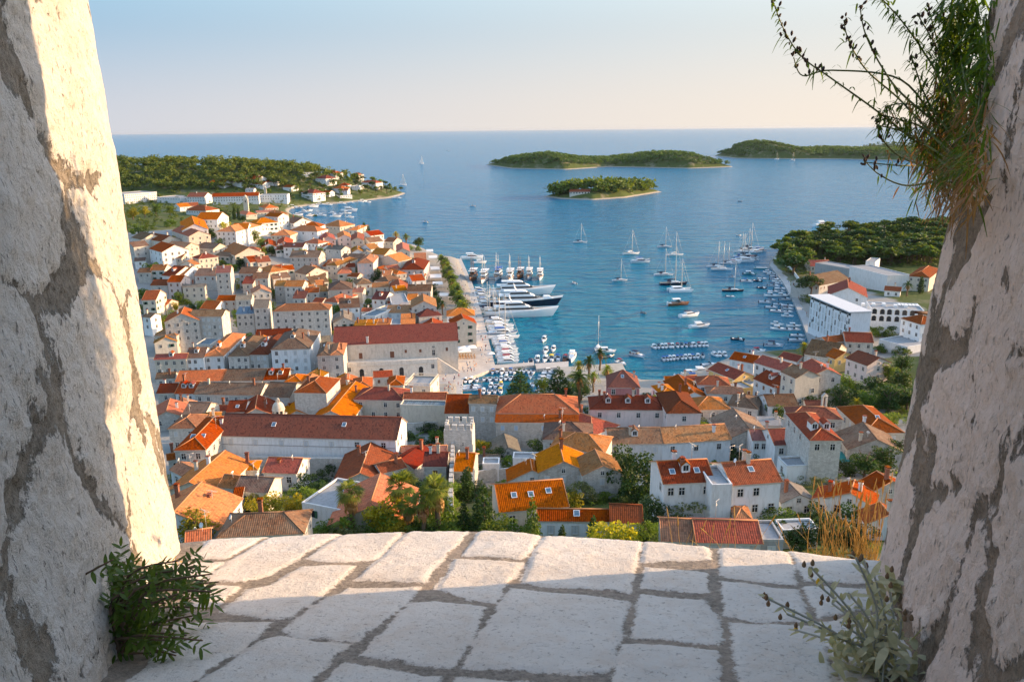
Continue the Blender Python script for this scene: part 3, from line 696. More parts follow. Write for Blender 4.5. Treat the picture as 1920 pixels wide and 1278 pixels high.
def eave_house(kind, xl, yl, xr, yr, yt, h, roof, wall, **kw):
    (xl, yl), (xr, yr) = src(xl, yl), src(xr, yr); yt = src(0, yt)[1]
    pm = on_ground((xl + xr) / 2, (yl + yr) / 2, h); ze = pm[2]; A, B = at_z(xl, yl, ze), at_z(xr, yr, ze)
    w = math.hypot(*(B - A)[:2]); ux = (B - A)[:2] / w; n = np.array([-ux[1], ux[0]]); pitch = kw.get('pitch', rad(24) if kind != 's' else rad(13)); kw['pitch'] = pitch
    tn = math.tan(pitch); mid = (A + B) / 2
    def top(d):
        if kind == 'f': q = mid + np.array([*(n * d), 0])
        elif kind == 's': q = mid + np.array([*(n * d), d * tn])
        else:
            hd = d / 2 if (kind in 'g' or w >= d) else w / 2
            q = mid + np.array([*(n * d / 2), hd * tn])
        return proj(q)[1]
    lo, hi = 3.5, 34.
    for _ in range(30):
        md = (lo + hi) / 2
        if top(md) > yt: lo = md
        else: hi = md
    d = kw.pop('depth', None) or lo
    c = mid + np.array([*(n * d / 2), -h]); c[2] = ze - h
    return house(kind, tuple(c), math.atan2(ux[1], ux[0]), w, d, h, roof, wall, **kw)
def ridge_house(x1, y1, x2, y2, hw, hr, roof, wall, **kw):
    """gable house given by its ridge: far end, near end (pixels), half width and ridge height (m)"""
    (x1, y1), (x2, y2) = src(x1, y1), src(x2, y2); pm = on_ground((x1 + x2) / 2, (y1 + y2) / 2, hr)
    A, B = at_z(x1, y1, pm[2]), at_z(x2, y2, pm[2]); L = max(4., math.hypot(*(B - A)[:2])); pitch = kw.setdefault('pitch', rad(25)); h = max(1.8, hr - hw * math.tan(pitch))
    ux = (B - A)[:2]; ux = ux / np.linalg.norm(ux); c = (A + B) / 2
    return house(kw.pop('kind', 'g'), (c[0], c[1], pm[2] - hr), math.atan2(ux[1], ux[0]), L, hw * 2, h, roof, wall, face_front=1, **kw)
def parse(txt):
    for ln in txt.strip().splitlines():
        t = ln.split()
        if not t or t[0].startswith('#'): continue
        k = t[0]; kw = {}
        nums = [float(x) for x in (t[1:7] if k != 'R' else t[1:7])]; roof, wall = t[7], t[8]
        for e in t[9:]:
            if '=' in e:
                a, v = e.split('='); kw[a] = float(v) if a == 'depth' else rad(float(v)) if a == 'pitch' else v if a in ('kind', 'name') else v.replace('_', ' ') if a in ('desc', 'label') else int(v)
            else:
                a, v = e[:-1].split('x'); kw['win'] = (int(a), int(v), e[-1])
        if k == 'R': ridge_house(*nums, roof, wall, **kw)
        else: eave_house(k, *nums, roof, wall, **kw)
# left quarter, seen at 240,380
crop(240, 380, 4.7325)
parse('''
R 566 118 590 190 8 12 o w
g 600 150 790 150 85 8 o w
h 515 68 690 74 25 5 r w
g 460 40 560 32 5 5 o w
g 388 250 540 300 226 9 r c 3x4d
g 132 318 290 345 282 5 m c
g 30 310 120 330 268 5 b c
h 785 256 955 258 185 11 o w 3x4d
g 930 235 1060 232 182 11 o w 2x3d
g 1055 220 1150 225 185 5 o w
h 1135 187 1330 172 135 7 o w
g 1215 120 1330 128 90 10 r w
g 1385 172 1470 185 130 6 b w
h 1430 247 1680 257 205 7 o w 1x3d
h 1530 215 1700 215 170 7 r w
h 1725 205 1880 215 155 6 t c
R 1760 260 1775 300 5 9 r p
R 1780 340 1770 375 4 6 o w
R 1245 320 1250 365 4.5 6 r w
R 1395 300 1385 345 5 7 r w
h 1265 292 1440 292 240 5 o c
g 1378 395 1550 396 358 8 m w 2x3d sk=1
h 1560 355 1690 365 322 5 o w
h 1005 432 1165 427 393 5 p c
g 595 400 755 412 357 6 b c
g 780 470 900 480 440 5 b s
h 628 500 800 480 450 8 r c 2x4d
g 188 408 300 440 360 10 r w 3x3d
g 285 430 420 442 395 9 t w 3x2d
g 365 490 475 492 440 7 t c
g 330 385 500 402 350 9 t c
g 50 395 185 380 345 10 b s 2x2d
g 85 622 200 620 580 6 b s
g 200 602 320 600 550 7 t s
g 300 645 400 655 562 8 r w dm=1
g 400 640 490 645 562 8 t w dm=1
g 350 705 465 705 645 11 r p 3x2B
g 200 735 350 735 682 8 m s 2x1d
g 485 750 680 746 724 9 g c 2x3d
g 590 650 780 650 583 8 b s 1x3B
g 780 625 905 620 560 16 p s 3x2d
g 985 630 1130 630 570 10 b s
g 1110 675 1240 670 620 10 b s 2x2d
g 1015 720 1105 720 655 8 m s
h 1140 597 1260 620 556 9 t c
R 1170 725 1180 762 5 10 t s
g 1085 530 1160 522 475 7 r c
g 1150 532 1265 522 478 7 r c
g 1435 485 1690 485 425 10 b s 2x5d dm=1
p 1760 555 1893 550 500 8 t c
g 1285 600 1370 592 555 6 r c
g 1380 600 1475 592 557 6 r c
g 1480 620 1580 640 565 7 t c
h 1575 632 1700 626 572 7 t c
g 1300 740 1395 740 690 9 t s
g 1390 745 1545 745 690 10 t s 2x3d
g 1290 680 1440 662 625 7 b s
g 1630 720 1780 702 650 8 b s
g 1600 745 1740 736 690 7 o c
g 1570 800 1690 796 755 8 r s
g 1465 850 1570 850 785 6 m s
g 125 865 245 862 778 11 r c 2x2G
g 255 905 340 910 858 5 o c
g 785 870 965 870 822 8 r s 2x3B
g 955 865 1090 860 810 9 g s 2x2d
s 960 990 1115 985 925 11 k s 2x3d
g 1115 935 1240 930 860 14 g s 3x2d
h 1290 965 1785 950 893 13 t s 3x7d
g 545 1010 830 1010 950 15 b s 3x6W
R 500 925 470 985 7 17 o s
g 130 1012 200 1020 980 9 b w
h 235 1180 430 1180 1112 8 t c
g 230 1242 420 1242 1213 5 r c
g 590 555 640 545 510 6 t c
g 820 420 950 470 375 6 t c
h 1310 420 1440 410 380 5 r w
g 60 520 150 515 490 5 b w
g 640 940 770 945 870 6 r w
g 1640 880 1720 885 845 6 r s
''')
# harbour end of the quarter, seen at 560,400
crop(560, 400, 4.7325)
parse('''
R 395 155 405 190 4.5 9 o p
p 440 150 520 150 105 7 o c
R 525 165 520 215 4.5 9 r c
g 640 200 755 186 155 6 r w
g 640 260 750 246 212 6 b w
g 240 315 375 326 285 8 g s 1x2d
g 378 400 560 406 360 7 b s
h 520 442 660 440 380 11 t p
g 640 362 760 370 310 11 t c
R 600 292 600 335 3.5 5 g s
R 520 285 525 320 4 5 t w
R 920 255 925 312 4.5 9 p c 2x2d
h 905 502 1110 500 405 9 m p dm=1
g 885 430 1000 402 360 9 o c
g 1030 415 1130 412 352 8 o w
h 245 462 340 466 410 8 t c
p 345 537 465 532 478 6 o c
h 510 632 650 622 580 7 b c
g 480 702 565 702 660 6 p c
h 265 682 475 672 605 10 b c
g 655 660 800 652 615 5 t c
g 735 562 810 562 505 6 o c
h 670 602 800 610 555 6 b s
h 870 542 960 532 485 7 o s
g 800 502 900 492 460 7 r s
R 885 580 900 642 5 8 r s
g 1010 602 1120 592 545 7 r w
g 850 692 960 682 640 7 o s
g 965 692 1170 690 632 8 b s
g 960 772 1040 772 715 6 o s
g 650 762 765 767 695 7 m w dm=1
f 825 800 975 792 715 8 q w
R 1105 715 1110 780 6 14 t s
g 370 842 540 832 755 7 b w dm=1
h 210 782 345 792 720 6 r s
g 345 782 430 792 755 6 r s
R 395 855 400 925 5 8 g s
f 555 905 675 915 820 7 k w
f 680 850 780 860 800 7 q c
g 780 882 985 882 815 6 t w dm=1
s 490 1000 580 1000 945 6 t s
s 585 998 680 998 942 6 o s
s 682 996 808 994 935 6 o s
f 812 990 905 988 935 6 q w
s 908 988 1030 984 890 6 o s
h 1070 920 1270 902 830 8 m s
R 1190 910 1185 965 4.5 7 r s
h 1315 912 1560 906 840 7 o w
g 640 320 720 310 270 6 t w
g 760 250 840 255 215 6 t c
g 210 470 300 480 430 6 r c
g 160 560 240 555 515 6 b s
g 70 560 130 560 520 6 r s
g 430 560 520 565 530 5 r c
g 1050 560 1120 560 535 5 r s
g 800 820 870 815 780 5 r s
g 150 700 260 690 640 7 t s
g 420 480 500 476 445 6 m c
g 560 870 640 870 840 4 r s
''')
# around the old square, seen at 280,580
crop(280, 580, 4.7325)
parse('''
g 45 447 325 437 395 9 r c 2x4d dm=1
g 325 432 480 427 338 9 b w 2x3d dm=1
h 475 417 655 412 238 9 o w 2x2d dm=1
h 700 417 880 412 290 9 b s 2x3d dm=1
h 880 402 1050 402 278 9 m s 2x3W dm=1
h 1080 357 1420 347 205 13 b w 3x4W dm=1 ch=2
h 1490 412 1600 407 330 13 b s 3x1d
h 1600 407 1720 402 330 13 t s 3x1d
g 1480 322 1610 312 240 8 g s
R 835 235 845 272 4 7 m w
g 945 237 1250 226 175 5 m s
R 1010 228 1025 290 4.5 6 o w
h 890 292 1050 292 240 6 r s
f 410 315 540 315 260 8 k s
g 235 642 650 632 540 6 o s 1x8B
g 655 634 1000 632 530 6 b s 1x6d
g 1000 627 1220 622 526 6 r s dm=2
p 1360 602 1510 612 520 6 t w
g 230 747 400 747 640 6 r w dm=2
g 400 752 975 762 652 6 b s 1x7d ch=2 dish=1
g 1010 772 1240 782 650 8 b s
h 1285 737 1570 742 615 11 r s 0x0d ch=1
h 1200 642 1350 642 580 6 o w
R 185 792 150 905 4.5 7 o s
R 300 785 310 850 4 6 t s
g 295 937 480 942 825 6 b c
R 960 760 940 880 6 8 r s
g 690 912 840 907 810 6 m w sk=1
R 1290 820 1305 900 4 6 o s
R 1830 640 1610 900 6 9 o s
h 170 1057 420 1052 945 7 t s
h 440 1022 625 1002 930 7 t c
h 225 1247 500 1242 1040 8 r s 1x2d sk=2
R 150 165 140 250 4.5 8 t c
g 70 745 220 740 660 6 m s
g 60 620 220 610 560 6 b s
g 1250 880 1320 870 830 5 r s
g 1020 905 1080 900 850 5 b s
h 1700 720 1890 710 650 6 r s
R 1760 570 1740 690 3.5 7 o w
R 1450 570 1400 650 3.5 7 o c
g 560 900 680 900 850 5 r c
''')
# lower left slope, seen at 300,740
crop(300, 740, 4.565)
parse('''
R 555 482 250 745 5.5 7 o c ch=2
h 620 652 830 640 570 5 o c ch=1
R 355 752 120 1005 6.5 8 o w ch=1
g 885 662 1165 672 540 4 r w
g 645 822 915 835 705 4 b c 1x2d
g 500 790 620 800 690 4 t s
h 500 1217 1225 1182 1015 4 b c ch=1
g 290 1077 450 1082 965 4 m w
s 625 905 690 900 850 3 r w
f 1215 930 1570 1000 750 4 q w
g 90 642 190 692 600 4 t w
g 70 560 190 540 500 5 r s
g 230 1262 420 1235 1200 4 o w
s 960 700 1060 705 650 3 q w
''')
# gardens and tower, seen at 620,720
crop(620, 720, 4.565)
parse('''
R 345 502 250 760 6 6 r s
R 785 522 600 640 3.5 6 m s
g 440 762 640 712 660 4 r s
g 610 582 985 577 530 5 p s
g 800 702 985 702 585 5 m s
R 425 770 330 1050 7 7 o c
g 1060 742 1205 747 590 5 o s
g 1210 672 1445 665 610 3 g s
f 1300 690 1440 690 650 4 q w
''')
# long block by the inner harbour, seen at 600,560
crop(600, 560, 4.7325)
parse('''
h 300 892 745 902 785 8 r c 2x4d ch=1
g 740 906 1110 906 832 8 r c
f 710 945 1108 955 905 8 k c 0x0d
g 1112 1017 1320 1017 850 8 r c 1x4W
g 1322 927 1562 932 858 11 b s 2x3W
R 225 660 230 740 3.5 7 o w
h 290 802 460 792 715 6 o s
h 760 842 905 832 785 6 o c
g 480 700 640 690 640 5 r s
h 600 770 740 765 700 5 r s
''')
# roofs behind the red tiled house, seen at 900,720
crop(900, 720, 4.565)
parse('''
h 140 247 842 252 88 9 o w 1x6L ch=1
s 135 327 840 330 290 7.3 r s 1x6L
h 945 217 1600 222 100 9 m p 1x4d dm=3 ch=3
h 540 472 962 482 326 7 b s
h 600 542 1062 592 420 7 t s
R 680 512 715 662 5 8.5 o s 2x3W
R 985 562 1050 697 4 8 t s 1x1W
R 430 642 446 737 5 6 o w 0x1d
f 280 640 545 645 612 5 q w
g 175 1092 750 1046 838 4 r c sk=3 ch=0
g 500 1165 1130 1172 1072 4 r w sk=1 ch=0
g 1125 1182 1380 1192 1035 4 m w ch=0
R 205 425 240 548 3.2 4 g s ch=0 0x0d
h 960 442 1190 352 265 5 r w
g 1110 512 1560 507 375 6 b w 1x4W dm=1
''')
# white houses and the slope below the wall, seen at 1220,720
crop(1220, 720, 3.873)
parse('''
h 120 212 365 210 85 9 m p 1x1d
g 80 432 580 402 305 6 t w 1x3d
g 100 722 455 706 555 8 r w 1x4d sk=3 dm=1 ch=2 aer=1
g 595 732 945 707 560 8 r w 2x3d sk=1 ch=2 aer=1
f 445 740 592 735 600 8 q w 0x0d
R 600 178 720 330 6 9 b s
g 745 407 910 407 330 6 p w 1x3d
g 905 442 1080 437 325 6 r w 1x2d
h 325 187 580 182 90 6 t s
h 560 155 775 182 85 6 b s
g 860 160 1070 156 75 6 b w
h 1010 240 1390 256 165 10 r s
h 1160 407 1385 407 262 10 r s 1x2d dm=2
R 1545 280 1640 400 6 8 b s
h 1560 352 1840 352 200 6 r c sk=1
f 990 602 1225 592 530 4 q w
R 1375 722 1335 800 3.5 5 r w
R 1480 702 1450 790 4 6 r w
R 1650 640 1745 700 5 7 r s
R 1680 880 1722 930 3.5 5 r w
g 90 1135 340 1145 982 4 t s ch=0
g 340 1145 800 1155 990 4 r s ch=0
f 795 1140 965 1140 998 4 q g
f 962 1070 1222 1060 1000 3 q w
p 615 985 735 990 905 2.5 t s ch=0 0x0d
R 985 700 1080 800 3.2 4.5 g w
s 800 300 950 300 240 6 q w
''')
# houses on the far side of the cove, seen at 1240,600
crop(1240, 600, 4.7325)
parse('''
g 418 437 648 527 418 7 r y 1x2d sk=1
g 608 345 820 385 300 7 r w sk=1
g 825 375 1075 452 350 8 r w
g 820 520 1010 602 485 8 m w dm=1
g 1065 460 1190 517 422 12 b c 3x2d
g 1210 402 1335 492 388 11 r s 2x2d
g 1640 340 1825 405 302 8 m p 2x3d
g 1270 302 1530 342 190 6 b s
g 1480 205 1700 175 140 7 r s 1x3d
g 1640 192 1880 202 110 7 r s
g 1420 302 1540 346 265 6 r y 1x2d
R 150 482 290 640 5 8 r w
h 320 572 610 582 495 7 r w
h 0 662 150 652 585 7 o w
h 410 652 740 662 590 6 t s
f 650 622 820 602 555 5 q y
g 1290 757 1470 762 715 5 m s ch=0
g 40 545 160 545 500 6 r w
g 210 540 330 530 495 6 r w
g 590 660 700 665 620 5 r w
f 690 560 790 580 545 5 q g
g 1040 330 1200 370 300 4 r w
''')
# behind the hotel, seen at 1400,390
crop(1400, 390, 4.408)
parse('''
R 835 590 840 660 9 12 r w 1x2d
g 600 642 860 592 540 6 b s
h 1335 562 1512 578 500 8 r c 2x3d
g 530 482 700 482 430 4 r c
h 1278 912 1440 962 885 11 r w 3x3d
f 1165 562 1345 552 460 9 q w 0x0d
f 945 520 1055 505 430 8 q g 0x0d
g 1140 680 1270 690 650 3 r w
f 1095 1085 1330 1150 1040 4 q w 0x0d
''')
# villas on the far headland, seen at 200,220
crop(200, 220, 3.195)
parse('''
f 105 462 300 447 441 12 q w 4x16d
f 300 478 440 484 470 7 q w 1x9d
g 480 477 585 477 451 9 r w 2x7d
g 632 477 910 470 452 10 r w 2x18d
f 915 467 1080 464 458 10 q w 2x11d
g 612 392 700 394 376 6 o w
g 730 385 805 388 364 6 r w
g 828 370 900 374 352 7 r w
g 870 400 935 402 386 6 o w
g 948 388 1020 388 370 5 r w
g 1055 418 1105 420 404 5 r w
h 1165 450 1235 456 431 8 r w
f 1178 332 1240 330 326 6 q w
h 1250 365 1312 368 346 7 r w
h 1315 334 1370 336 320 6 r w
h 1460 345 1508 346 332 8 r w
h 1522 390 1612 394 377 6 r w
h 1385 408 1445 408 392 7 r w
h 1350 425 1405 428 409 6 o w
g 1280 450 1332 452 438 5 r w
f 1468 412 1512 412 405 6 q w
g 1398 440 1442 440 426 6 r w
h 1030 582 1090 578 550 6 o c
h 835 585 900 580 562 5 o c
g 900 572 1000 566 556 5 p c
g 440 535 550 530 512 5 r w
h 480 550 595 552 526 6 r w
f 1400 470 1470 466 460 4 q w
g 830 434 880 434 424 4 q w
h 950 545 1030 540 520 5 o c
''')
def part(o, nm): return [c for c in o.children if c.name.split('.')[0] == nm][0]
# ---------------------------------------------------------------- quays, piers, park ground
def mat_quay(name, c1, c2, w=.9, hgt=.6):
    mt, nt, p = new_mat(name); N = NT(nt); P = N.n('NewGeometry').outputs['Position']
    br = N.n('TexBrick', offset=.5); N.set(br.inputs['Vector'], P); br.inputs['Scale'].default_value = 1.; br.inputs['Brick Width'].default_value = w; br.inputs['Row Height'].default_value = hgt
    br.inputs['Mortar Size'].default_value = .025; br.inputs['Color1'].default_value = (*c1, 1); br.inputs['Color2'].default_value = (*c2, 1); br.inputs['Mortar'].default_value = (*(x * .55 for x in c2), 1)
    n = N.noise(P, .25, 5, .65); N.set(p.inputs['Base Color'], N.mix(N.math('MULTIPLY', N.ramp(n, (.4, 0.), (.65, 1.)), .35), br.outputs['Color'], tuple(x * .55 for x in c2)))
    p.inputs['Roughness'].default_value = .7; N.set(p.inputs['Normal'], N.bump(n, .3, .03)); return mt
M_QUAY = mat_quay('quay_paving', (.56, .50, .44), (.48, .43, .375)); M_SAND = mat_quay('park_path', (.42, .38, .31), (.40, .36, .30), 6, 6)
def slab_poly(name, px, z, mat, zb=-3., kerb=True):
    P = [at_z(x, y, z) for x, y in px]
    a = sum(P[i][0] * P[(i + 1) % len(P)][1] - P[(i + 1) % len(P)][0] * P[i][1] for i in range(len(P)))
    if a < 0: P = P[::-1]
    b = MB(); b.face([(p[0], p[1], z) for p in P])
    for i in range(len(P)):
        p, q = P[i], P[(i + 1) % len(P)]; b.face([(p[0], p[1], zb), (q[0], q[1], zb), (q[0], q[1], z), (p[0], p[1], z)], 0)
    return setp(b.build(name, mat), kind='structure')
slab_poly('quay', [(836, 485), (865, 485), (887, 534), (908, 604), (928, 684), (926, 691), (868, 711), (865, 752), (600, 770), (620, 700), (700, 690), (790, 600), (818, 500)], 1.3, M_QUAY)
slab_poly('breakwater_pavement', [(927.5, 684), (1001, 678.5), (1002, 684), (926.5, 690.6)], 1.304, M_QUAY)
slab_poly('pier_pavement', [(1003, 681), (1066, 677), (1066, 687), (1006, 691.5)], 1.304, M_QUAY)
slab_poly('park_pavement', [(1046, 688.6), (1066.5, 687), (1120, 683), (1166, 680), (1176, 699), (1205, 713), (1240, 714), (1240, 760), (1012, 760), (1030, 722)], 1.31, M_SAND)
slab_poly('promenade', [(1519.5, 647), (1503.5, 601), (1486.5, 561), (1469.5, 531), (1454.5, 511), (1443, 497.5), (1449, 486), (1462, 492), (1480, 505), (1506, 540), (1522, 570), (1546, 610), (1580, 645), (1560, 660)], 1.5, mat_quay('promenade_paving', (.40, .40, .39), (.35, .35, .34), 1.2, .8))
def wall_line(name, px, h, th, z0s, mat, label, ztop=None, cat='wall', merl=False, group=None):
    """free-standing wall along pixels of its foot"""
    P = [on_ground(x, y, 0) for x, y in px]; b = MB()
    for p, q in zip(P, P[1:]):
        d = np.array([q[0] - p[0], q[1] - p[1]]); L = np.linalg.norm(d); d /= L; M = Matrix.Translation((p[0], p[1], 0)) @ Matrix.Rotation(math.atan2(d[1], d[0]), 4, 'Z')
        n = max(1, int(L / 2.2))
        for k in range(n):
            za = p[2] + (q[2] - p[2]) * (k + .5) / n
            b.box(L * k / n, L * (k + 1) / n - (.004 if k < n - 1 else 0), -th / 2, th / 2, za - z0s, za + h, 0, M=M)
            if merl and k % 2 == 0: b.box(L * k / n + .1, L * (k + .8) / n, -th / 2 + .02, th / 2 - .02, za + h - .01, za + h + .8, 0, M=M)
    o = b.build(name, mat); setp(o, label, cat, group); return o
wall_line('promenade_wall', [(1452, 487), (1466, 493), (1484, 506), (1508, 540), (1524, 569)], 1.6, .4, 2, WALL['w'], 'low pale wall between the promenade and the pines')

# ---------------------------------------------------------------- landmark buildings
crop(600, 560, 4.7325)
ars = eave_house('g', 120, 415, 1222, 372, 233, 12.5, 'm', 's', win=(1, 0, 'B'), ch=0, pitch=rad(27), label='long pale stone arsenal with a dark red roof and arches below its terrace', name='arsenal')
WALL['a'] = mat_wall('pale_ashlar', (.74, .68, .60), (.66, .60, .52), (.38, .33, .27), .35)
part(ars, 'wall').data.materials[0] = WALL['a']
aw = max(v.co.x for v in part(ars, 'wall').data.vertices) * 2; ay = min(v.co.y for v in part(ars, 'wall').data.vertices) + .13
b = MB(); tx0, tx1 = -aw / 2 + 4.5, aw / 2 - 8.5
b.box(tx0, tx1, ay - 6, ay - .02, -3, 6.0, 0); b.box(tx0, tx1, ay - 6.03, ay - 5.7, 6.003, 7.0, 0); b.box(tx0 - .1, tx1 + .1, ay - 6.2, ay - 5.99, 5.3, 5.7, 0)
b.build('terrace', [WALL['a']], ars)
b = MB()                                                       # stair ramp down to the quay
b.face([(tx1, ay - 4.2, -3), (tx1 + 8.3, ay - 4.2, -3), (tx1 + 8.3, ay - 4.2, .8), (tx1, ay - 4.2, 7.0)], 0)
b.face([(tx1, ay - 3.6, 7.0), (tx1 + 8.3, ay - 3.6, .8), (tx1 + 8.3, ay - 3.6, -3), (tx1, ay - 3.6, -3)], 0)
b.face([(tx1, ay - 4.2, 7.0), (tx1 + 8.3, ay - 4.2, .8), (tx1 + 8.3, ay - 3.6, .8), (tx1, ay - 3.6, 7.0)], 0)
for k in range(16):
    x = tx1 + .004 + k * .5; b.box(x, x + .498, ay - 3.59, ay - .03, -3, 6. - k * .36, 0)
b.build('stairs', [WALL['a']], ars)
for x in (370, 545, 725, 900):
    f = (x - 225) / (1050 - 225); o = link('arched_door', win_mesh('A', 1.7, 3.0)); kid(o, ars); o.location = (tx0 + (tx1 - tx0) * f, ay - 6.01, 1.9)
for x, z, t in ((262, 4.1, 'd'), (1008, 4.1, 'd')):
    o = link('window', win_mesh(t, 1.1, 1.6)); kid(o, ars); o.location = (tx0 + (tx1 - tx0) * (x - 225) / 825, ay - 6.01, z)
for x, z, t, w, h in ((352, 7.9, 'B', 1.4, 2.4), (630, 7.9, 'B', 1.7, 2.6), (752, 9.0, 'B', .95, 1.35), (882, 9.0, 'B', .95, 1.35), (1000, 8.0, 'd', 1.1, 2.2), (1000, 10.4, 'd', .9, .7), (1120, 9.2, 'B', .95, 1.5)):
    o = link('window', win_mesh(t, w, h)); kid(o, ars); o.location = (-aw / 2 + aw * (x - 120) / 1100, ay - .02, z)
ch = link('chimney', chimney_mesh(0)); kid(ch, part(ars, 'roof')); ch.location = (-aw * .23, ay + .8, 13.0); ch.scale = (1.3, 1.3, 1.6)
crop(560, 400, 4.7325)
R_ = ridge_house(1442, 890, 1462, 930, 5.6, 13.5, 'r', 'c', win=(3, 2, 'G'), ch=0, label='cream gable-fronted house with green shutters at the harbour end of the arsenal', name='gable_house')
crop(0, 0, 1)
hall = eave_house('g', 408, 816, 742, 824, 779, 9, 'm', 'w', win=(1, 7, 'W'), ch=0, sk=2, pitch=rad(30), label='long white hall with a dark maroon roof and two skylights', name='convent_hall')
b = MB(); hw_ = [v.co for v in part(hall, 'wall').data.vertices]; hx = min(v.x for v in hw_); hX = max(v.x for v in hw_); hy = min(v.y for v in hw_) + .12
b.box(hx + .3, hX - .3, hy - .06, hy - .002, 6.8, 6.95, 0); b.build('cornice', [simple('grey_moulding', (.30, .28, .27))], hall)
wall_line('retaining_wall', [(400, 887), (560, 891), (745, 894)], 4.6, 1.2, 3, WALL['s'], 'dark stone retaining wall below the long white hall')
tg = on_ground(863, 862); tb = MB(); TW, TD, TH = 7.0, 6.0, 9.0
for x0, x1, y0, y1 in ((-TW / 2, TW / 2, -TD / 2, -TD / 2 + .7), (-TW / 2, TW / 2, TD / 2 - .7, TD / 2), (-TW / 2, -TW / 2 + .7, -TD / 2 + .7, TD / 2 - .7), (TW / 2 - .7, TW / 2, -TD / 2 + .7, TD / 2 - .7)): tb.box(x0, x1, y0, y1, -4, TH, 0)
tb.box(-TW / 2 + .7, TW / 2 - .7, -TD / 2 + .7, TD / 2 - .7, TH - 1.4, TH - 1.1, 0)
tower = empty('fortified_tower', tuple(tg), rad(-4)); setp(tower, 'square crenellated stone tower standing in the town gardens', 'tower'); tb.build('shaft', [WALL['s']], tower)
for sy in (-1, 1):
    for k in range(4):
        mb_ = MB(); x = -TW / 2 + TW / 4 * k + .35; mb_.box(x, x + 1.1, -.34, .34, 0, 1.35, 0); mb_.box(x - .02, x + 1.12, -.37, .37, 1.35, 1.5, 0); q = mb_.build('merlon', [WALL['s']], tower); q.location = (0, sy * (TD / 2 - .35), TH)
for sx in (-1, 1):
    for k in range(2):
        mb_ = MB(); y = -1.3 + 1.7 * k; mb_.box(-.34, .34, y, y + .95, 0, 1.35, 0); q = mb_.build('merlon', [WALL['s']], tower); q.location = (sx * (TW / 2 - .35), 0, TH)
for x, z in ((-1.6, 5.5), (1.2, 5.5)):
    o = link('arrow_slit', win_mesh('d', .35, .9)); kid(o, tower); o.location = (x, -TD / 2, z)
wall_line('town_wall', [(850, 866), (849, 905), (847, 945), (845, 990)], 4.6, .9, 4, WALL['s'], 'old crenellated town wall running downhill from the square tower', merl=True)
wall_line('garden_wall', [(895, 905), (930, 902), (960, 900)], 3.0, .5, 2, WALL['s'], 'dark stone garden wall behind the conifers')
wall_line('garden_wall', [(742, 812), (775, 812), (828, 808)], 3.2, .5, 2, WALL['s'], 'stone wall closing the kitchen garden beside the long white hall')
# domed belfry behind the long white hall
bg_ = at_z(523, 777, 15.5); belf = empty('domed_belfry', (bg_[0], bg_[1], 15.5)); setp(belf, 'small cream domed belfry with a pierced crown behind the long white hall', 'belfry')
b = MB(); b.box(-1.75, 1.75, -1.75, 1.75, -13, -.2, 0); b.box(-1.9, 1.9, -1.9, 1.9, -.2, 0, 0); b.build('shaft', [WALL['c']], belf)
b = MB()
for k in range(8): a = math.pi / 4 * k + math.pi / 8; b.box(-.2, .2, -.22, .22, 0, 1.5, 0, M=Matrix.Rotation(a, 4, 'Z') @ Matrix.Translation((1.55, 0, 0)))
b.lathe([(1.85, 1.5), (1.9, 1.7), (1.7, 1.75)], 16, 0); b.build('arcade', [WALL['c']], belf)
b = MB(); b.lathe([(1.75, 1.72), (1.72, 2.3), (1.45, 3.1), (.95, 3.7), (.4, 3.95), (0, 4.0)], 20, 0); b.build('dome', [WALL['c']], belf)
b = MB()
for k in range(4): a = k * math.pi / 4; b.tube([(math.cos(a) * .55 * math.cos(t), math.sin(a) * .55 * math.cos(t), 3.9 + 1.15 * math.sin(t)) for t in np.linspace(0, math.pi, 9)], .09, 5, 0)
b.build('crown', [WALL['c']], belf)
b = MB(); b.lathe([(1.3, 0), (1.3, 1.6)], 12, 0); b.build('bell_chamber', [M_DARK], belf)
# loggia tower with a balustraded terrace by the square
crop(600, 560, 4.7325)
lg = eave_house('f', 750, 775, 978, 785, 690, 10, 'q', 'c', win=(2, 2, 'd'), label='cream terrace house with a balustraded roof beside the old square', name='terrace_house')
lx = max(v.co.x for v in part(lg, 'wall').data.vertices); ly = max(v.co.y for v in part(lg, 'wall').data.vertices); b = MB()
for s in (-1, 1):
    n = int(lx * 2 / .45)
    for k in range(n): b.tube([(-lx + (k + .5) * lx * 2 / n, s * (ly - .15), 10.3), (-lx + (k + .5) * lx * 2 / n, s * (ly - .15), 11.1)], [.07, .07], 5)
    b.box(-lx, lx, s * (ly - .15) - .12, s * (ly - .15) + .12, 11.1, 11.25)
    n = int(ly * 2 / .45)
    for k in range(n): b.tube([(s * (lx - .15), -ly + (k + .5) * ly * 2 / n, 10.3), (s * (lx - .15), -ly + (k + .5) * ly * 2 / n, 11.1)], [.07, .07], 5)
    b.box(s * (lx - .15) - .12, s * (lx - .15) + .12, -ly + .28, ly - .28, 11.1, 11.248)
b.build('balustrade', [WALL['c']], lg)
crop(850, 640, 5.486)
eave_house('p', 1592, 470, 1915, 474, 255, 8.5, 'm', 'x', depth=12.4, pitch=rad(38), win=(2, 3, 'd'), wind=(1.1, 1.6), ch=1, sk=1, label='deep pink villa with a maroon pyramid roof beside the palm garden', name='pink_villa')
crop(1400, 390, 4.408)
WALL['h'] = mat_wall('hotel_white', (.74, .75, .75), (.68, .69, .70), (.5, .5, .5))
ho = eave_house('f', 868, 870, 1030, 864, 713, 15, 'q', 'h', win=(4, 0, 'd'), depth=36, label='white modern hotel block with rows of narrow windows along the promenade', name='hotel')
hv = [v.co for v in part(ho, 'wall').data.vertices]; hx0 = min(v.x for v in hv); hy0 = min(v.y for v in hv); hy1 = max(v.y for v in hv)
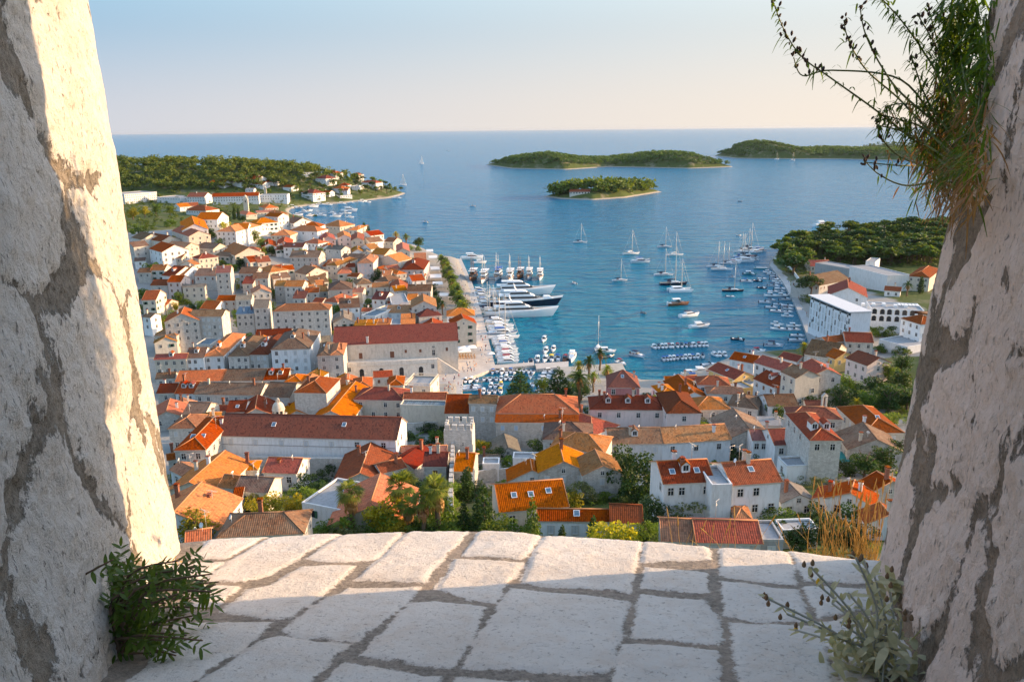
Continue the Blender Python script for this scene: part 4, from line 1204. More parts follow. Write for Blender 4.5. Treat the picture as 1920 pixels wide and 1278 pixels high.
for r_ in range(4):
    for k in range(13):
        o = link('window', win_mesh('W' if (r_ + k) % 3 else 'd', 1.0, 2.2)); kid(o, ho); o.location = (hx0, hy0 + (hy1 - hy0) * (k + .5) / 13, 1.9 + 3.1 * r_); o.rotation_euler = (0, 0, -math.pi / 2)
b = MB(); b.box(hx0 - 1.2, -hx0 + .3, hy0 - .4, hy1 + .4, 15.33, 15.75, 0); b.build('roof_canopy', [WALL['h']], ho)
b = MB(); b.box(hx0 - .05, hx0 - .01, hy0 + .5, hy1 - .5, 13.7, 15.2, 0); b.build('window_band', [M_DARK], ho)
hw2 = eave_house('f', 1030, 832, 1468, 852, 722, 10.5, 'q', 'h', win=(2, 7, 'A'), wind=(1.9, 1.5), depth=15, label='white hotel wing with arched windows and roof equipment beside the hotel block', name='hotel')
b = MB()
for k in range(5): b.box(-14 + k * 4.5, -12.6 + k * 4.5, -2 + (k % 3), .6 + (k % 3), 10.35, 11.5, 0)
for k in range(6): b.box(2 + k * 1.5, 3.1 + k * 1.5, 2, 5.5, 10.5, 10.9, 0)
b.build('roof_equipment', [M_WHITE], hw2)
crop(1400, 390, 4.408)
mk = eave_house('f', 985, 440, 1063, 446, 415, 11, 'q', 'w', win=(0, 0, 'd'), label='white rooftop plant room with chimneys above the grey flat-roofed hall', name='plant_room')
# church towers in the far cove
def bell_tower(px, py, h, w, label, roof=True):
    g = on_ground(px, py); t = empty('church_tower', tuple(g), rad(10)); setp(t, label, 'church tower'); b = MB()
    b.box(-w / 2, w / 2, -w / 2, w / 2, -3, h * .8, 0); b.box(-w / 2 - .15, w / 2 + .15, -w / 2 - .15, w / 2 + .15, h * .8, h * .83, 0); b.build('shaft', [WALL['c']], t)
    b = MB(); b.box(-w * .36, w * .36, -w * .36, w * .36, h * .83, h * .93, 0); b.build('bell_storey', [WALL['c']], t)
    for a in range(4): o = link('bell_opening', win_mesh('A', w * .22, h * .08)); kid(o, t); o.rotation_euler = (0, 0, a * math.pi / 2); o.location = (math.sin(a * math.pi / 2) * w / 2, -math.cos(a * math.pi / 2) * w / 2, h * .68)
    b = MB(); b.lathe([(w * .38, h * .93), (w * .30, h * .97), (w * .12, h), (0, h * 1.04)], 8, 0); b.build('spire', [WALL['c']], t)
bell_tower(463, 402, 21, 5.0, 'tall cream monastery bell tower rising behind the houses of the far cove')
bell_tower(498, 366, 12, 3.2, 'slim white church tower beside the long flat hotel of the far cove')
# chapel bellcote on the hillside
bc = on_ground(1545, 757, 7.2); bcr = empty('bellcote', tuple(bc), rad(20)); setp(bcr, 'small stone bellcote with an open arch on the maroon chapel roof', 'bellcote')
b = MB(); b.box(-.9, -.45, -.25, .25, -2, 2.2, 0); b.box(.45, .9, -.25, .25, -2, 2.2, 0); b.box(-1., 1., -.3, .3, 2.2, 2.5, 0); b.face([(-1, -.3, 2.5), (1, -.3, 2.5), (0, -.3, 3.3)], 0); b.face([(1, .3, 2.5), (-1, .3, 2.5), (0, .3, 3.3)], 0)
b.face([(1, -.3, 2.5), (1, .3, 2.5), (0, .3, 3.3), (0, -.3, 3.3)], 0); b.face([(-1, .3, 2.5), (-1, -.3, 2.5), (0, -.3, 3.3), (0, .3, 3.3)], 0); b.build('arch', [WALL['s']], bcr)
b = MB(); b.lathe([(.0, 1.9), (.12, 1.85), (.2, 1.5), (.32, 1.25)], 10, 0); b.build('bell', [simple('bronze', (.12, .09, .05), .5, .6)], bcr)
# cafe awnings and parasols
def awning(px, py, w, d, h, col, label, rz=0., name='cafe_awning', group='awnings and parasols on the quay'):
    g = on_ground(px, py); g[2] = max(g[2], 1.31); r = empty(name, tuple(g), rz); setp(r, label, 'awning', group); b = MB()
    n = 3
    for k in range(n):
        x0, x1 = -w / 2 + w * k / n, -w / 2 + w * (k + 1) / n - .05; xm = (x0 + x1) / 2
        slope(b, [(x0, -d / 2, h), (xm, -d / 2, h + .7), (xm, d / 2, h + .7), (x0, d / 2, h)], .04, (0, 1, 0), 0, 0); slope(b, [(x1, -d / 2, h), (xm, -d / 2, h + .7), (xm, d / 2, h + .7), (x1, d / 2, h)], .04, (0, 1, 0), 0, 0)
        b.box(x0, x1, -d / 2, -d / 2 + .03, h - .3, h, 0)
    b.build('canopy', [col], r)
    for sx in (-1, 1):
        for sy in (-1, 1): q = MB(); q.tube([(sx * (w / 2 - .1), sy * (d / 2 - .1), 0), (sx * (w / 2 - .1), sy * (d / 2 - .1), h)], .04, 5); q.build('post', [M_WHITE], r)
M_CANV = simple('white_canvas', (.80, .78, .74), .8); 
lab_aw = ['white cafe awning at the seaward end of the palm row', 'white cafe awning beside the tallest quay palms', 'broad white awning halfway along the palm row', 'white awning behind the palms by the corner cafe', 'small white awning at the town end of the palm row', 'low white awning in front of the waterside houses']
for (x, y, w, d), lb in zip(((812, 490, 9, 6), (816, 512, 10, 6), (817, 527, 11, 7), (821, 541, 8, 6), (833, 563, 6, 5), (806, 478, 8, 5)), lab_aw): awning(x, y, w, d, 3.2, M_CANV, lb, rad(-83))
def parasol(px, py, s, col, label, h=2.6):
    g = on_ground(px, py); g[2] = max(g[2], 1.31); r = empty('parasol', tuple(g), rad(12)); setp(r, label, 'parasol', 'awnings and parasols on the quay'); b = MB(); q = s / 2
    A = [(-q, -q, h), (q, -q, h), (q, q, h), (-q, q, h)]
    for i in range(4): slope(b, [A[i], A[(i + 1) % 4], (0, 0, h + .8)], .03, np.array(A[(i + 1) % 4]) - np.array(A[i]), 0, 0)
    b.build('canopy', [col], r); q_ = MB(); q_.tube([(0, 0, 0), (0, 0, h + .75)], .05, 6); q_.build('pole', [M_WHITE], r)
for (x, y), lb in zip(((866, 664), (871, 669), (882, 662), (921, 678)), ('cream square parasol closest to the gable-fronted house', 'cream square parasol above the cafe tables on the quay', 'cream square parasol on the water side of the quay cafe', 'small cream parasol kiosk at the quay corner')): parasol(x, y, 5.2 if x < 900 else 3, M_CANV, lb)
parasol(1574, 873, 6.0, simple('teal_canvas', (.02, .22, .22), .8), 'round-looking teal and white parasol on a terrace below the hillside houses', 2.4)
# ---------------------------------------------------------------- boats
M_HULL = simple('white_gelcoat', (.80, .80, .79), .28, var=.06); M_NAVY = simple('navy_hull', (.012, .02, .045), .2); M_WOOD = simple('varnished_wood', (.22, .09, .04), .4, var=.3)
M_TEAK = simple('teak_deck', (.40, .29, .19), .7, var=.25); M_CANVB = simple('blue_canvas', (.02, .11, .36), .8); M_CANVR = simple('red_canvas', (.34, .03, .045), .8); M_CANVY = simple('yellow_canvas', (.75, .47, .04), .8)
M_CANVN = simple('navy_canvas', (.02, .03, .07), .8); M_RUB = simple('grey_rubber', (.16, .17, .18), .7); M_MAST = simple('mast_metal', (.62, .60, .56), .35, .3); M_STRIPE = simple('blue_stripe', (.03, .08, .20), .4)
M_INNER = simple('cockpit_lining', (.52, .50, .47), .6); M_TEALH = simple('teal_hull', (.04, .22, .25), .4)
def hull(b, L, B, H, bow=1.3, tr=.85, mi=0, deck=1, dz=.12, stripe=None, n=14, bowh=1.35, fine=1.6):
    """lofted hull, bow towards +X, waterline at z = 0"""
    xs = np.linspace(-L / 2, L / 2, n); secs = []
    for i, x in enumerate(xs):
        t = i / (n - 1); hb = B / 2 * (tr + (1 - tr) * min(1, t / .35)) if t < .35 else B / 2 * max(.015, (1 - ((t - .35) / .65) ** fine * 1.0))
        sh = H * (1 + (bowh - 1) * t ** 2); fl = .62 + .2 * (1 - t)
        rake = bow * (t ** 6) * H
        secs.append([(x - rake * .5, -hb * fl * .55, -.35 * H), (x - rake * .15, -hb * fl, .12 * H), (x + rake * .2, -hb * .97, sh * .75), (x + rake * .3, -hb, sh), (x + rake * .3, -hb * .86, sh), (x + rake * .2, -hb * .86, sh - dz)])
    base = len(b.v); k = 6
    for S in secs:
        for p in S: b.v.append(p)
        for p in S[::-1]: b.v.append((p[0], -p[1], p[2]))
    m2 = 12
    for i in range(n - 1):
        for j in range(m2):
            j2 = (j + 1) % m2
            mi_ = mi
            if j == 5: mi_ = deck
            if stripe is not None and j in (2, 8): mi_ = stripe
            if j == 11: mi_ = mi
            b.f.append([base + i * m2 + j, base + i * m2 + j2, base + (i + 1) * m2 + j2, base + (i + 1) * m2 + j]); b.m.append(mi_); b.sm.append(j not in (5,)); b.uv.extend([(0, 0)] * 4)
    b.f.append([base + j for j in range(m2)][::-1]); b.m.append(mi); b.sm.append(False); b.uv.extend([(0, 0)] * m2)
    return lambda t: H * (1 + (bowh - 1) * t ** 2)
def frustum(b, x0, x1, y, z0, z1, fx0, fx1, fy, mi=0, mtop=None):
    """cabin block: base x0..x1 +-y, top inset by fx0 (aft), fx1 (front), fy"""
    P = [(x0, -y, z0), (x1, -y * .8, z0), (x1, y * .8, z0), (x0, y, z0)]; Q = [(x0 + fx0, -y + fy, z1), (x1 - fx1, -(y * .8) + fy, z1), (x1 - fx1, y * .8 - fy, z1), (x0 + fx0, y - fy, z1)]
    for i in range(4): j = (i + 1) % 4; b.face([P[i], P[j], Q[j], Q[i]], mi)
    b.face(Q, mi if mtop is None else mtop)
BOAT = {}
def proto(kind):
    """list of (part name, mesh, location) for each kind of boat, built once"""
    if kind in BOAT: return BOAT[kind]
    parts = []; base, _, var = kind.partition(':')
    cv = {'b': M_CANVB, 'r': M_CANVR, 'w': M_CANV, 'y': M_CANVY, 'n': M_CANVN}.get(var[:1], M_CANV)
    if base in ('motor', 'open', 'runabout', 'wooden'):           # 6 m
        b = MB(); hm = M_WOOD if base == 'wooden' else M_TEALH if var == 't' else M_NAVY if var == 'd' else M_HULL
        hull(b, 6, 2.25, .75, deck=1, dz=.35 if base != 'wooden' else .2, stripe=2, n=12); parts.append(('hull', b.mesh('hull', [hm, M_INNER if base != 'wooden' else M_TEAK, M_STRIPE if var in 'bn' else hm])))
        b = MB(); b.box(-2.6, -1.9, -.7, .7, .35, .75, 0); parts.append(('stern_seat', b.mesh('stern_seat', [M_CANVN if var == 'n' else M_CANV]))); b = MB(); frustum(b, .6, 2.4, .78, .35, 1.02, .1, .7, .12, 0); parts.append(('foredeck', b.mesh('foredeck', [M_HULL if base != 'wooden' else M_WOOD, M_CANVN if var == 'n' else M_CANV])))
        b = MB(); b.face([(.55, -.75, .95), (.55, .75, .95), (.15, .62, 1.5), (.15, -.62, 1.5)], 0); b.face([(.55, -.75, .95), (.15, -.62, 1.5), (-.5, -.75, .98)], 0); b.face([(.55, .75, .95), (-.5, .75, .98), (.15, .62, 1.5)], 0); parts.append(('windscreen', b.mesh('windscreen', [M_DARK])))
        b = MB(); b.box(-3.35, -2.95, -.2, .2, .2, 1.15, 0); b.box(-3.3, -3.05, -.09, .09, -.5, .2, 0); parts.append(('outboard_engine', b.mesh('outboard_engine', [M_NAVY if var != 'w' else M_HULL])))
        if base in ('motor', 'wooden'):
            b = MB(); n = 5
            for k in range(n):
                a0, a1 = [(-.85 + 1.7 * q / n) for q in (k, k + 1)]; z0, z1 = [2.05 - .22 * (q / .85) ** 2 for q in (a0, a1)]
                b.face([(-1.9, a0, z0), (.35, a0, z0), (.35, a1, z1), (-1.9, a1, z1)], 0); b.face([(-1.9, a1, z1 - .04), (.35, a1, z1 - .04), (.35, a0, z0 - .04), (-1.9, a0, z0 - .04)], 0)
            for x in (-1.6, .2):
                for s in (-1, 1): b.tube([(x, s * .85, .7), (x, s * .82, 1.85)], .025, 4, 1)
            parts.append(('canopy', b.mesh('canopy', [cv, M_MAST])))
    elif base == 'cruiser':                                       # 10 m motor cruiser
        b = MB(); hull(b, 10, 3.2, 1.25, deck=1, dz=.1, stripe=2, n=16); parts.append(('hull', b.mesh('hull', [M_HULL, M_INNER, M_STRIPE if var == 'b' else M_HULL])))
        b = MB(); frustum(b, -2.2, 3.2, 1.25, 1.2, 2.2, .3, 1.6, .2, 0); b.box(-4.4, -2.3, -1.2, 1.2, 1.15, 1.5, 1); parts.append(('cabin', b.mesh('cabin', [M_HULL, M_CANV])))
        b = MB(); frustum(b, -1.9, 2.72, 1.2, 1.5, 2.0, .2, .9, .07, 0); parts.append(('cabin_window', b.mesh('cabin_window', [M_DARK])))
        b = MB(); frustum(b, -2.4, 1.0, 1.0, 2.75, 2.95, .1, .2, .1, 0); [b.tube([(x, s * .95, 2.1), (x, s * .9, 2.8)], .05, 5, 1) for x in (-2.1, .5) for s in (-1, 1)]; parts.append(('hardtop', b.mesh('hardtop', [cv if var else M_HULL, M_MAST])))
        b = MB(); [b.tube([(1.5 + .8 * k, s * (1.25 - .22 * k), 1.45), (1.5 + .8 * k, s * (1.25 - .22 * k), 2.0)], .025, 4) for k in range(4) for s in (-1, 1)]; [b.tube([(1.5 + .8 * k, s * (1.25 - .22 * k), 2.0) for k in range(4)] + [(5.0, 0, 2.15)], .025, 4) for s in (-1, 1)]; parts.append(('railing', b.mesh('railing', [M_MAST])))
    elif base == 'sail':                                          # 12 m yacht
        b = MB(); hull(b, 12, 3.6, 1.05, tr=.7, deck=1, dz=.06, n=18, bowh=1.2, fine=1.9, stripe=2); parts.append(('hull', b.mesh('hull', [M_NAVY if var == 'd' else M_HULL, M_TEAK if var in 'dw' else M_INNER, M_STRIPE if var == 'b' else (M_NAVY if var == 'd' else M_HULL)])))
        b = MB(); frustum(b, -1.2, 3.4, 1.1, 1.0, 1.55, .1, 1.2, .25, 0); b.box(-1.0, 2.2, -1.02, -.96, 1.15, 1.38, 1); b.box(-1.0, 2.2, .96, 1.02, 1.15, 1.38, 1); parts.append(('cabin', b.mesh('cabin', [M_HULL, M_DARK])))
        b = MB(); b.tube([(.9, 0, 1), (.9, 0, 9), (.9, 0, 17)], [.16, .14, .09], 7); b.tube([(.9, -.9, 7), (.9, .9, 7)], .05, 5); b.tube([(.9, -.7, 12), (.9, .7, 12)], .05, 5)
        for p in ((6, 0, 1.3), (-5.8, 0, 1.2), (.8, 1.6, 1.1), (.8, -1.6, 1.1)): b.tube([p, (.9, 0, 16.8)], .028, 3, 0, False)
        parts.append(('mast', b.mesh('mast', [M_MAST])))
        b = MB(); b.tube([(.8, 0, 2.5), (-1.5, 0, 2.55), (-4.2, 0, 2.45)], [.22, .28, .16], 7, 0); parts.append(('furled_sail', b.mesh('furled_sail', [M_CANVN if var in 'db' else M_CANV])))
        if var not in 'x':
            b = MB(); frustum(b, -2.6, -.9, 1.1, 1.5, 2.3, .5, .5, .15, 0); parts.append(('sprayhood', b.mesh('sprayhood', [M_CANVN if var in 'db' else M_CANVB if var == 'c' else M_CANV])))
    elif base == 'sailing':                                       # under sail
        parts = list(proto('sail:w'))[:3]; b = MB()
        b.face([(.75, 0, 2.4), (-4.2, .5, 2.4), (.8, .05, 16.5)], 0); b.face([(.7, .08, 2.4), (.75, .13, 16.5), (-4.2, .58, 2.4)], 0); b.face([(5.8, 0, 1.5), (.4, .9, 2.2), (1.05, .1, 15.8)], 0); b.face([(5.8, .05, 1.5), (1.05, .16, 15.8), (.4, .96, 2.2)], 0)
        parts.append(('sail', b.mesh('sail', [M_CANV])))
    elif base == 'cat':                                           # catamaran 12 m
        b = MB()
        for s in (-1, 1):
            c = MB(); hull(c, 12, 1.6, 1.4, tr=.7, n=14, bowh=1.1); b0 = len(b.v); b.v += [(x, y + s * 2.5, z) for x, y, z in c.v]; b.f += [[q + b0 for q in f] for f in c.f]; b.m += c.m; b.sm += c.sm; b.uv += c.uv
        b.box(-5, 2.5, -2.2, 2.2, .7, 1.42, 0); parts.append(('hull', b.mesh('hull', [M_HULL, M_INNER])))
        b = MB(); frustum(b, -4.2, 2.2, 2.2, 1.42, 2.7, .2, 1.4, .4, 0); frustum(b, -3.9, 1.6, 2.05, 1.8, 2.4, .2, .75, .16, 1); parts.append(('cabin', b.mesh('cabin', [M_HULL, M_DARK])))
        parts.append(('mast', proto('sail:w')[2][1])); parts.append(('furled_sail', proto('sail:w')[3][1]))
    elif base == 'dinghy':
        b = MB()
        for s in (-1, 1): b.tube([(-1.7, s * .65, .25), (.6, s * .65, .28), (1.4, s * .35, .38), (1.75, 0, .45)], [.2, .22, .2, .15], 8, 0)
        b.box(-1.6, 1.2, -.5, .5, .05, .15, 1); b.box(-.5, -.2, -.55, .55, .2, .36, 1); parts.append(('hull', b.mesh('hull', [M_RUB if var != 'w' else M_HULL, M_INNER])))
        b = MB(); b.box(-2.05, -1.7, -.14, .14, .1, .85, 0); parts.append(('outboard_engine', b.mesh('outboard_engine', [M_NAVY])))
    elif base == 'gulet':                                         # 22 m excursion ship
        hm = M_WOOD if var == 'm' else M_HULL; b = MB(); hull(b, 22, 5.6, 2.3, tr=.75, deck=1, dz=.1, n=18, bowh=1.75, bow=1.6, stripe=2); parts.append(('hull', b.mesh('hull', [hm, M_TEAK, M_WOOD])))
        b = MB(); frustum(b, -9, 5.5, 2.2, 2.3, 4.7, .2, .5, .12, 0); frustum(b, -4, 3.0, 1.7, 4.7, 6.6, .2, .6, .15, 0); parts.append(('deckhouse', b.mesh('deckhouse', [M_HULL if var != 'm' else M_WOOD])))
        b = MB(); frustum(b, -8.6, 5.52, 2.22, 3.3, 4.2, .1, .2, .07, 0); frustum(b, -3.6, 2.98, 1.72, 5.4, 6.2, .1, .3, .08, 0); parts.append(('deckhouse_window', b.mesh('deckhouse_window', [M_DARK])))
        b = MB(); b.box(-9.5, -1, -2.5, 2.5, 7.0, 7.12, 0); b.box(2.8, 5.8, -2.2, 2.2, 6.9, 7.02, 0); [b.tube([(x, s * 2.3, 4.7), (x, s * 2.3, 7)], .06, 5, 1) for x in (-9.2, -5, -1.3) for s in (-1, 1)]; parts.append(('awning', b.mesh('awning', [M_CANVB if var == 'b' else M_CANV, M_MAST])))
        for x, hh in ((4.5, 19), (-3.5, 16.5)):
            b = MB(); b.tube([(x, 0, 3), (x, 0, hh * .6), (x, 0, hh)], [.2, .17, .1], 7); b.tube([(x, -1.1, hh * .7), (x, 1.1, hh * .7)], .06, 5); b.tube([(x, 2.5, 2.6), (x, 0, hh * .92), (x, -2.5, 2.6)], .035, 3, 0, False); b.tube([(11.5 if x > 0 else -10, 0, 3.6), (x, 0, hh * .95)], .035, 3, 0, False); parts.append(('mast', b.mesh('mast', [M_MAST if var != 'm' else M_WOOD])))
        b = MB(); [b.tube([(10.8 - k * 1.2, s * min(2.6, .3 + k * .55), 3.7 - k * .1), (10.8 - k * 1.2, s * min(2.6, .3 + k * .55), 4.5 - k * .1)], .03, 4) for k in range(5) for s in (-1, 1)]; [b.tube([(10.8 - k * 1.2, s * min(2.6, .3 + k * .55), 4.5 - k * .1) for k in range(5)], .03, 4) for s in (-1, 1)]; parts.append(('railing', b.mesh('railing', [M_MAST])))
    elif base == 'superyacht':                                    # 42 m
        hm = M_NAVY if var == 'd' else M_HULL; b = MB(); hull(b, 42, 8.4, 4.0, tr=.86, deck=1, dz=.25, n=26, bowh=1.55, bow=1.9, stripe=2, fine=2.0); parts.append(('hull', b.mesh('hull', [hm, M_TEAK, M_HULL])))
        b = MB(); frustum(b, -13, 9, 3.6, 4.2, 6.8, .6, 4.2, .25, 0); frustum(b, -15.5, -12, 3.6, 6.45, 6.8, 0, 0, .05, 0); parts.append(('main_deck', b.mesh('main_deck', [M_HULL])))
        b = MB(); frustum(b, -12.4, 8.2, 3.62, 5.0, 6.0, .2, 1.5, .10, 0); frustum(b, -8.6, 3.3, 3.05, 7.5, 8.5, .2, 1.5, .12, 0); parts.append(('window_band', b.mesh('window_band', [M_DARK])))
        b = MB(); frustum(b, -9, 4.2, 3.0, 6.8, 9.2, .5, 3.6, .3, 0); frustum(b, -12.5, 0, 2.9, 9.2, 9.45, .2, 1, .2, 0); parts.append(('upper_deck', b.mesh('upper_deck', [M_HULL])))
        b = MB(); b.tube([(-5, -2.2, 9.4), (-6.2, -1.5, 11.6), (-6.2, 1.5, 11.6), (-5, 2.2, 9.4)], .3, 6); b.tube([(-6.2, 0, 11.6), (-6.6, 0, 14)], [.25, .08], 6); b.lathe([(.0, 12.9), (.5, 12.6), (.55, 12.3), (.3, 12)], 10, 0, (-6.2, -1.4, 0)); b.lathe([(.0, 12.9), (.5, 12.6), (.55, 12.3), (.3, 12)], 10, 0, (-6.2, 1.4, 0)); parts.append(('radar_arch', b.mesh('radar_arch', [M_HULL])))
        b = MB(); b.box(-20.8, -15, -3.3, 3.3, 3.8, 3.95, 0); parts.append(('aft_deck', b.mesh('aft_deck', [M_TEAK]))); b = MB(); frustum(b, -19, -16.0, 1.1, 3.96, 4.7, .2, .6, .2, 0); parts.append(('tender', b.mesh('tender', [M_HULL]))); b = MB(); [b.tube([(x, s * 3.9, 4.0), (x, s * 3.9, 4.9)], .04, 4) for x in range(-19, 12, 3) for s in (-1, 1)]; [b.tube([(-19, s * 3.9, 4.9), (11, s * 3.9, 4.9)], .04, 4) for s in (-1, 1)]; parts.append(('railing', b.mesh('railing', [M_MAST])))
        if var == 'd': b = MB(); frustum(b, 10.5, 17.2, 2.7, 4.45, 5.9, 1, 2.5, .4, 0); parts.append(('foredeck', b.mesh('foredeck', [M_HULL])))
    elif base == 'barge':
        b = MB(); b.box(-4, 4, -1.6, 1.6, -.3, .8, 0); b.box(-3.8, 3.8, -1.45, 1.45, .82, .9, 1); b.box(-3.6, -2.9, -.3, .3, .9, 1.4, 0); parts.append(('hull', b.mesh('hull', [M_TEALH, M_INNER])))
    BOAT[kind] = parts; return parts
BASEL = {'motor': 6, 'open': 6, 'runabout': 6, 'wooden': 6, 'cruiser': 10, 'sail': 12, 'sailing': 12, 'cat': 12, 'dinghy': 3.6, 'gulet': 22, 'superyacht': 42, 'barge': 8}
NAMEOF = {'motor': 'motor_boat', 'open': 'motor_boat', 'runabout': 'motor_boat', 'wooden': 'wooden_boat', 'cruiser': 'motor_cruiser', 'sail': 'sailing_yacht', 'sailing': 'sailing_yacht', 'cat': 'catamaran', 'dinghy': 'dinghy', 'gulet': 'excursion_ship', 'superyacht': 'superyacht', 'barge': 'barge'}
CVW = {'b': 'blue', 'r': 'dark red', 'w': 'white', 'y': 'yellow', 'n': 'navy', 't': 'teal', 'd': 'dark'}
def boat(kind, px, py, L, hd, desc=None, label=None, group=None):
    base, _, var = kind.partition(':'); p = at_z(*src(px, py), 0.); s = L / BASEL[base]
    r = empty(NAMEOF[base], (p[0], p[1], 0), rad(hd)); r.scale = (s, s, s)
    for nm, me in proto(kind): kid(link(nm, me), r)
    d = desc or {'motor': f"white motor boat with {CVW.get(var[:1], 'white')} canopy", 'open': 'open white motor boat', 'runabout': f"{CVW.get(var[:1], 'white')} runabout", 'wooden': 'wooden boat with white awning', 'cruiser': 'white cabin cruiser',
         'sail': ('dark-hulled' if var == 'd' else 'white') + ' sailing yacht with bare mast', 'sailing': 'yacht under white sail', 'cat': 'white catamaran with mast', 'dinghy': 'grey rubber dinghy' if var != 'w' else 'small white dinghy', 'gulet': 'two-masted excursion ship', 'superyacht': 'white superyacht', 'barge': 'flat teal barge'}[base]
    grp = group or {'sail': 'sailing yachts in the bay', 'gulet': 'excursion ships along the pier', 'superyacht': 'superyachts moored at the quay'}.get(base, 'boats in the harbour')
    if label: setp(r, label, 'boat', grp)
    else: add_thing(r, d, 'boat', grp, (p[0], p[1], .8))
    return r
BR = random.Random(9)
crop(850, 440, 4.565)
for (x, y, v, lb) in ((165, 402, 'm', 'dark wooden excursion ship closest to the pier'), (262, 410, '', 'white excursion ship with a broad white awning roof, two tall masts'), (378, 390, 'b', 'excursion ship with a bright blue awning'),
                      (485, 405, '', 'white two-masted excursion ship beside the blue-awninged one'), (568, 380, 'm', 'slim wooden excursion ship between two white ones'), (648, 382, '', 'white excursion ship second from the open-water end of the pier row'), (742, 388, '', 'white excursion ship at the open-water end of the pier row')):
    boat('gulet:' + v, x, y - 14, 21 if x < 520 else 18, -96 + BR.uniform(-3, 3), label=lb)
boat('cruiser', 155, 210, 17, 8, label='white passenger boat lying off the end of the stone pier'); boat('cruiser', 225, 245, 10, 15)
boat('superyacht', 575, 512, 38, 3, label='white superyacht moored farthest out, beside the excursion ships')
boat('superyacht:d', 610, 605, 39, 1, label='superyacht with a navy blue hull and white upper decks')
boat('superyacht', 570, 700, 37, 3, label='white superyacht on the town side of the navy-hulled one')
for x, y, L, k in ((215, 482, 9, 'cruiser'), (235, 508, 9, 'cruiser:b'), (245, 540, 10, 'cruiser'), (255, 572, 9, 'cruiser:b'), (268, 605, 10, 'cruiser'), (280, 640, 11, 'sail:b'), (300, 668, 11, 'sail:w'), (330, 700, 12, 'sail:w'), (345, 730, 11, 'sail:b'),
                   (370, 760, 12, 'cruiser'), (380, 782, 13, 'sail:w'), (400, 806, 13, 'cruiser'), (405, 832, 12, 'cruiser'), (415, 862, 14, 'cruiser:b'), (425, 890, 15, 'sail:x'), (420, 915, 10, 'cruiser'), (425, 936, 10, 'cruiser'), (438, 958, 10, 'cruiser:b'), (445, 980, 9, 'cruiser'), (452, 1002, 10, 'cruiser'),
                   (458, 1024, 9, 'cruiser:r'), (460, 1048, 10, 'cruiser'), (464, 1074, 9, 'cruiser:r'), (466, 1098, 9, 'cruiser')):
    boat(k, x, y, L, 5 + BR.uniform(-4, 4), group='boats moored stern-on to the quay')
boat('motor:w', 775, 908, 6.5, -100); boat('runabout', 1035, 418, 6, 110, label='small speedboat trailing a white wake in mid-bay'); boat('dinghy', 1630, 672, 4, -60, label='lone dark dinghy in mid-bay')
boat('sail:b', 1425, 395, 10, 10, label='small catamaran-like yacht with blue trim halfway across the bay'); boat('sail:b', 1085, 70, 12, 4, label='white yacht lying alone at the mouth of the bay'); boat('sail:w', 1520, 168, 13.5, 14, label='sunlit white yacht with the tallest mast off the islet side')
boat('cruiser:b', 1600, 240, 14, 4, label='white motor cruiser with blue canopy among the moored yachts'); boat('sail:x', 1240, 985, 11, 84, label='yacht whose tall mast rises behind the palm garden')
boat('motor:n', 1575, 1040, 7.5, -45); boat('motor:r', 1435, 1105, 6.5, -60); boat('motor:w', 1310, 1008, 8, 5); boat('runabout:d', 1325, 1050, 6, 30)
for x, y, k, L in ((790, 1005, 'motor:w', 6.5), (855, 990, 'motor:w', 6), (720, 1080, 'motor:w', 6.5), (785, 1080, 'motor:w', 7), (840, 1075, 'motor:y', 7), (895, 1072, 'motor:b', 7), (955, 1075, 'wooden:r', 7), (1015, 1065, 'cruiser', 12), (662, 1108, 'motor:n', 6.5)): boat(k, x, y, L, -95 + BR.uniform(-8, 8), group='boats along the small pier')
crop(850, 640, 5.486)
for i, (x, y) in enumerate(((125, 418), (180, 412), (240, 408), (320, 398), (375, 398), (440, 398), (490, 398), (540, 388), (590, 388), (630, 384), (405, 324), (455, 314), (500, 328), (545, 324), (590, 320), (630, 324), (675, 314), (725, 314), (775, 320), (820, 324), (795, 370), (385, 470), (435, 470), (490, 464), (310, 528), (370, 530), (425, 526), (485, 524), (815, 455), (875, 530), (985, 305), (968, 328), (948, 362), (938, 392), (932, 432), (926, 468), (936, 502))):
    k = {10: 'motor:b', 14: 'motor:b', 23: 'motor:y', 27: 'motor:y'}.get(i) or BR.choice(('motor:w', 'open', 'runabout', 'motor:w', 'open'))
    boat(k, x, y, BR.uniform(4.6, 5.4), (-92 if i < 30 else 10) + BR.uniform(-9, 9), group='small boats in the inner harbour')
boat('runabout', 190, 478, 7.5, 5, label='long open white boat lying sideways in the inner harbour'); boat('runabout:b', 180, 502, 7, 3, label='blue-striped boat lying sideways in the inner harbour')
crop(1040, 400, 3.692)
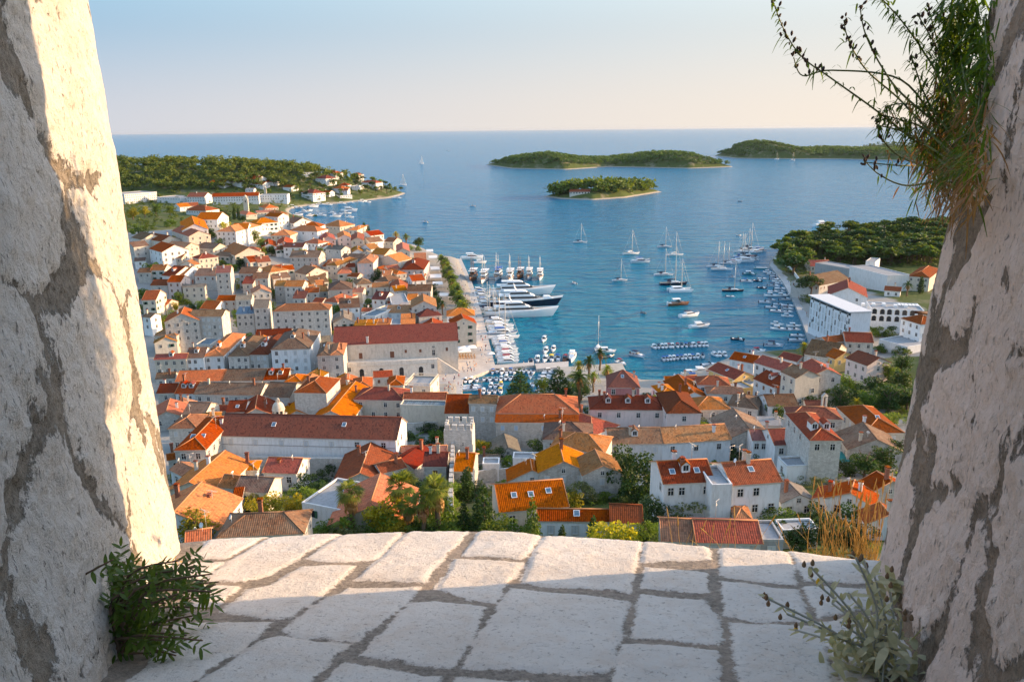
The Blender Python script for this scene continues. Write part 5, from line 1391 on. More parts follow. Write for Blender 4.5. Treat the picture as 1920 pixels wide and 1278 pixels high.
for x, y, L, hd, k in ((760, 236, 12, 4, 'sail:b'), (830, 293, 13, 6, 'sail:w'), (755, 430, 13, 6, 'sail:b'), (820, 494, 17, 3, 'sail:d'), (865, 540, 14, 3, 'cat'), (930, 715, 11.5, 22, 'cruiser:n'), (1000, 790, 10.5, 14, 'cruiser'), (1120, 375, 13, -12, 'sail:b'), (1155, 393, 14, -8, 'sail:w'),
                       (1330, 300, 15, 0, 'sail:d'), (1300, 325, 14, 0, 'sail:w'), (1350, 248, 15, 0, 'sail:d'), (1425, 265, 11, 15, 'cruiser:b'), (1195, 352, 11, -10, 'sail:b'), (1240, 348, 10, 0, 'cruiser:r'), (1270, 330, 11, 5, 'cruiser:b'), (1290, 300, 12, 0, 'sail:c'), (1315, 338, 14, 0, 'cruiser'), (1370, 315, 9, 5, 'cruiser:r'), (1388, 328, 7, 10, 'runabout'), (1390, 274, 10, 8, 'cruiser'), (1405, 250, 10, 0, 'cruiser:b'), (1290, 270, 11, 0, 'sail:w'), (1320, 265, 11, 0, 'cruiser'),
                       (1232, 540, 12.5, -8, 'sail:d'), (1232, 445, 5, -40, 'motor:n'), (1218, 580, 5.5, -30, 'runabout:b'), (1350, 425, 8.5, -10, 'motor:t'), (1330, 475, 7.5, -20, 'motor:b'), (1405, 470, 6, -30, 'runabout:d'), (1436, 456, 6, -20, 'runabout'), (1435, 520, 5.5, -25, 'runabout:d'),
                       (1515, 920, 8, -12, 'motor:n'), (1405, 960, 7, 10, 'motor:r'), (1268, 876, 6, -25, 'runabout:d'), (1070, 1055, 7, 10, 'runabout'), (1010, 1103, 9, 5, 'cruiser'), (940, 1118, 7, 5, 'motor:w'), (965, 1140, 7, 0, 'motor:b'), (1275, 155, 5, 20, 'open')): boat(k, x, y, L, hd)
boat('wooden:w', 855, 635, 12, 10, label='wooden excursion boat with a pale awning anchored in mid-bay'); boat('barge', 1425, 385, 9, -10, label='flat teal barge moored off the tip of the promenade')
for x, y in ((1478, 412), (1500, 424), (1525, 440), (1528, 460), (1545, 476), (1558, 490), (1515, 506), (1562, 526), (1512, 546), (1560, 545), (1500, 575), (1495, 605), (1455, 620), (1572, 575), (1594, 600), (1605, 570), (1548, 635), (1500, 655), (1535, 682), (1612, 645), (1608, 665), (1610, 686), (1612, 715), (1540, 772), (1550, 806), (1605, 810), (1655, 785), (1655, 810), (1680, 852), (1675, 884)):
    boat(BR.choice(('runabout', 'open', 'motor:b', 'runabout:b', 'motor:w', 'motor:n')), x, y, BR.uniform(5.6, 7.4), -12 + BR.uniform(-14, 10), group='small boats moored along the promenade')
for i, x in enumerate((690, 720, 745, 770, 795, 815, 850, 880, 910, 940, 965, 1000, 1025, 1050)): boat('motor:' + 'wnwwrwrnbnwrww'[i], x, 932 - i * 1.2, 5.2, -88 + BR.uniform(-10, 10), group='rental boats rafted in two rows')
for i, x in enumerate((755, 780, 800, 825, 850, 880, 905, 935, 960, 990, 1025)): boat('motor:' + 'bbwwbbwwbwn'[i], x, 1016 - i * 2, 4.9, -92 + BR.uniform(-10, 10), group='rental boats rafted in two rows')
for x in (1112, 1142, 1178): boat('motor:w', x, 986, 5.2, -80 + BR.uniform(-15, 15), group='rental boats rafted in two rows')
crop(0, 0, 1)
boat('sailing', 790, 307, 15, 20, label='far yacht under white sail well out at sea'); boat('sailing', 755, 348, 14, 10, label='yacht under sail rounding the tip of the headland'); boat('sail:w', 1486, 301, 16, 10, label='yacht anchored off the low far island'); boat('sail:w', 1456, 299, 15, 10, label='faint yacht mast beside the low far island')
boat('cruiser', 1540, 424, 19, 20, label='sunlit white cruiser off the pine-covered point'); boat('runabout', 797, 417, 7, 150); boat('runabout', 886, 387, 8, 160); boat('dinghy', 1388, 378, 6, 10); boat('runabout', 840, 283, 12, 10); boat('open', 730, 348, 6, 10)
crop(200, 220, 3.195)
for x, y in ((1120, 540), (1155, 548), (1205, 562), (1240, 538), (1285, 528), (1330, 528), (1410, 521), (1465, 517), (1440, 578), (1388, 583), (1290, 592), (1352, 578), (1145, 588), (1182, 573), (1370, 598), (1457, 602), (1095, 545), (1220, 592), (1535, 508), (1565, 510), (1740, 488)): boat(BR.choice(('runabout', 'cruiser', 'motor:w', 'cruiser', 'open')), x, y, BR.uniform(8, 13), 10 + BR.uniform(-25, 25), group='boats anchored in the far cove')
boat('cruiser', 1450, 565, 20, 5, label='largest white cruiser anchored in the far cove'); boat('sail:w', 1432, 638, 12, 80)
# ---------------------------------------------------------------- vegetation
def mat_leaf(name, c1, c2, c3, trans=.35, rough=.6, ns=.45):
    mt = bpy.data.materials.new(name); mt.use_nodes = True; nt = mt.node_tree; nt.nodes.clear(); N = NT(nt)
    g = N.n('NewGeometry'); oi = N.n('ObjectInfo').outputs['Random']; r = g.outputs['Random Per Island']
    c = N.mix(r, c1, c2); big = N.noise(g.outputs['Position'], ns, 2); c = N.mix(N.math('MULTIPLY', N.ramp(big, (.45, 0.), (.7, 1.)), .7), c, c3)
    hs = N.n('HueSaturation'); N.set(hs.inputs['Color'], c); N.set(hs.inputs['Value'], N.math('ADD', N.math('MULTIPLY', oi, .5), .75)); N.set(hs.inputs['Hue'], N.math('ADD', N.math('MULTIPLY', N.math('FRACT', N.math('MULTIPLY', oi, 5.7)), .03), .485))
    p = N.n('BsdfPrincipled'); N.set(p.inputs['Base Color'], hs.outputs[0]); p.inputs['Roughness'].default_value = rough; p.inputs['Specular IOR Level'].default_value = .3
    t = N.n('BsdfTranslucent'); N.set(t.inputs[0], N.mix(1., hs.outputs[0], (1.5, 1.35, .5), 'MULTIPLY'))
    ms = N.n('MixShader'); ms.inputs[0].default_value = trans; nt.links.new(p.outputs[0], ms.inputs[1]); nt.links.new(t.outputs[0], ms.inputs[2])
    out = N.n('OutputMaterial'); nt.links.new(ms.outputs[0], out.inputs[0]); return mt
LEAF = {'broad': mat_leaf('broad_leaves', (.085, .155, .018), (.15, .21, .028), (.055, .10, .016), .42), 'pine': mat_leaf('pine_needles', (.068, .118, .016), (.12, .155, .024), (.04, .072, .014), .38),
        'dark': mat_leaf('dark_leaves', (.030, .068, .014), (.056, .10, .02), (.02, .045, .012), .32), 'bright': mat_leaf('yellow_green_leaves', (.26, .26, .02), (.36, .30, .025), (.14, .18, .022), .5),
        'palm': mat_leaf('palm_fronds', (.14, .20, .026), (.22, .26, .034), (.09, .14, .02), .45), 'olive': mat_leaf('olive_leaves', (.11, .135, .05), (.16, .17, .07), (.07, .095, .032), .3),
        'dead': mat_leaf('dead_fronds', (.30, .15, .05), (.40, .22, .08), (.18, .09, .04), .3), 'purple': mat_leaf('purple_flowers', (.16, .04, .20), (.22, .055, .25), (.06, .10, .03), .4), 'scrub': mat_leaf('island_scrub', (.05, .105, .016), (.09, .14, .022), (.018, .045, .010), .28, .6, .05), 'wood': mat_leaf('wood_needles', (.075, .12, .016), (.14, .165, .024), (.016, .042, .010), .36, .6, .10)}
M_BARK = simple('bark', (.13, .085, .055), .95, var=.4, scale=4); M_PBARK = simple('palm_bark', (.20, .125, .07), .95, var=.45, scale=5)
def leaves(P, size, rs, flat=0.):
    """one rhombic leaf face per point"""
    n = len(P); a = rs.normal(size=(n, 3)); a[:, 2] *= 1 - flat * .6; a /= np.linalg.norm(a, axis=1)[:, None]; b = np.cross(a, rs.normal(size=(n, 3))); b /= np.linalg.norm(b, axis=1)[:, None] + 1e-9
    s = size * rs.uniform(.6, 1.3, n)[:, None]; V = np.stack([P - a * s, P + b * s * .55, P + a * s, P - b * s * .55], 1).reshape(-1, 3)
    return V, np.arange(4 * n).reshape(-1, 4)
def blob_pts(blobs, n, rs, shell=.55):
    w = np.array([b[3] * b[4] * b[5] for b in blobs]) ** .67; k = rs.choice(len(blobs), n, p=w / w.sum()); B = np.array(blobs)[k]
    d = rs.normal(size=(n, 3)); d /= np.linalg.norm(d, axis=1)[:, None]; r = rs.uniform(shell, 1.05, n) ** .7
    return B[:, :3] + d * r[:, None] * B[:, 3:]
def raw_mesh(name, V, Fc, mat):
    me = bpy.data.meshes.new(name); me.vertices.add(len(V)); me.vertices.foreach_set('co', np.asarray(V, 'f').ravel())
    nf = len(Fc); me.loops.add(nf * 4); me.loops.foreach_set('vertex_index', np.asarray(Fc, 'i').ravel()); me.polygons.add(nf)
    me.polygons.foreach_set('loop_start', np.arange(nf, dtype='i') * 4); me.polygons.foreach_set('loop_total', np.full(nf, 4, 'i')); me.materials.append(mat); me.update(calc_edges=True); return me
def trunk_mesh(rs, h, r, limbs, spread, mat=None, top=.75):
    b = MB(); lean = rs.uniform(-.04, .04, 2)
    b.tube([(0, 0, -.15), (0, 0, 0), (lean[0] * .5, lean[1] * .5, h * .4), (lean[0], lean[1], h * top)], [r * 1.3, r, r * .8, r * .45], 7)
    for k in range(limbs):
        a = 2 * math.pi * (k + rs.uniform(0, .6)) / limbs; z = h * rs.uniform(.35, .6)
        b.tube([(lean[0] * .5, lean[1] * .5, z), (math.cos(a) * spread * .5, math.sin(a) * spread * .5, z + h * .15), (math.cos(a) * spread, math.sin(a) * spread, z + h * .3)], [r * .5, r * .35, r * .15], 5)
    return b.mesh('trunk', [mat or M_BARK])
TREE = {}
def tree_proto(kind, v):
    """unit-height tree: (part name, mesh) list"""
    key = (kind, v)
    if key in TREE: return TREE[key]
    rs = np.random.RandomState(hash(kind) % 1000 * 7 + v if False else sum(map(ord, kind)) * 7 + v); out = []
    base, _, leaf = kind.partition(':'); far = base.endswith('_far'); base = base.replace('_far', ''); n = 320 if far else 1700; sz = .075 if far else .032
    if base in ('broad', 'bush'):
        lo = .52 if base == 'broad' else .42; sp = .30 if base == 'broad' else .5
        bl = [(rs.uniform(-sp, sp) * .75, rs.uniform(-sp, sp) * .75, lo + rs.uniform(-.30, .30), rs.uniform(.13, .22), rs.uniform(.13, .22), rs.uniform(.10, .17)) for _ in range(11)] + [(0, 0, lo, .22, .22, .25)]
        if base == 'broad': out.append(('trunk', trunk_mesh(rs, 1, .035, 5, .22)))
        else: bl = [(x, y, max(.16, z - .12), a, b_, c) for x, y, z, a, b_, c in bl]
        V, F_ = leaves(blob_pts(bl, n, rs), sz, rs); out.append(('crown', raw_mesh('crown', V, F_, LEAF[leaf or 'broad'])))
    elif base == 'pine':
        bl = []
        for k in range(10):
            a = rs.uniform(0, 6.28); q = rs.uniform(.05, .36); bl.append((math.cos(a) * q, math.sin(a) * q, .84 - q * .55 + rs.uniform(-.10, .08), rs.uniform(.13, .22), rs.uniform(.13, .22), rs.uniform(.06, .11)))
        bl.append((0, 0, .86, .2, .2, .1)); out.append(('trunk', trunk_mesh(rs, 1, .028, 6, .26)))
        V, F_ = leaves(blob_pts(bl, n, rs), sz, rs, .4); out.append(('crown', raw_mesh('crown', V, F_, LEAF[leaf or 'pine'])))
    elif base == 'cypress':
        bl = [(rs.uniform(-.02, .02), rs.uniform(-.02, .02), .1 + k * .085, .11 * math.sin(min(1, (1.06 - k * .095)) * 1.5) ** .8 + .015, .11 * math.sin(min(1, (1.06 - k * .095)) * 1.5) ** .8 + .015, .10) for k in range(10)]
        out.append(('trunk', trunk_mesh(rs, .6, .02, 0, 0))); V, F_ = leaves(blob_pts(bl, n, rs), sz * .75, rs); out.append(('crown', raw_mesh('crown', V, F_, LEAF[leaf or 'dark'])))
    elif base == 'conifer':
        bl = []
        for k in range(9):
            z = .10 + k * .095; R = .26 * (1 - k / 9.5) + .02
            for q in range(6): a = q * 1.05 + k * .5 + rs.uniform(-.3, .3); bl.append((math.cos(a) * R * .65, math.sin(a) * R * .65, z - R * .12 + rs.uniform(-.03, .03), R * .5, R * .5, .05))
        bl.append((0, 0, .97, .025, .025, .05)); out.append(('trunk', trunk_mesh(rs, .9, .025, 0, 0))); V, F_ = leaves(blob_pts(bl, int(n * 1.2), rs, .3), sz * .8, rs, .3); out.append(('crown', raw_mesh('crown', V, F_, LEAF[leaf or 'dark'])))
    elif base in ('fan', 'date'):
        b = MB(); pts = [(0, 0, -.1)] + [(.012 * math.sin(k * 1.3 + v), .012 * math.cos(k + v), k * .1) for k in range(9)]
        b.tube(pts, [.055] + [.045 - .0015 * k + .004 * (k % 2) for k in range(9)], 8); out.append(('trunk', b.mesh('trunk', [M_PBARK]))); b = MB(); top = Vector((0, 0, .82))
        nf = 34 if base == 'fan' else 44
        for k in range(nf):
            az = k * 2.4 + rs.uniform(-.2, .2); el = rs.uniform(-.5, 1.35) if base == 'fan' else rs.uniform(-.45, 1.3); d = Vector((math.cos(az) * math.cos(el), math.sin(az) * math.cos(el), math.sin(el))); sdir = Vector((-math.sin(az), math.cos(az), 0)); up = d.cross(sdir) * -1
            if base == 'fan':
                L = rs.uniform(.10, .15); c = top + d * L; b.tube([top, c], .004, 3, 0, False)
                for q in range(9):
                    a = (q - 4) * .30; f = (d * math.cos(a) + sdir * math.sin(a)); Lb = .17 * (1 - .25 * abs(q - 4) / 4); w_ = d.cross(f) if False else f.cross(up).normalized() * .011; m_ = c + f * Lb * .55; e = c + f * Lb - Vector((0, 0, .05 * rs.uniform(.5, 1.4)))
                    b.face([c, m_ + w_, e, m_ - w_], 0)
            else:
                L = rs.uniform(.34, .42); P = []
                for q in range(8): t = q / 7; P.append(top + d * L * t - Vector((0, 0, .34 * t * t * (.35 + .5 * math.cos(el)))))
                for q in range(7):
                    f = (P[q + 1] - P[q]); wd = .055 * (1 - abs(q - 2.5) / 6.5)
                    for s in (-1, 1):
                        for h_ in (.0, .5): o_ = P[q] + f * h_; b.face([o_, o_ + f * .35, o_ + f * .75 + sdir * s * wd + Vector((0, 0, .012)), o_ + f * .5 + sdir * s * wd * .9], 0)
        out.append(('crown', b.mesh('crown', [LEAF[leaf or 'palm']])))
        b = MB()
        for k in range(38 if base == 'fan' else 16):
            az = k * 2.4; r0 = .05; z = rs.uniform(.60, .80); L = rs.uniform(.12, .24); w_ = Vector((-math.sin(az), math.cos(az), 0)) * .02; p0 = Vector((math.cos(az) * r0, math.sin(az) * r0, z)); p1 = p0 + Vector((math.cos(az) * .06, math.sin(az) * .06, -L * .5)); p2 = p0 + Vector((math.cos(az) * .04, math.sin(az) * .04, -L))
            b.face([p0 - w_, p0 + w_, p1 + w_ * 1.6, p1 - w_ * 1.6], 0); b.face([p1 - w_ * 1.6, p1 + w_ * 1.6, p2 + w_ * .3, p2 - w_ * .3], 0)
        out.append(('dead_frond_skirt', b.mesh('dead_frond_skirt', [LEAF['dead']])))
    TREE[key] = out; return out
TN = {'broad': 'tree', 'bush': 'shrub', 'pine': 'pine_tree', 'cypress': 'cypress_tree', 'conifer': 'conifer_tree', 'fan': 'fan_palm', 'date': 'date_palm'}
TD = {'broad': 'leafy green tree', 'bush': 'rounded green shrub', 'pine': 'spreading pine tree', 'cypress': 'narrow dark cypress', 'conifer': 'pointed dark conifer', 'fan': 'fan palm with brown skirt', 'date': 'arching date palm'}
TR = random.Random(5)
def plant_at(p, kind, h, wx=1., desc=None, label=None, group=None, cat=None):
    base = kind.partition(':')[0].replace('_far', ''); leaf = kind.partition(':')[2]
    if base == 'bush': h *= 1.32; wx *= .88
    r = empty(TN[base], tuple(p), TR.uniform(0, 6.28)); r.scale = (h * wx, h * wx, h)
    for nm, me in tree_proto(kind, TR.randrange(3)): kid(link(nm, me), r)
    d = desc or TD[base]
    if leaf in ('bright', 'dark', 'olive', 'purple') and not desc: d = {'bright': 'yellow-green ', 'dark': 'dark ', 'olive': 'olive-grey ', 'purple': 'purple-flowering '}[leaf] + d.replace('rounded green ', '').replace('leafy green ', '').replace('dark ', '')
    g = group or {'tree': 'trees among the houses', 'shrub': 'shrubs in the gardens', 'pine_tree': 'pines on the slopes'}.get(TN[base], 'palms and conifers of the town')
    c = cat or {'fan': 'palm', 'date': 'palm', 'bush': 'shrub'}.get(base, 'tree')
    if label: setp(r, label, c, g)
    else: add_thing(r, d, c, g, (p[0], p[1], p[2] + h * .6))
    return r
def tree(kind, px, py, h, wx=1., **kw):
    """px,py is the foot of the tree"""
    return plant_at(on_ground(*src(px, py)), kind, h, wx, **kw)
crop(0, 0, 1)
# lower gardens
for x, y, k, h, w, lb in ((662, 1008, 'fan', 10.0, 1.0, 'stout fan palm with a brown skirt standing apart beside the flat white roof'), (768, 1012, 'fan', 7.4, 1.05, 'lowest fan palm of the clump before the orange gabled roof'), (796, 1015, 'fan', 9.2, .95, 'middle fan palm of the clump, crown against the red roofs'),
                          (822, 1012, 'fan', 11.3, .95, 'slender fan palm with the tallest trunk of the clump'), (756, 1000, 'fan', 10.8, 1.15, 'fan palm with the broadest dark crown at the back of the clump'), (645, 1012, 'date', 3.8, 1.5, 'low palm fronds spreading at the foot of the stout fan palm')): tree(k, x, y, h, w, label=lb)
for x, y, k, h, w, lb in ((877, 940, 'cypress', 7.8, 1.5, 'dark columnar cypress beside the old town wall'), (906, 1012, 'conifer', 10.8, .95, 'tallest dark conifer below the square tower'), (871, 1012, 'conifer', 7.6, .95, 'shorter pointed conifer next to the old wall end'), (932, 1025, 'bush', 5.4, 1.2, 'dark bush between the conifers and the red tiled roof'),
                          (998, 1035, 'conifer:pine', 9.6, .8, 'lone conifer standing before the grid-tiled red roof'), (1053, 1030, 'cypress', 4.4, 1.4, 'tiny cypress before the pale wall under the long red roof'), (1110, 1030, 'cypress', 6, 1.3, 'small cypress beside the yellow-green bush'), (1204, 1035, 'conifer', 6, .9, 'small conifer at the end of the long red roof'),
                          (1163, 1050, 'bush:bright', 7.6, 1.1, 'bright yellow-green bush before the long red roof'), (510, 975, 'bush:bright', 5.2, 1.3, 'large yellow-green bush between the orange roof and the white flat roof'), (585, 962, 'bush:bright', 3.6, 1.4, 'small yellow-green bush at the edge of the flat white roof'), (370, 1035, 'broad:bright', 7.5, 1.3, 'sunlit tree with yellow leaves under the brightest orange roof'),
                          (722, 1012, 'broad:bright', 8.4, 1.15, 'feathery sunlit tree before the big orange gable'), (700, 1014, 'bush:broad', 6., 1.3, 'green bush under the feathery sunlit tree'), (850, 935, 'bush:broad', 5.0, 1., 'clipped golden-green bush beside the town wall'), (848, 1000, 'bush:broad', 6.4, 1., 'round clipped bush in front of the town wall end'),
                          (1190, 935, 'bush:dark', 10.5, 1.05, 'great dark tree beside the white dormered house'), (1175, 915, 'bush:dark', 9.0, .9, 'dark tree squeezed against the stone gables'), (1222, 937, 'bush:purple', 3.6, 1.4, 'purple bougainvillea at the corner of the white dormered house'), (1258, 985, 'bush:olive', 5.2, 1.6, 'olive-grey shrub mass below the white dormered house'),
                          (1318, 970, 'bush:olive', 5.4, 1.7, 'olive-grey shrub in front of the white twin house'), (1370, 975, 'bush:dark', 4.2, 1.5, 'dark shrub below the white twin house'), (1225, 990, 'bush:dark', 5., 1.4, 'dark shrub above the television aerial'), (1335, 1045, 'conifer', 6, 1.1, 'dark bushy conifer in front of the lowest red roof'), (1290, 1040, 'bush:broad', 4, 1.2, 'small green bush before the lowest tan roof'), (1412, 1045, 'conifer:pine', 4.6, 1., 'small pale conifer at the end of the lowest red roof'), (1235, 1040, 'bush:broad', 4.6, 1.4, 'green shrub by the parapet under the television aerial')): tree(k, x, y, h, w, label=lb)
for x, y, k, h, w in ((1500, 1040, 'broad:dark', 6, 1.3), (1460, 1020, 'bush:dark', 4.5, 1.5), (1530, 1000, 'broad:dark', 5.5, 1.4), (1560, 1040, 'broad:dark', 7, 1.2), (1600, 1045, 'broad:dark', 6, 1.2), (1425, 945, 'bush:dark', 3.2, 1.3), (1490, 950, 'bush:dark', 3.2, 1.6), (1545, 960, 'bush:dark', 3, 1.5), (1480, 905, 'bush:olive', 2.6, 1.6), (1530, 915, 'bush:olive', 2.6, 1.7), (1555, 905, 'bush:dark', 3, 1.3),
                      (1620, 895, 'broad:dark', 7, 1.3), (1655, 885, 'broad:dark', 7, 1.3), (1590, 890, 'bush:dark', 4, 1.4), (1680, 870, 'broad:dark', 7, 1.2), (1455, 797, 'broad', 7.5, 1.15), (1475, 792, 'bush', 4, 1.3), (1505, 790, 'bush:bright', 2.6, 1.2), (1540, 785, 'broad:dark', 7, 1.2), (1575, 775, 'broad:dark', 9, 1.2), (1620, 778, 'broad', 8, 1.3), (1665, 775, 'broad:dark', 9, 1.3),
                      (1545, 745, 'broad:dark', 8, 1.1), (1590, 745, 'broad', 8, 1.3), (1640, 745, 'broad:dark', 9, 1.3), (1690, 745, 'broad:dark', 10, 1.2), (1600, 800, 'bush', 3, 1.4), (1640, 800, 'bush', 3, 1.6), (1580, 815, 'bush:broad', 2.6, 1.4), (1700, 770, 'broad:dark', 8, 1.3), (1320, 862, 'bush', 2.8, 1.4), (1360, 858, 'bush', 2.6, 1.5), (1395, 860, 'bush:dark', 2.4, 1.4), (1425, 850, 'broad:bright', 3.5, 1), (1255, 862, 'bush:dark', 3.2, 1.4), (1215, 865, 'bush', 3.4, 1.2), (1170, 858, 'bush', 4, 1),
                      (905, 815, 'broad', 6.5, 1.3), (930, 812, 'broad', 6, 1.2), (955, 815, 'broad', 5.5, 1.2), (980, 825, 'broad', 5.5, 1.2), (1000, 830, 'broad:bright', 4, 1.1), (910, 850, 'bush:bright', 4.4, 1), (935, 862, 'bush:dark', 4, 1.3), (955, 880, 'bush', 4, 1.3), (898, 885, 'bush:dark', 3.4, 1.4), (1010, 845, 'bush:dark', 4, 1.2),
                      (760, 828, 'bush:dark', 2.6, 1.8), (785, 835, 'bush:dark', 2.6, 1.6), (815, 832, 'bush:dark', 3, 1.7), (830, 815, 'bush:dark', 4, 1.4), (765, 808, 'bush', 3, 1.2), (800, 812, 'bush:dark', 3.4, 1.6), (745, 845, 'bush:dark', 2.4, 1.8), (820, 850, 'bush:dark', 2.6, 1.6),
                      (622, 875, 'bush:bright', 4, 1.1), (550, 905, 'broad:dark', 5.5, 1.2), (575, 920, 'bush:dark', 4, 1.4), (620, 890, 'bush:dark', 4, 1.3), (600, 905, 'bush:dark', 3, 1.5), (330, 900, 'bush:bright', 3, 1.5), (345, 905, 'bush', 3, 1.4), (690, 905, 'bush:bright', 2.4, 1.4), (1105, 905, 'bush', 2.4, 1.8), (1130, 940, 'bush', 2.2, 2), (1090, 925, 'bush', 2.2, 2)): tree(k, x, y, h, w)
for x, y, k, h, w in ((690, 985, 'broad:bright', 6, 1.2), (742, 1012, 'bush:bright', 4.5, 1.3), (780, 1015, 'bush', 4.2, 1.4), (812, 1000, 'bush', 5, 1.3), (838, 1015, 'bush', 4.5, 1.3), (860, 1015, 'bush', 4, 1.4), (890, 1015, 'bush:dark', 4, 1.4), (945, 1012, 'bush', 3.6, 1.5), (975, 1012, 'bush', 3.4, 1.5), (1030, 1015, 'bush', 2.4, 1.6), (620, 1010, 'bush', 3.2, 1.6), (340, 1000, 'bush:bright', 4.5, 1.4), (400, 1020, 'bush', 4, 1.4), (480, 960, 'bush:bright', 4, 1.3), (545, 965, 'bush:bright', 4.4, 1.2), (570, 945, 'bush', 4, 1.4), (610, 930, 'bush:dark', 4, 1.4), (640, 915, 'bush:dark', 3, 1.5), (735, 960, 'broad', 7, 1), (840, 960, 'broad', 6, 1.1), (868, 930, 'bush', 4, 1.2), (1250, 960, 'bush:dark', 5, 1.4), (1290, 955, 'bush', 4.6, 1.5), (1345, 955, 'bush:olive', 4.6, 1.6), (1385, 950, 'bush', 4, 1.5), (1240, 925, 'bush:dark', 5, 1.2), (1150, 900, 'bush:dark', 5, 1), (1160, 875, 'bush:dark', 5, 1.1), (1440, 985, 'bush:dark', 4, 1.6), (1480, 1000, 'bush', 4, 1.6), (1590, 1000, 'bush:dark', 5, 1.5), (1570, 860, 'bush', 4, 1.4), (1535, 870, 'bush:dark', 3, 1.5), (1560, 800, 'bush', 4, 1.6), (1520, 770, 'bush:dark', 6, 1.4), (1560, 755, 'bush', 7, 1.3), (1610, 760, 'bush:dark', 7, 1.4), (1650, 765, 'bush', 7, 1.4), (1685, 765, 'bush:dark', 8, 1.3), (1670, 800, 'bush', 5, 1.5), (1625, 820, 'bush', 4, 1.5)): tree(k, x, y, h, w)
# palm garden by the water
for x, y, k, h, w, lb in ((975, 748, 'conifer:dark', 11.5, 1.9, 'broad dark conifer hiding part of the inner harbour'), (1047, 760, 'conifer:dark', 14, 1.9, 'largest dark conifer behind the orange-roofed block'), (1086, 762, 'date:dark', 13, 1.0, 'dark date palm next to the largest conifer'), (1104, 712, 'date:dark', 9.5, 1.0, 'upright date palm on the path of the palm garden'), (1125, 695, 'date:dark', 9.5, 1.0, 'date palm standing at the water end of the garden'),
                          (1085, 712, 'date:bright', 7.5, 1, 'yellowing date palm by the pier in the palm garden'), (1138, 722, 'date', 8, .9, 'date palm closest to the deep pink villa'), (1112, 735, 'date', 8, 1, 'green date palm in the middle of the palm garden'), (1227, 800, 'fan', 9.5, 1.05, 'lone fan palm before the pale pink dormered house'), (1603, 785, 'date:bright', 6.5, 1.0, 'golden date palm in front of the hillside wood'),
                          (1505, 680, 'date:bright', 8.5, 1., 'yellowing date palm among the roofs below the hotel'), (553, 628, 'date', 6.5, 1.1, 'date palm in front of the long pale hall with a brown roof'), (830, 590, 'date:dark', 7.5, 1.0, 'dark date palm at the town end of the quay row')): tree(k, x, y, h, w, label=lb)
for x, y, k, h, w in ((1070, 735, 'bush', 4.5, 1.5), (1090, 750, 'broad:dark', 8, 1.2), (1095, 728, 'bush:bright', 3, 1.3), (1150, 740, 'bush', 3.4, 1.2), (1142, 705, 'bush', 3, 1.6), (1075, 710, 'bush', 3, 1.5), (958, 742, 'broad:bright', 6, 1), (1020, 745, 'broad', 8, 1)): tree(k, x, y, h, w)
for i in range(27):
    f = i / 26; x = 829 + 41 * f + (-2, 3)[i % 2]; y = 497 + 103 * f ** 1.05; tree(('date', 'broad', 'date:dark', 'broad:dark', 'fan')[i % 5], x, y, 8.0 + TR.uniform(-.8, .8), 1.35, desc='bushy palm of the quay row', group='palms lining the quay')
for x, y in ((815, 560), (822, 572), (812, 548), (818, 585)): tree('broad:dark', x, y, 6, 1.3)
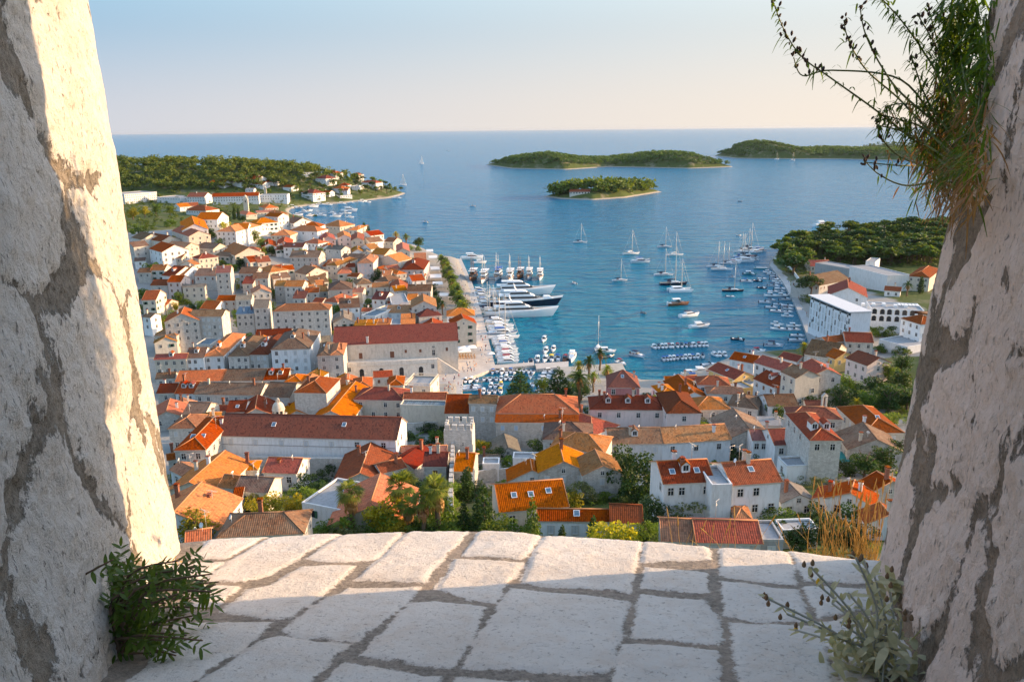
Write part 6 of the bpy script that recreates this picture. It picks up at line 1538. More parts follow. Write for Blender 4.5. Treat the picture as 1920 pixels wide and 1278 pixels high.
# left quarter: gardens between houses
for x, y, k, h, w in ((250, 412, 'broad:bright', 13, 1.2), (272, 408, 'broad:bright', 12, 1.2), (293, 405, 'broad', 14, 1.2), (320, 407, 'broad', 13, 1.2), (235, 430, 'bush:dark', 6, 1.5), (265, 432, 'bush', 5, 1.6), (285, 430, 'bush', 5, 1.5), (440, 412, 'cypress', 15, 1.1), (448, 412, 'cypress', 13, 1.2), (424, 412, 'broad:dark', 12, 1.1), (430, 418, 'broad:dark', 9, 1.2), (420, 420, 'broad', 8, 1.2),
                      (455, 417, 'broad:dark', 9, 1.3), (475, 408, 'broad', 8, 1.3), (410, 425, 'broad', 7, 1.2), (478, 455, 'broad', 9, 1.3), (490, 465, 'broad', 8, 1.2), (500, 475, 'broad:dark', 8, 1.3), (470, 450, 'bush', 5, 1.5), (510, 480, 'broad:dark', 8, 1.2), (525, 480, 'broad:dark', 7, 1.3), (385, 440, 'broad:dark', 8, 1.3), (395, 446, 'broad:dark', 7, 1.2), (430, 462, 'bush', 5, 1.3), (447, 462, 'bush', 5, 1.3), (330, 455, 'bush:bright', 5, 1.4), (365, 472, 'bush', 4, 1.6),
                      (450, 505, 'broad:dark', 8, 1.4), (440, 508, 'bush', 5, 1.3), (415, 500, 'bush', 5, 1.3), (600, 478, 'broad', 6, 1.3), (618, 485, 'broad', 7, 1.2), (640, 478, 'broad', 6, 1.2), (665, 475, 'broad:bright', 6, 1), (560, 440, 'bush', 5, 1.3), (575, 448, 'bush', 4, 1.3), (684, 445, 'cypress', 13, 1.3), (692, 448, 'cypress', 12, 1.3), (694, 460, 'broad', 7, 1.1), (743, 455, 'date:bright', 9, 1.1), (762, 462, 'date', 10, 1.1), (785, 466, 'broad:dark', 11, 1.1), (728, 465, 'broad:dark', 6, 1.4), (770, 470, 'bush', 5, 1.3),
                      (645, 452, 'bush:bright', 5, 1), (330, 588, 'broad:bright', 7, .8), (345, 572, 'bush', 4, 1.6), (360, 580, 'bush:dark', 4, 1.4), (380, 540, 'bush', 3.5, 1.5), (415, 580, 'bush:dark', 4, 1.3), (330, 470, 'broad', 5, 1.2), (760, 500, 'bush', 4, 1.2), (645, 495, 'bush', 4, 1.2), (605, 440, 'date', 8, 1), (455, 425, 'bush', 5, 1.3), (530, 425, 'bush', 5, 1.4), (545, 430, 'bush', 4, 1.4), (345, 640, 'bush', 3, 1.4), (300, 470, 'bush', 4, 1.3), (575, 405, 'broad:dark', 8, 1.2), (592, 412, 'broad', 7, 1.1)): tree(k, x, y, h, w)
def free(x, y, m):
    for hx, hy, rz, a, b_ in HOUSES:
        dx, dy = x - hx, y - hy
        if abs(dx) + abs(dy) > 60: continue
        c, s = math.cos(rz), math.sin(rz)
        if abs(dx * c + dy * s) < a + m and abs(-dx * s + dy * c) < b_ + m: return False
    return True
n = 0; tries = 0
while n < 75 and tries < 6000:
    tries += 1; x, y = TR.uniform(245, 800), TR.uniform(425, 660); p = on_ground(x, y)
    if sd_coast(p[0], p[1]) < 8 or not free(p[0], p[1], .6) or p[0] > -60: continue
    n += 1; plant_at(p, TR.choice(('bush', 'broad', 'bush:dark', 'bush', 'bush:bright')), TR.uniform(4.5, 8.5), 1.1)
n = 0; tries = 0
while n < 95 and tries < 6000:
    tries += 1; X_, Y_ = TR.uniform(-75, 135), TR.uniform(112, 262)
    if abs(X_) > .5 * Y_ or not free(X_, Y_, .9): continue
    n += 1; plant_at((X_, Y_, gz(X_, Y_)), TR.choice(('bush', 'bush:dark', 'bush', 'broad', 'bush:olive', 'bush:bright') if X_ < 45 else ('bush', 'bush:dark', 'broad', 'bush:dark')), TR.uniform(2.2, 4.6), 1.25)
# around the hotels
for x, y, k, h, w, lb in ((1519, 562, 'pine:dark', 14, 1.25, 'large pine overhanging the promenade beside the brown-roofed hall'), (1535, 606, 'pine:dark', 14.5, 1.2, 'large pine overhanging the promenade before the hotel block'), (1514, 566, 'bush:dark', 4.5, 1.5, 'low bush between the two big promenade pines')): tree(k, x, y, h, w, label=lb)
for x, y, k, h, w in ((1615, 535, 'date:dark', 9, 1.1), (1635, 535, 'broad:dark', 11, 1), (1655, 538, 'bush:dark', 6, 1.3), (1600, 530, 'date:dark', 8, 1.1), (1700, 555, 'date:dark', 8, 1.1), (1725, 550, 'cypress:dark', 10, 1.4), (1660, 615, 'broad', 8, 1.2), (1685, 610, 'broad', 8, 1.2), (1640, 630, 'bush', 5, 1.5), (1665, 632, 'bush:dark', 5, 1.5), (1530, 505, 'bush:dark', 6, 1.5), (1545, 508, 'bush:dark', 5, 1.6), (1575, 490, 'broad:dark', 9, 1.2), (1650, 660, 'bush', 4, 1.6), (1690, 665, 'bush', 4, 1.6), (1625, 690, 'broad:dark', 6, 1.3), (1690, 700, 'broad:dark', 8, 1.3), (1665, 715, 'broad', 7, 1.2), (1470, 680, 'bush', 3, 1.6), (1485, 690, 'bush', 3, 1.5)): tree(k, x, y, h, w)
def in_poly(x, y, P):
    ins = False
    for (ax, ay), (bx, by) in zip(P, P[1:] + P[:1]):
        if (ay > y) != (by > y) and x < (bx - ax) * (y - ay) / (by - ay) + ax: ins = not ins
    return ins
PINES = [(1452, 512), (1448, 478), (1470, 462), (1530, 448), (1620, 438), (1780, 430), (1780, 520), (1690, 505), (1600, 498), (1500, 520)]
k = 0
while k < 190:
    x, y = TR.uniform(1445, 1780), TR.uniform(425, 520)
    if not in_poly(x, y, PINES): continue
    if 1515 < x < 1560 and y > 487 or x > 1590 and y > 500: continue
    p = on_ground(x, y); k += 1
    if sd_coast(p[0], p[1]) < 4: continue
    plant_at(p, 'pine_far' if k % 3 else 'pine_far:dark', TR.uniform(9, 13.5), TR.uniform(1.15, 1.6), desc='dense green pine of the wooded point', group='pines of the wooded point')
# single trees among the villas of the far headland
for x, y in ((585, 345), (600, 352), (612, 338), (625, 350), (640, 340), (655, 345), (668, 352), (680, 338), (690, 348), (700, 342), (712, 350), (722, 345), (735, 352), (742, 358), (665, 330), (645, 328), (560, 345), (545, 350), (530, 352), (515, 350), (500, 340), (480, 345), (460, 350), (440, 346), (420, 350), (400, 355), (380, 352), (520, 372), (545, 376), (575, 372), (600, 368), (640, 365), (585, 360), (620, 362), (655, 358), (690, 360), (715, 358), (410, 372), (370, 376), (350, 378), (332, 380), (300, 378), (260, 375), (748, 352), (752, 360), (730, 345), (725, 362), (705, 362), (698, 354), (684, 356), (672, 342), (660, 340), (650, 360), (632, 356), (618, 346), (606, 358), (594, 338), (582, 352), (570, 340), (556, 358), (676, 366), (640, 370), (615, 372), (565, 366), (495, 350), (470, 342), (450, 338), (430, 342), (410, 345), (390, 345), (505, 362)):
    p = on_ground(x, y)
    if sd_coast(p[0], p[1]) > 3: plant_at(p, ('pine_far', 'broad_far', 'pine_far:dark')[int(x) % 3], TR.uniform(7, 12), TR.uniform(1.0, 1.4), desc='tree among the headland villas', group='trees of the far headland')
def wood(name, label, pts, hts, leaf, nq, seed, flat=.3):
    """a far wood that reads as one mass"""
    rs = np.random.RandomState(seed); Vs, Fs, off = [], [], 0
    T = []
    for q in range(5):
        bl = [(rs.uniform(-.3, .3), rs.uniform(-.3, .3), .68 + rs.uniform(-.25, .2), rs.uniform(.16, .26), rs.uniform(.16, .26), rs.uniform(.09, .16)) for _ in range(8)]; T.append(leaves(blob_pts(bl, nq, rs), .62 / math.sqrt(nq) * 1.6, rs, flat))
    for (x, y, z), h in zip(pts, hts):
        V, F_ = T[rs.randint(5)]; a = rs.uniform(0, 6.28); c, s = math.cos(a), math.sin(a); w = h * rs.uniform(1.0, 1.4)
        Vs.append(np.stack([x + (V[:, 0] * c - V[:, 1] * s) * w, y + (V[:, 0] * s + V[:, 1] * c) * w, z + V[:, 2] * h], 1)); Fs.append(F_ + off); off += len(V)
    o = link(name, raw_mesh(name, np.concatenate(Vs), np.concatenate(Fs), LEAF[leaf])); return setp(o, kind='stuff')
rs = np.random.RandomState(3); pts = []; hts = []
while len(pts) < 1150:
    x = rs.uniform(-900, -150); y = rs.uniform(1040, 1420); z = gz(x, y); px, py = proj((x, y, z))
    if z < 3.5 or px < 190: continue
    lim = 342 if px > 560 else 356
    if py > lim and not (px < 480 and py < 358) : continue
    if 575 < px < 700 and py > 326 and rs.rand() < .6: continue
    pts.append((x, y, z)); hts.append(rs.uniform(7, 15))
wood('woodland', None, pts, hts, 'wood', 110, 1)
pts = []; hts = []
while len(pts) < 900:
    x = rs.uniform(-700, -150); y = rs.uniform(690, 1330); z = gz(x, y); px, py = proj((x, y, z))
    if z < 2.5 or px < 200 or py > 425 or (py > 400 and px > 345): continue
    pts.append((x, y, z - .4)); hts.append(rs.uniform(2.2, 5.5))
wood('undergrowth', None, pts, hts, 'wood', 60, 6)
# undergrowth of the gardens and slopes below the wall
pts = []; hts = []
while len(pts) < 1700:
    x = rs.uniform(-80, 130); y = rs.uniform(104, 250)
    if rs.rand() > (.95 if x > 40 or y < 165 else .4): continue
    pts.append((x, y, gz(x, y) - .3)); hts.append(rs.uniform(.6, 1.9))
wood('undergrowth', None, pts, hts, 'broad', 60, 2)
pts = []; hts = []
while len(pts) < 700:
    x, y = rs.uniform(1440, 1790), rs.uniform(425, 525)
    if not in_poly(x, y, PINES): continue
    p = on_ground(x, y)
    if sd_coast(p[0], p[1]) < 3 or (x > 1590 and y > 500): continue
    pts.append((p[0], p[1], p[2] - .3)); hts.append(rs.uniform(1.5, 4))
wood('undergrowth', None, pts, hts, 'pine', 50, 4)

# ---------------------------------------------------------------- islands
def island(name, px_front, depth, prof, zs, step, wood_n, wood_h, leaf, seed, rock=40., zoff=0.):
    Fp = zpts(px_front); Bp = [(x + (x * .1), y + depth * (0.25 + .75 * math.sin(math.pi * (i + .5) / len(Fp)))) for i, (x, y) in enumerate(Fp)][1:-1][::-1]
    P = Fp + Bp; A = np.array(P)
    def sd(X, Y):
        best = np.full(np.shape(X), 1e9); ins = np.zeros(np.shape(X), bool)
        for (ax, ay), (bx, by) in zip(P, P[1:] + P[:1]):
            dx, dy = bx - ax, by - ay; t = np.clip(((X - ax) * dx + (Y - ay) * dy) / (dx * dx + dy * dy + 1e-9), 0, 1); best = np.minimum(best, np.hypot(X - ax - t * dx, Y - ay - t * dy)); ins ^= ((ay > Y) != (by > Y)) & (X < (bx - ax) * (Y - ay) / (by - ay + 1e-12) + ax)
        return np.where(ins, best, -best)
    kx = [Fp[0][0] + (Fp[-1][0] - Fp[0][0]) * f for f, _ in prof]; kz = [z for _, z in prof]
    def H(X, Y):
        s = sd(X, Y); n = vnoise(X, Y, .02, seed) - .5; s2 = s + n * 8
        return np.where(s > 0, np.interp(X, kx, kz) * (1 - np.exp(-np.clip(s2, 0, 1e9) / rock)) + np.minimum(np.clip(s2, 0, 99) * .25, 2.0), np.maximum(s * .3, -4))
    setp(grid_mesh(name, np.arange(A[:, 0].min() - 30, A[:, 0].max() + 30, step), np.arange(A[:, 1].min() - 30, A[:, 1].max() + 30, step), H, bpy.data.materials['terrain']), kind='structure')
    rs = np.random.RandomState(seed); pts = []; hts = []; tries = 0
    while len(pts) < wood_n and tries < wood_n * 30:
        tries += 1; x = rs.uniform(A[:, 0].min(), A[:, 0].max()); y = rs.uniform(A[:, 1].min(), A[:, 1].max())
        s = float(sd(np.array([x]), np.array([y]))[0])
        if s < rock * .22 + rs.uniform(0, rock * .25): continue
        if name == 'islet':
            q = proj((x, y, 6.))
            if 1062 < q[0] < 1112 and y < at_z(1087, 361, 9.)[1] + 9: continue
        pts.append((x, y, float(H(np.array([x]), np.array([y]))[0]) - .3)); hts.append(wood_h * rs.uniform(.5, 1.5))
    wood(name + '_wood', None, pts, hts, leaf, 40, seed); return H
island('island', [(910, 309), (960, 316), (1060, 318), (1140, 313), (1200, 314), (1290, 316), (1378, 313)], 330, [(0, 3), (.13, 19), (.27, 28), (.42, 14), (.55, 9), (.72, 27), (.82, 28), (.94, 12), (1, 3)], 1, 9, 2600, 7.5, 'scrub', 21, 22)
HB = island('islet', [(1019, 369), (1050, 373), (1110, 375), (1170, 371), (1210, 365), (1242, 360)], 95, [(0, 2), (.2, 8), (.4, 11), (.6, 12), (.8, 8), (1, 2)], 1, 4, 240, 12, 'wood', 22, 14)
island('island', [(1338, 292), (1380, 297), (1480, 298), (1560, 298), (1640, 300), (1720, 302), (1800, 305)], 420, [(0, 3), (.12, 30), (.25, 44), (.36, 32), (.5, 13), (.7, 22), (1, 20)], 1, 12, 2600, 8, 'scrub', 23, 26)
island('island', [(1606, 276), (1650, 282), (1750, 286), (1850, 287)], 600, [(0, 3), (.2, 18), (.5, 30), (1, 40)], 1, 30, 400, 9, 'scrub', 24, 60)
_gz, _gr = gz, ground
ground = HB
gz = lambda x, y: float(HB(np.array([x]), np.array([y]))[0])
on_islet = eave_house('g', 1068, 360, 1106, 360, 355, 3.6, 'r', 'c', win=(1, 7, 'A'), wind=(1.6, 1.3), ch=0, label='low cream villa with an arcade standing on the small wooded islet', name='islet_villa')
gz, ground = _gz, _gr
# ---------------------------------------------------------------- plants growing on the embrasure
def at_y(px, py, y):
    d = ray(px, py); return CAM + d * (y / d[1])
NR = np.random.RandomState(8)
def smooth_path(P, n=4):
    P = [np.array(p, float) for p in P]; out = []
    for i in range(len(P) - 1):
        p0, p1, p2, p3 = P[max(i - 1, 0)], P[i], P[i + 1], P[min(i + 2, len(P) - 1)]
        for k in range(n):
            t = k / n; out.append(.5 * (2 * p1 + (p2 - p0) * t + (2 * p0 - 5 * p1 + 4 * p2 - p3) * t * t + (3 * p1 - p0 - 3 * p2 + p3) * t ** 3))
    out.append(P[-1]); return out
def blade(b, p, d, up, L, w, curl=0., mi=0, seg=4):
    """narrow leaf from p along d, curling towards up * curl"""
    d = Vector(d).normalized(); up = Vector(up); s = d.cross(up); s = s.normalized() if s.length > 1e-6 else Vector((1, 0, 0)); p = Vector(p); prev = None
    for k in range(seg + 1):
        t = k / seg; ww = w * math.sin(math.pi * min(.96, .12 + .88 * t)) ** .8; c = p + d * (L * t) + up * (curl * L * t * t)
        cur = (c - s * ww, c + s * ww)
        if prev: b.face([prev[0], prev[1], cur[1], cur[0]], mi, smooth=True)
        prev = cur
L_LENT = mat_leaf('lentisk_leaves', (.075, .15, .022), (.13, .21, .034), (.05, .10, .018), .4, .4); L_SNAP = mat_leaf('snapdragon_leaves', (.10, .17, .022), (.17, .24, .034), (.06, .11, .018), .55)
L_DRY = mat_leaf('dry_stems', (.22, .11, .05), (.32, .17, .07), (.14, .07, .035), .4); L_YEL = mat_leaf('young_leaves', (.16, .20, .02), (.22, .24, .03), (.09, .14, .02), .5); L_SILV = mat_leaf('silvery_leaves', (.40, .37, .24), (.50, .46, .31), (.30, .29, .17), .25, .8)
L_GRASS = mat_leaf('dry_grass', (.42, .26, .08), (.52, .33, .11), (.30, .18, .06), .35); M_POD = simple('seed_pods', (.06, .032, .022), .8, var=.4, scale=60); M_TWIG = simple('twigs', (.16, .10, .06), .9, var=.3, scale=40); M_GTWIG = simple('green_stems', (.13, .15, .045), .7, var=.3, scale=40); M_STALK = simple('silver_stems', (.36, .35, .28), .9, scale=40)
# lentisk bush at the foot of the sunlit wall
lent = empty('lentisk_shrub', tuple(slab_w(*slab_px(225, 1225), -.02))); base = np.array(lent.location)
tw = MB(); lf = MB()
TIPS = [(410, 1090), (392, 1088), (405, 1095), (398, 1075), (372, 1062), (335, 1050), (300, 1060), (262, 1070), (235, 1052), (212, 1048), (388, 1120), (400, 1140), (378, 1150), (355, 1120), (330, 1100), (300, 1095), (270, 1105), (240, 1110), (380, 1200), (350, 1190), (330, 1228), (300, 1222), (325, 1170), (290, 1160), (260, 1150), (355, 1235), (285, 1190), (250, 1085), (345, 1080), (310, 1130), (365, 1100), (395, 1108), (340, 1150), (318, 1200)]
for i, (x, y) in enumerate(TIPS):
    dpt = base[1] + NR.uniform(-.12, .28); T = at_y(x, y, dpt); mid = base * .5 + T * .5 + np.array([-.06, 0, .10 if y < 1150 else .05]) + NR.normal(size=3) * .02
    P = smooth_path([base + NR.normal(size=3) * .012, base * .78 + mid * .22 + np.array([0, 0, .03]), mid, T], 4); tw.tube(P, [.008 - .006 * k / len(P) for k in range(len(P))], 5, 0)
    for k in range(len(P) // 2, len(P)):
        for q in range(1 if k % 4 else 0):
            p = P[k] + NR.normal(size=3) * .008; dv = (P[k] - P[k - 1]); dv /= np.linalg.norm(dv); side = NR.normal(size=3); side -= dv * (side @ dv); side /= np.linalg.norm(side)
            # a pinnate spray: pairs of leaflets along a short axis
            ax = dv * .55 + side * .8 + np.array([.12, 0, .18]); ax /= np.linalg.norm(ax); LL = NR.uniform(.04, .075)
            for r_ in range(3):
                for s in (-1, 1):
                    cr_ = np.cross(ax, NR.normal(size=3) * .3 + np.array([0, -.6, .6])); cr_ /= np.linalg.norm(cr_); blade(lf, p + ax * LL * (r_ + .6) / 3, ax * .6 + cr_ * s, (0, 0, 1), NR.uniform(.028, .045), NR.uniform(.005, .0078), NR.uniform(-.3, .1), 0, 3)
            blade(lf, p + ax * LL, ax, (0, 0, 1), .036, .006, -.1, 0, 3)
kid(tw.build('twigs', [M_TWIG]), lent); lent.children[0].location = -base; q = lf.build('leaves', [L_LENT], lent); q.location = -base
setp(lent, 'dark green lentisk shrub with glossy leaflets at the foot of the sunlit wall', 'shrub')
spr = empty('wall_sprig', tuple(at_y(160, 1080, 2.66))); sb = np.array(spr.location); tw = MB(); lf = MB()
for x, y in ((150, 1040), (172, 1055), (185, 1075), (165, 1100), (180, 1120), (158, 1130), (215, 985), (195, 1040), (145, 1085)):
    T = at_y(x, y, sb[1] - .05 + NR.uniform(-.05, .05)); P = smooth_path([sb, sb * .5 + T * .5 + NR.normal(size=3) * .02, T], 4); tw.tube(P, .0035, 4, 0)
    for k in range(3, len(P)):
        for s in range(3): blade(lf, P[k], NR.normal(size=3) + np.array([.3, 0, .3]), (0, 0, 1), NR.uniform(.012, .026), .0045, -.2, 0, 3)
tw.build('twigs', [M_TWIG], spr).location = -sb; lf.build('leaves', [L_LENT], spr).location = -sb; setp(spr, 'small half-bare sprig rooted in a crack of the sunlit wall', 'plant')
# plant hanging from the shaded wall
root = at_y(1800, 330, 3.4); pl = empty('hanging_plant', tuple(root)); st = MB(); lf = MB(); pod = MB(); dead = MB(); yl = MB()
def W3(px, py, y):
    edge = 1850 - py * .2375
    return at_y(px, py, y - .30 - max(0, px - edge + 14) * .0165)
PODS = []
def podc(p, s):
    d = NR.normal(size=3) * .4 + np.array([0, 0, 1]); d /= np.linalg.norm(d); p = np.array(p); q_ = MB(); q_.tube([p, p + d * s * .5, p + d * s, p + d * s * 1.35], [s * .12, s * .34, s * .30, s * .04], 6, 0); PODS.append(q_)
STEMS = [([(1800, 330), (1725, 272), (1640, 205), (1560, 148), (1505, 108), (1472, 60), (1448, 0)], 3.66, .6, 14), ([(1790, 300), (1690, 190), (1625, 132), (1592, 78), (1582, 38)], 3.72, .3, 9), ([(1780, 250), (1690, 175), (1650, 120), (1622, 62), (1612, 10)], 3.6, .25, 7), ([(1760, 240), (1690, 150), (1560, 132), (1505, 142), (1488, 108)], 3.7, .1, 3),
         ([(1800, 210), (1740, 110), (1695, 45), (1650, -6)], 3.7, 1.5, 0), ([(1820, 200), (1800, 90), (1806, -10)], 3.62, 1.8, 0), ([(1835, 220), (1838, 90), (1826, -15)], 3.75, 1.8, 0), ([(1810, 240), (1770, 120), (1742, 20)], 3.75, .2, 8), ([(1800, 230), (1765, 110), (1722, 30)], 3.62, .2, 7), ([(1815, 250), (1790, 130), (1768, 40)], 3.7, .6, 6), ([(1830, 260), (1850, 130), (1845, 30)], 3.7, 1.6, 0), ([(1790, 260), (1740, 190), (1710, 110)], 3.6, 1.4, 3),
         ([(1770, 335), (1700, 348), (1650, 328), (1622, 302)], 3.7, .05, 4), ([(1775, 320), (1695, 298), (1655, 262), (1641, 222)], 3.66, .1, 5), ([(1800, 330), (1740, 312), (1680, 310), (1620, 304)], 3.72, .05, 3), ([(1800, 300), (1730, 240), (1690, 225), (1650, 215)], 3.66, 1.3, 0), ([(1800, 270), (1760, 215), (1700, 195), (1660, 200)], 3.72, 1.3, 0), ([(1815, 320), (1800, 240), (1770, 190)], 3.66, 1.6, 0), ([(1820, 300), (1830, 200), (1840, 120)], 3.66, 1.8, 0), ([(1780, 300), (1700, 250), (1645, 235)], 3.6, 1.2, 0), ([(1810, 180), (1782, 70), (1785, -5)], 3.7, 1.5, 0), ([(1800, 150), (1815, 60), (1815, -20)], 3.7, 1.7, 0)]
for P2, y0, leafy, npod in STEMS:
    P = smooth_path([W3(x, y, y0 + NR.uniform(-.04, .06)) for x, y in P2], 7); n = len(P); st.tube(P, [.0038 * (1 - .75 * k / n) + .0010 for k in range(n)], 5, 0)
    for k in range(2, n):
        for q in range(int(leafy * 5 + NR.rand())):
            t = P[k] - P[k - 1]; t = t / np.linalg.norm(t); d = NR.normal(size=3) * .8 + t * .6; blade(lf, P[k] + NR.normal(size=3) * .006, d, (0, 0, -1), NR.uniform(.035, .085) * (1.1 - .5 * k / n), NR.uniform(.0028, .0048), NR.uniform(.2, .9), 0, 4)
    for q in range(npod):
        k = n - 1 - int(q * n * .5 / max(1, npod)); podc(P[k] + NR.normal(size=3) * .006, NR.uniform(.013, .021)); podc(P[k] + NR.normal(size=3) * .009, NR.uniform(.010, .018))
for q in range(1500):                                               # dense body: green above, dead brown below
    f = NR.rand(); x = 1808 + NR.normal() * 26 - 26 * f; y = -10 + 360 * f + NR.normal() * 14; p = W3(x, y, NR.uniform(3.55, 3.8)); d = NR.normal(size=3) + np.array([-.5, 0, .35])
    if f > .5 and NR.rand() < .62: blade(dead, p, NR.normal(size=3) + np.array([-.6, 0, -.2]), (0, 0, -1), NR.uniform(.04, .10), NR.uniform(.002, .0045), NR.uniform(-.4, .8), 0, 4)
    else: blade(lf, p, d, (0, 0, -1), NR.uniform(.05, .11), NR.uniform(.0036, .0065), NR.uniform(.2, 1.), 0, 4)
for q in range(800):
    x = NR.normal() * 34 + 1765; y = NR.normal() * 45 + 265; p = W3(x, y, NR.uniform(3.5, 3.75)); blade(dead if NR.rand() < .6 else lf, p, NR.normal(size=3) + np.array([-.4, 0, -.3]), (0, 0, -1), NR.uniform(.04, .09), NR.uniform(.002, .0042), NR.uniform(-.5, .8), 0, 4)
for q in range(330): x = NR.normal() * 26 + 1785; y = NR.normal() * 30 + 335; blade(dead, W3(x, y, NR.uniform(3.5, 3.7)), NR.normal(size=3) + np.array([-.5, 0, -.9]), (0, 0, -1), NR.uniform(.04, .10), .0026, NR.uniform(-.2, .6), 0, 4)
for q in range(260): x = NR.normal() * 18 + 1788; y = NR.normal() * 17 + 305; blade(yl, W3(x, y, NR.uniform(3.42, 3.55)), NR.normal(size=3) + np.array([-.4, -.2, .2]), (0, 0, -1), NR.uniform(.03, .06), .0032, NR.uniform(0, .6), 0, 4)
for nm, b_, mt in (('stem', st, M_GTWIG), ('foliage', lf, L_SNAP), ('dead_foliage', dead, L_DRY), ('young_foliage', yl, L_YEL)): o = b_.build(nm, [mt], pl); o.location = tuple(-root)
for q_ in PODS: q_.build('seed_pod', [M_POD], pl).location = tuple(-root)
setp(pl, 'straggly plant with curled leaves and dark seed pods hanging from the shaded wall', 'plant')
# silvery plant on the paving
r0 = slab_w(*slab_px(1640, 1262), 0.); sv = empty('silvery_plant', tuple(r0)); st = MB(); lf = MB(); HEADS = []
for i, (x, y) in enumerate([(1432, 1118), (1520, 1062), (1522, 1085), (1605, 1045), (1620, 1050), (1640, 1080), (1668, 1105), (1590, 1110), (1475, 1150), (1490, 1180), (1560, 1130), (1655, 1140), (1690, 1160), (1430, 1255), (1545, 1180), (1575, 1165)]):
    T = at_y(x, y, r0[1] + NR.uniform(-.05, .22)); P = smooth_path([r0 + NR.normal(size=3) * .03, r0 * .55 + T * .45 + np.array([.03, 0, .02]), T], 6); n = len(P); st.tube(P, .0035, 5, 0)
    for k in range(1, n):
        for q in range(2 if k < n - 3 else 1): blade(lf, P[k], NR.normal(size=3) * .7 + (P[k] - P[k - 1]) * 12, (0, 0, 1), NR.uniform(.03, .055) * (1.2 - .6 * k / n), NR.uniform(.005, .009), NR.uniform(-.5, .2), 0, 4)
    if i not in (7, 11, 14):
        for q in range(NR.randint(2, 4)): c = T + NR.normal(size=3) * .014; hd = MB(); hd.lathe([(0, -.008), (.0055, -.004), (.0066, .002), (.004, .009), (.0015, .014), (0, .015)], 7, 0, c); HEADS.append(hd)
for q in range(95):
    p = at_y(NR.uniform(1555, 1725), NR.uniform(1205, 1275), r0[1] + NR.uniform(-.1, .12)); blade(lf, p, NR.normal(size=3) + np.array([0, -.3, .7]), (0, 0, 1), NR.uniform(.05, .085), NR.uniform(.009, .014), NR.uniform(-.7, .1), 0, 5)
for q in range(26):
    p = at_y(NR.uniform(1630, 1685), NR.uniform(1075, 1125), r0[1] + .45); blade(lf, p, NR.normal(size=3) + np.array([0, -.3, .2]), (0, 0, 1), NR.uniform(.06, .09), NR.uniform(.012, .018), NR.uniform(-.5, .1), 0, 5)
for nm, b_, mt in (('stem', st, [M_STALK]), ('leaves', lf, [L_SILV])): o = b_.build(nm, mt, sv); o.location = tuple(-r0)
for k, q_ in enumerate(HEADS): q_.build('flower_head', [simple('yellow_flower', (.70, .42, .02), .7) if k % 15 == 4 else simple('brown_heads', (.20, .12, .06), .9, scale=80)], sv).location = tuple(-r0)
setp(sv, 'silvery-leaved plant with dried brown flower heads at the foot of the shaded wall', 'plant')
# dry grass growing beyond the sill
gr = MB()
for q in range(105):
    x = 1640 - abs(NR.normal()) * 62 if q < 92 else NR.uniform(1235, 1520); yb = 1062 - (1640 - x) * .06
    p = at_y(x, yb, 3.72 if x > 1400 else 3.95); hgt = NR.uniform(.12, .42) if x > 1500 else NR.uniform(.10, .2); T = p + np.array([NR.normal() * .05 - .01, NR.normal() * .04, hgt]); P = smooth_path([p, p * .5 + T * .5 + NR.normal(size=3) * .008, T], 4)
    gr.tube(P, [.0016 - .0009 * k / len(P) for k in range(len(P))], 4, 0)
    if NR.rand() < .75:
        d = P[-1] - P[-2]; d /= np.linalg.norm(d); gr.tube([T, T + d * .02, T + d * .05, T + d * .075], [.001, .0036, .003, .0006], 5, 0)
    for s in range(1): blade(gr, P[NR.randint(0, 3)], NR.normal(size=3) * .5 + np.array([0, 0, 1]), (NR.normal(), NR.normal(), -.5), NR.uniform(.06, .14), .0014, NR.uniform(0, .6), 0, 4)
setp(gr.build('dry_grass', [L_GRASS]), kind='stuff')
# small dry tuft at the foot of the sunlit wall, iron spike in the shaded wall
tf = MB(); pb = slab_w(*slab_px(322, 1060), 0)
for q in range(60): blade(tf, pb + NR.normal(size=3) * np.array([.03, .02, .006]), NR.normal(size=3) + np.array([0, 0, .6]), (0, 0, -1), NR.uniform(.015, .04), .003, .3, 0, 3)
setp(tf.build('dry_tuft', [L_GRASS]), 'tiny golden dry tuft where the sunlit wall meets the paving', 'plant')
b = MB(); a_, b_ = at_y(1752, 588, 3.78), at_y(1716, 585, 3.62); b.tube([a_, a_ * .5 + b_ * .5, b_], [.012, .009, .007], 7); b.lathe([(0, -.02), (.022, -.012), (.022, .012), (0, .02)], 8, 0, a_ * .86 + b_ * .14)
setp(b.build('iron_spike', [simple('rusty_iron', (.09, .045, .03), .8, .4, var=.4, scale=90)]), 'short rusty iron spike sticking out of the shaded wall', 'spike')
# ---------------------------------------------------------------- street lamps, pool cover, people
def street_lamp(px, py, h, label):
    g = on_ground(px, py); r = empty('street_lamp', tuple(g)); setp(r, label, 'street lamp', 'globe street lamps'); b = MB(); b.tube([(0, 0, -.2), (0, 0, h)], [.07, .05], 7); b.lathe([(.14, 0), (.14, .3), (.08, .4)], 8); b.build('pole', [simple('grey_metal', (.25, .25, .25), .5, .5)], r)
    b = MB(); b.lathe([(.06, h - .02), (.24, h + .12), (.30, h + .32), (.22, h + .52), (0, h + .62)], 14); b.build('globe', [simple('opal_globe', (.75, .74, .72), .3)], r)
street_lamp(1096, 1012, 4.6, 'white globe street lamp in front of the long red roof'); street_lamp(371, 1040, 4.2, 'white globe street lamp beside the sunlit leafy tree')
crop(0, 0, 1)
awning(1298, 803, 8.5, 4.5, 2.4, M_CANVB, 'bright blue canopy over a terrace beside the pale pink house', rad(4), 'terrace_canopy', None)
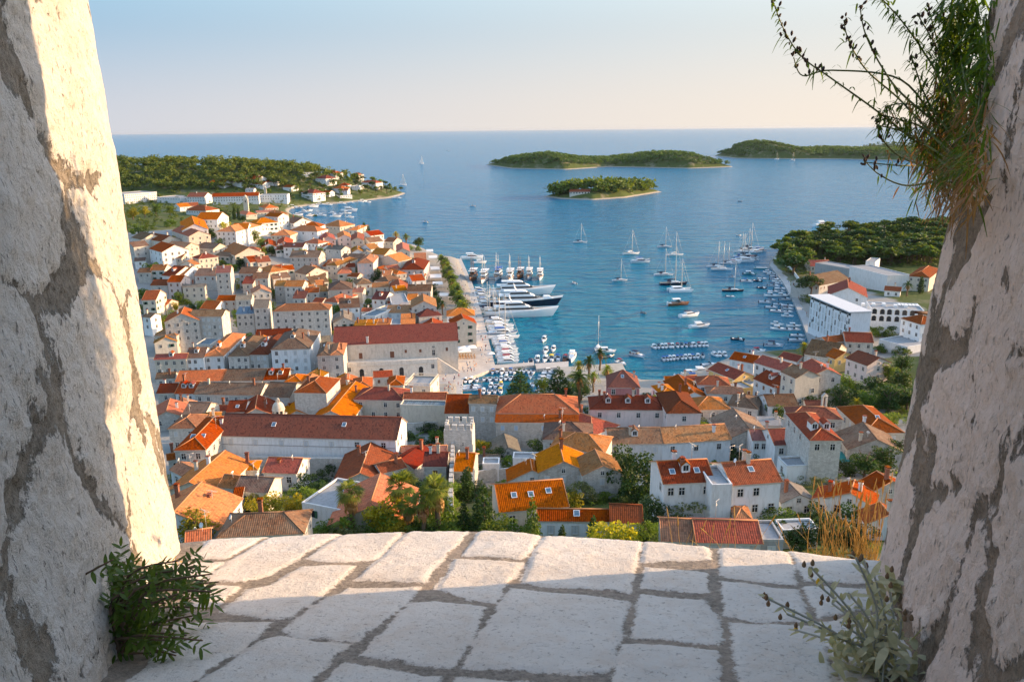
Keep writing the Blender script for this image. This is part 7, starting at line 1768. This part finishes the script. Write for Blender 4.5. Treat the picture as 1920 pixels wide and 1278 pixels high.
def body_mesh(pose, shirt, legs, hair, skin):
    J = [(0, 0, .95), (0, 0, 1.15), (0, 0, 1.40), (0, 0, 1.50), (0, .01, 1.64), (0, .01, 1.74)]; R_ = [.15, .135, .15, .055, .095, .07]; E_ = [(0, 1), (1, 2), (2, 3), (3, 4), (4, 5)]
    for s in (-1, 1):
        i = len(J); st_ = .22 * s * pose; J += [(s * .10, 0, .88), (s * .11, st_ * .6, .48), (s * .11, st_, .08), (s * .11, st_ + -.14, .04)]; R_ += [.10, .065, .045, .04]; E_ += [(0, i), (i, i + 1), (i + 1, i + 2), (i + 2, i + 3)]
        i = len(J); J += [(s * .20, 0, 1.38), (s * .25, -st_ * .4, 1.12), (s * .25, -st_ * .8 - .08, .88), (s * .25, -st_ * .8 - .12, .78)]; R_ += [.06, .045, .035, .035]; E_ += [(2, i), (i, i + 1), (i + 1, i + 2), (i + 2, i + 3)]
    me = bpy.data.meshes.new('person'); me.from_pydata(J, E_, []); o = bpy.data.objects.new('tmp', me); COL.objects.link(o); sk = o.modifiers.new('s', 'SKIN'); su = o.modifiers.new('u', 'SUBSURF'); su.levels = su.render_levels = 1
    for v, r in zip(me.skin_vertices[0].data, R_): v.radius = (r, r * .8)
    me.skin_vertices[0].data[0].use_root = True
    dg = bpy.context.evaluated_depsgraph_get(); m2 = bpy.data.meshes.new_from_object(o.evaluated_get(dg)); bpy.data.objects.remove(o)
    m2.materials.clear()
    for mt in (skin, shirt, legs, hair): m2.materials.append(mt)
    for p in m2.polygons:
        z = p.center.z; p.material_index = 3 if z > 1.70 or (z > 1.60 and p.center.y > .04) else 0 if z > 1.47 else 0 if abs(p.center.x) > .2 and z < 1.12 else 1 if z > .95 else 2 if z > .45 else 0; p.use_smooth = True
    m2.name = 'person'; return m2
SKN = simple('skin', (.42, .26, .18), .6); HAI = simple('hair', (.05, .03, .02), .7)
CL = {'red': (.40, .04, .04), 'white': (.75, .74, .72), 'navy': (.03, .05, .14), 'pale blue': (.25, .40, .55), 'black': (.02, .02, .022), 'orange': (.55, .20, .05)}
PM = [(a, b_, body_mesh(1 if k % 2 else .35, simple('shirt_' + a.replace(' ', '_'), CL[a], .8), simple('trousers_' + b_.replace(' ', '_'), CL[b_], .8), HAI, SKN)) for k, (a, b_) in enumerate((('red', 'black'), ('white', 'navy'), ('navy', 'white'), ('pale blue', 'navy'), ('black', 'pale blue'), ('orange', 'white')))]
PR = random.Random(12)
for x, y in ((875, 683), (881, 684), (893, 686), (901, 661), (905, 660), (903, 656), (912, 681), (890, 690), (868, 694), (877, 700), (884, 697), (852, 708), (861, 700), (845, 726), (842, 722), (834, 733), (848, 735), (831, 715), (838, 700), (905, 640), (903, 632), (898, 625), (877, 565), (873, 556), (870, 545), (866, 530), (864, 519), (868, 512), (858, 505), (852, 502), (856, 497), (880, 590), (889, 600), (893, 612), (982, 682), (1117, 711), (1115, 725), (1122, 705), (1490, 545), (1497, 560), (1500, 566), (1505, 582), (1512, 590), (1520, 608), (1524, 622), (1530, 634), (1540, 640), (1545, 630), (1478, 530), (1470, 518)):
    a, b_, me = PR.choice(PM); p = on_ground(x, y); z = max(p[2], 1.5 if x > 1400 else 1.31); p = at_z(x, y, z); o = link('person', me, None, tuple(p), PR.uniform(0, 6.28)); add_thing(o, f"person in {a} shirt and {b_} bottoms", 'person', 'people on the quays', (p[0], p[1], p[2] + 1))
QP = [(872, 500), (884, 540), (903, 604), (921, 676), (905, 688), (860, 712), (858, 745), (822, 748), (826, 700), (866, 690), (893, 640), (880, 590), (852, 502)]
k = 0
while k < 46:
    x, y = PR.uniform(820, 925), PR.uniform(495, 748)
    if not in_poly(x, y, QP): continue
    k += 1; a, b_, me = PR.choice(PM); p = at_z(x, y, 1.31); o = link('person', me, None, tuple(p), PR.uniform(0, 6.28)); add_thing(o, f"person in {a} shirt and {b_} bottoms", 'person', 'people on the quays', (p[0], p[1], p[2] + 1))
# cafe tables
b = MB(); b.lathe([(.0, .74), (.42, .74), (.42, .71), (.04, .70), (.04, .05), (.25, .03), (.25, 0)], 10); TABM = b.mesh('cafe_table', [simple('pale_table', (.62, .40, .22), .5)])
b = MB(); b.box(-.22, .22, -.22, .22, .43, .47); b.box(-.22, .22, .19, .22, .47, .9)
for sx in (-.2, .17):
    for sy in (-.2, .17): b.box(sx, sx + .03, sy, sy + .03, 0, .43)
CHM = b.mesh('cafe_chair', [simple('wicker', (.40, .22, .10), .8)])
for i in range(12):
    x, y = 862 + (i % 6) * 5.4 + (i // 6) * 1.5, 668 + (i // 6) * 3.6; p = at_z(x, y, 1.31); add_thing(link('cafe_table', TABM, None, tuple(p)), 'pale round cafe table', 'table', 'cafe tables on the quay', p)
    for a in (0, math.pi): add_thing(link('cafe_chair', CHM, None, (p[0] + math.sin(a) * .75, p[1] + math.cos(a) * .75, p[2]), -a), 'wicker cafe chair', 'chair', 'cafe chairs on the quay', p)

# ---------------------------------------------------------------- sea haze
b = MB(); b.box(-61000, 61000, -61000, 61000, -6, 112, 0)
mt = bpy.data.materials.new('haze'); mt.use_nodes = True; nt = mt.node_tree; nt.nodes.clear(); out = nt.nodes.new('ShaderNodeOutputMaterial'); vo = nt.nodes.new('ShaderNodeVolumePrincipled')
vo.inputs['Color'].default_value = (.58, .63, .70, 1); vo.inputs['Density'].default_value = 1.3e-5; vo.inputs['Anisotropy'].default_value = .2; nt.links.new(vo.outputs[0], out.inputs['Volume'])
setp(b.build('haze', [mt]), kind='stuff')
SC.cycles.volume_bounces = 0
# ---------------------------------------------------------------- labels that single each thing out
LAND = [('the domed belfry', 523, 760), ('the long white hall', 575, 800), ('the arsenal', 745, 640), ('the square crenellated tower', 863, 815), ('the deep pink villa', 1172, 712), ('the modern hotel block', 1600, 600),
        ('the arched hotel wing', 1680, 575), ('the slim white church tower', 498, 355), ('the monastery bell tower', 463, 380), ('the gable-fronted green-shuttered house', 872, 625), ('the chapel bellcote', 1545, 735), ('the balustraded terrace house', 783, 710),
        ('the palm garden', 1110, 690), ('the excursion ships', 960, 510), ('the rental boat rows', 1275, 645), ('the promenade tip', 1445, 500), ('the breakwater arm', 965, 684), ('the navy-hulled superyacht', 985, 565), ('the barge', 1425, 505), ('the pier end', 850, 485)]
ORD = ['', 'second ', 'third ', 'fourth ', 'fifth ', 'sixth ', 'seventh ', 'eighth ', 'ninth ', 'tenth ', 'eleventh ', 'twelfth ', 'thirteenth ', 'fourteenth ', 'fifteenth ', 'sixteenth ', 'seventeenth ', 'eighteenth ', 'nineteenth ', 'twentieth ']
def sector(px, py, lx, ly):
    dx, dy = px - lx, (py - ly) * 1.3
    if abs(dx) > abs(dy): return ('on the landward side of' if dx < 0 else 'on the seaward side of') if lx < 1000 else ('on the bay side of' if dx < 0 else 'on the hill side of')
    return 'behind' if dy < 0 else 'before'
bucket = {}
for o, desc, cat, grp, pt in THINGS:
    px, py = proj(pt); n, lx, ly = min(LAND, key=lambda l: math.hypot(l[1] - px, l[2] - py)); d = math.hypot(lx - px, ly - py)
    bucket.setdefault((desc, sector(px, py, lx, ly), n), []).append((d, o, cat, grp))
SHORTER = ((' on the landward side of ', ' landward of '), (' on the seaward side of ', ' seaward of '), (' on the bay side of ', ' bayward of '), (' on the hill side of ', ' uphill of '), ('small ', ''), (' roof and dormers', ' dormered roof'), (' roof and a dormer', ' dormered roof'), (' roof and skylights', ' skylit roof'), (' roof and a skylight', ' skylit roof'))
for (desc, sec, n), l in bucket.items():
    l.sort(key=lambda q: q[0])
    for k, (d, o, cat, grp) in enumerate(l):
        o_ = '' if len(l) == 1 else ' ' + ((ORD[k] if k < len(ORD) else str(k + 1) + 'th ').strip() or 'first')
        lab = f"{desc},{o_} {sec} {n}"
        for a_, b_ in SHORTER:
            if len(lab.split()) > 16 or 'side of' in a_: lab = lab.replace(a_, b_)
        setp(o, lab, cat, grp)
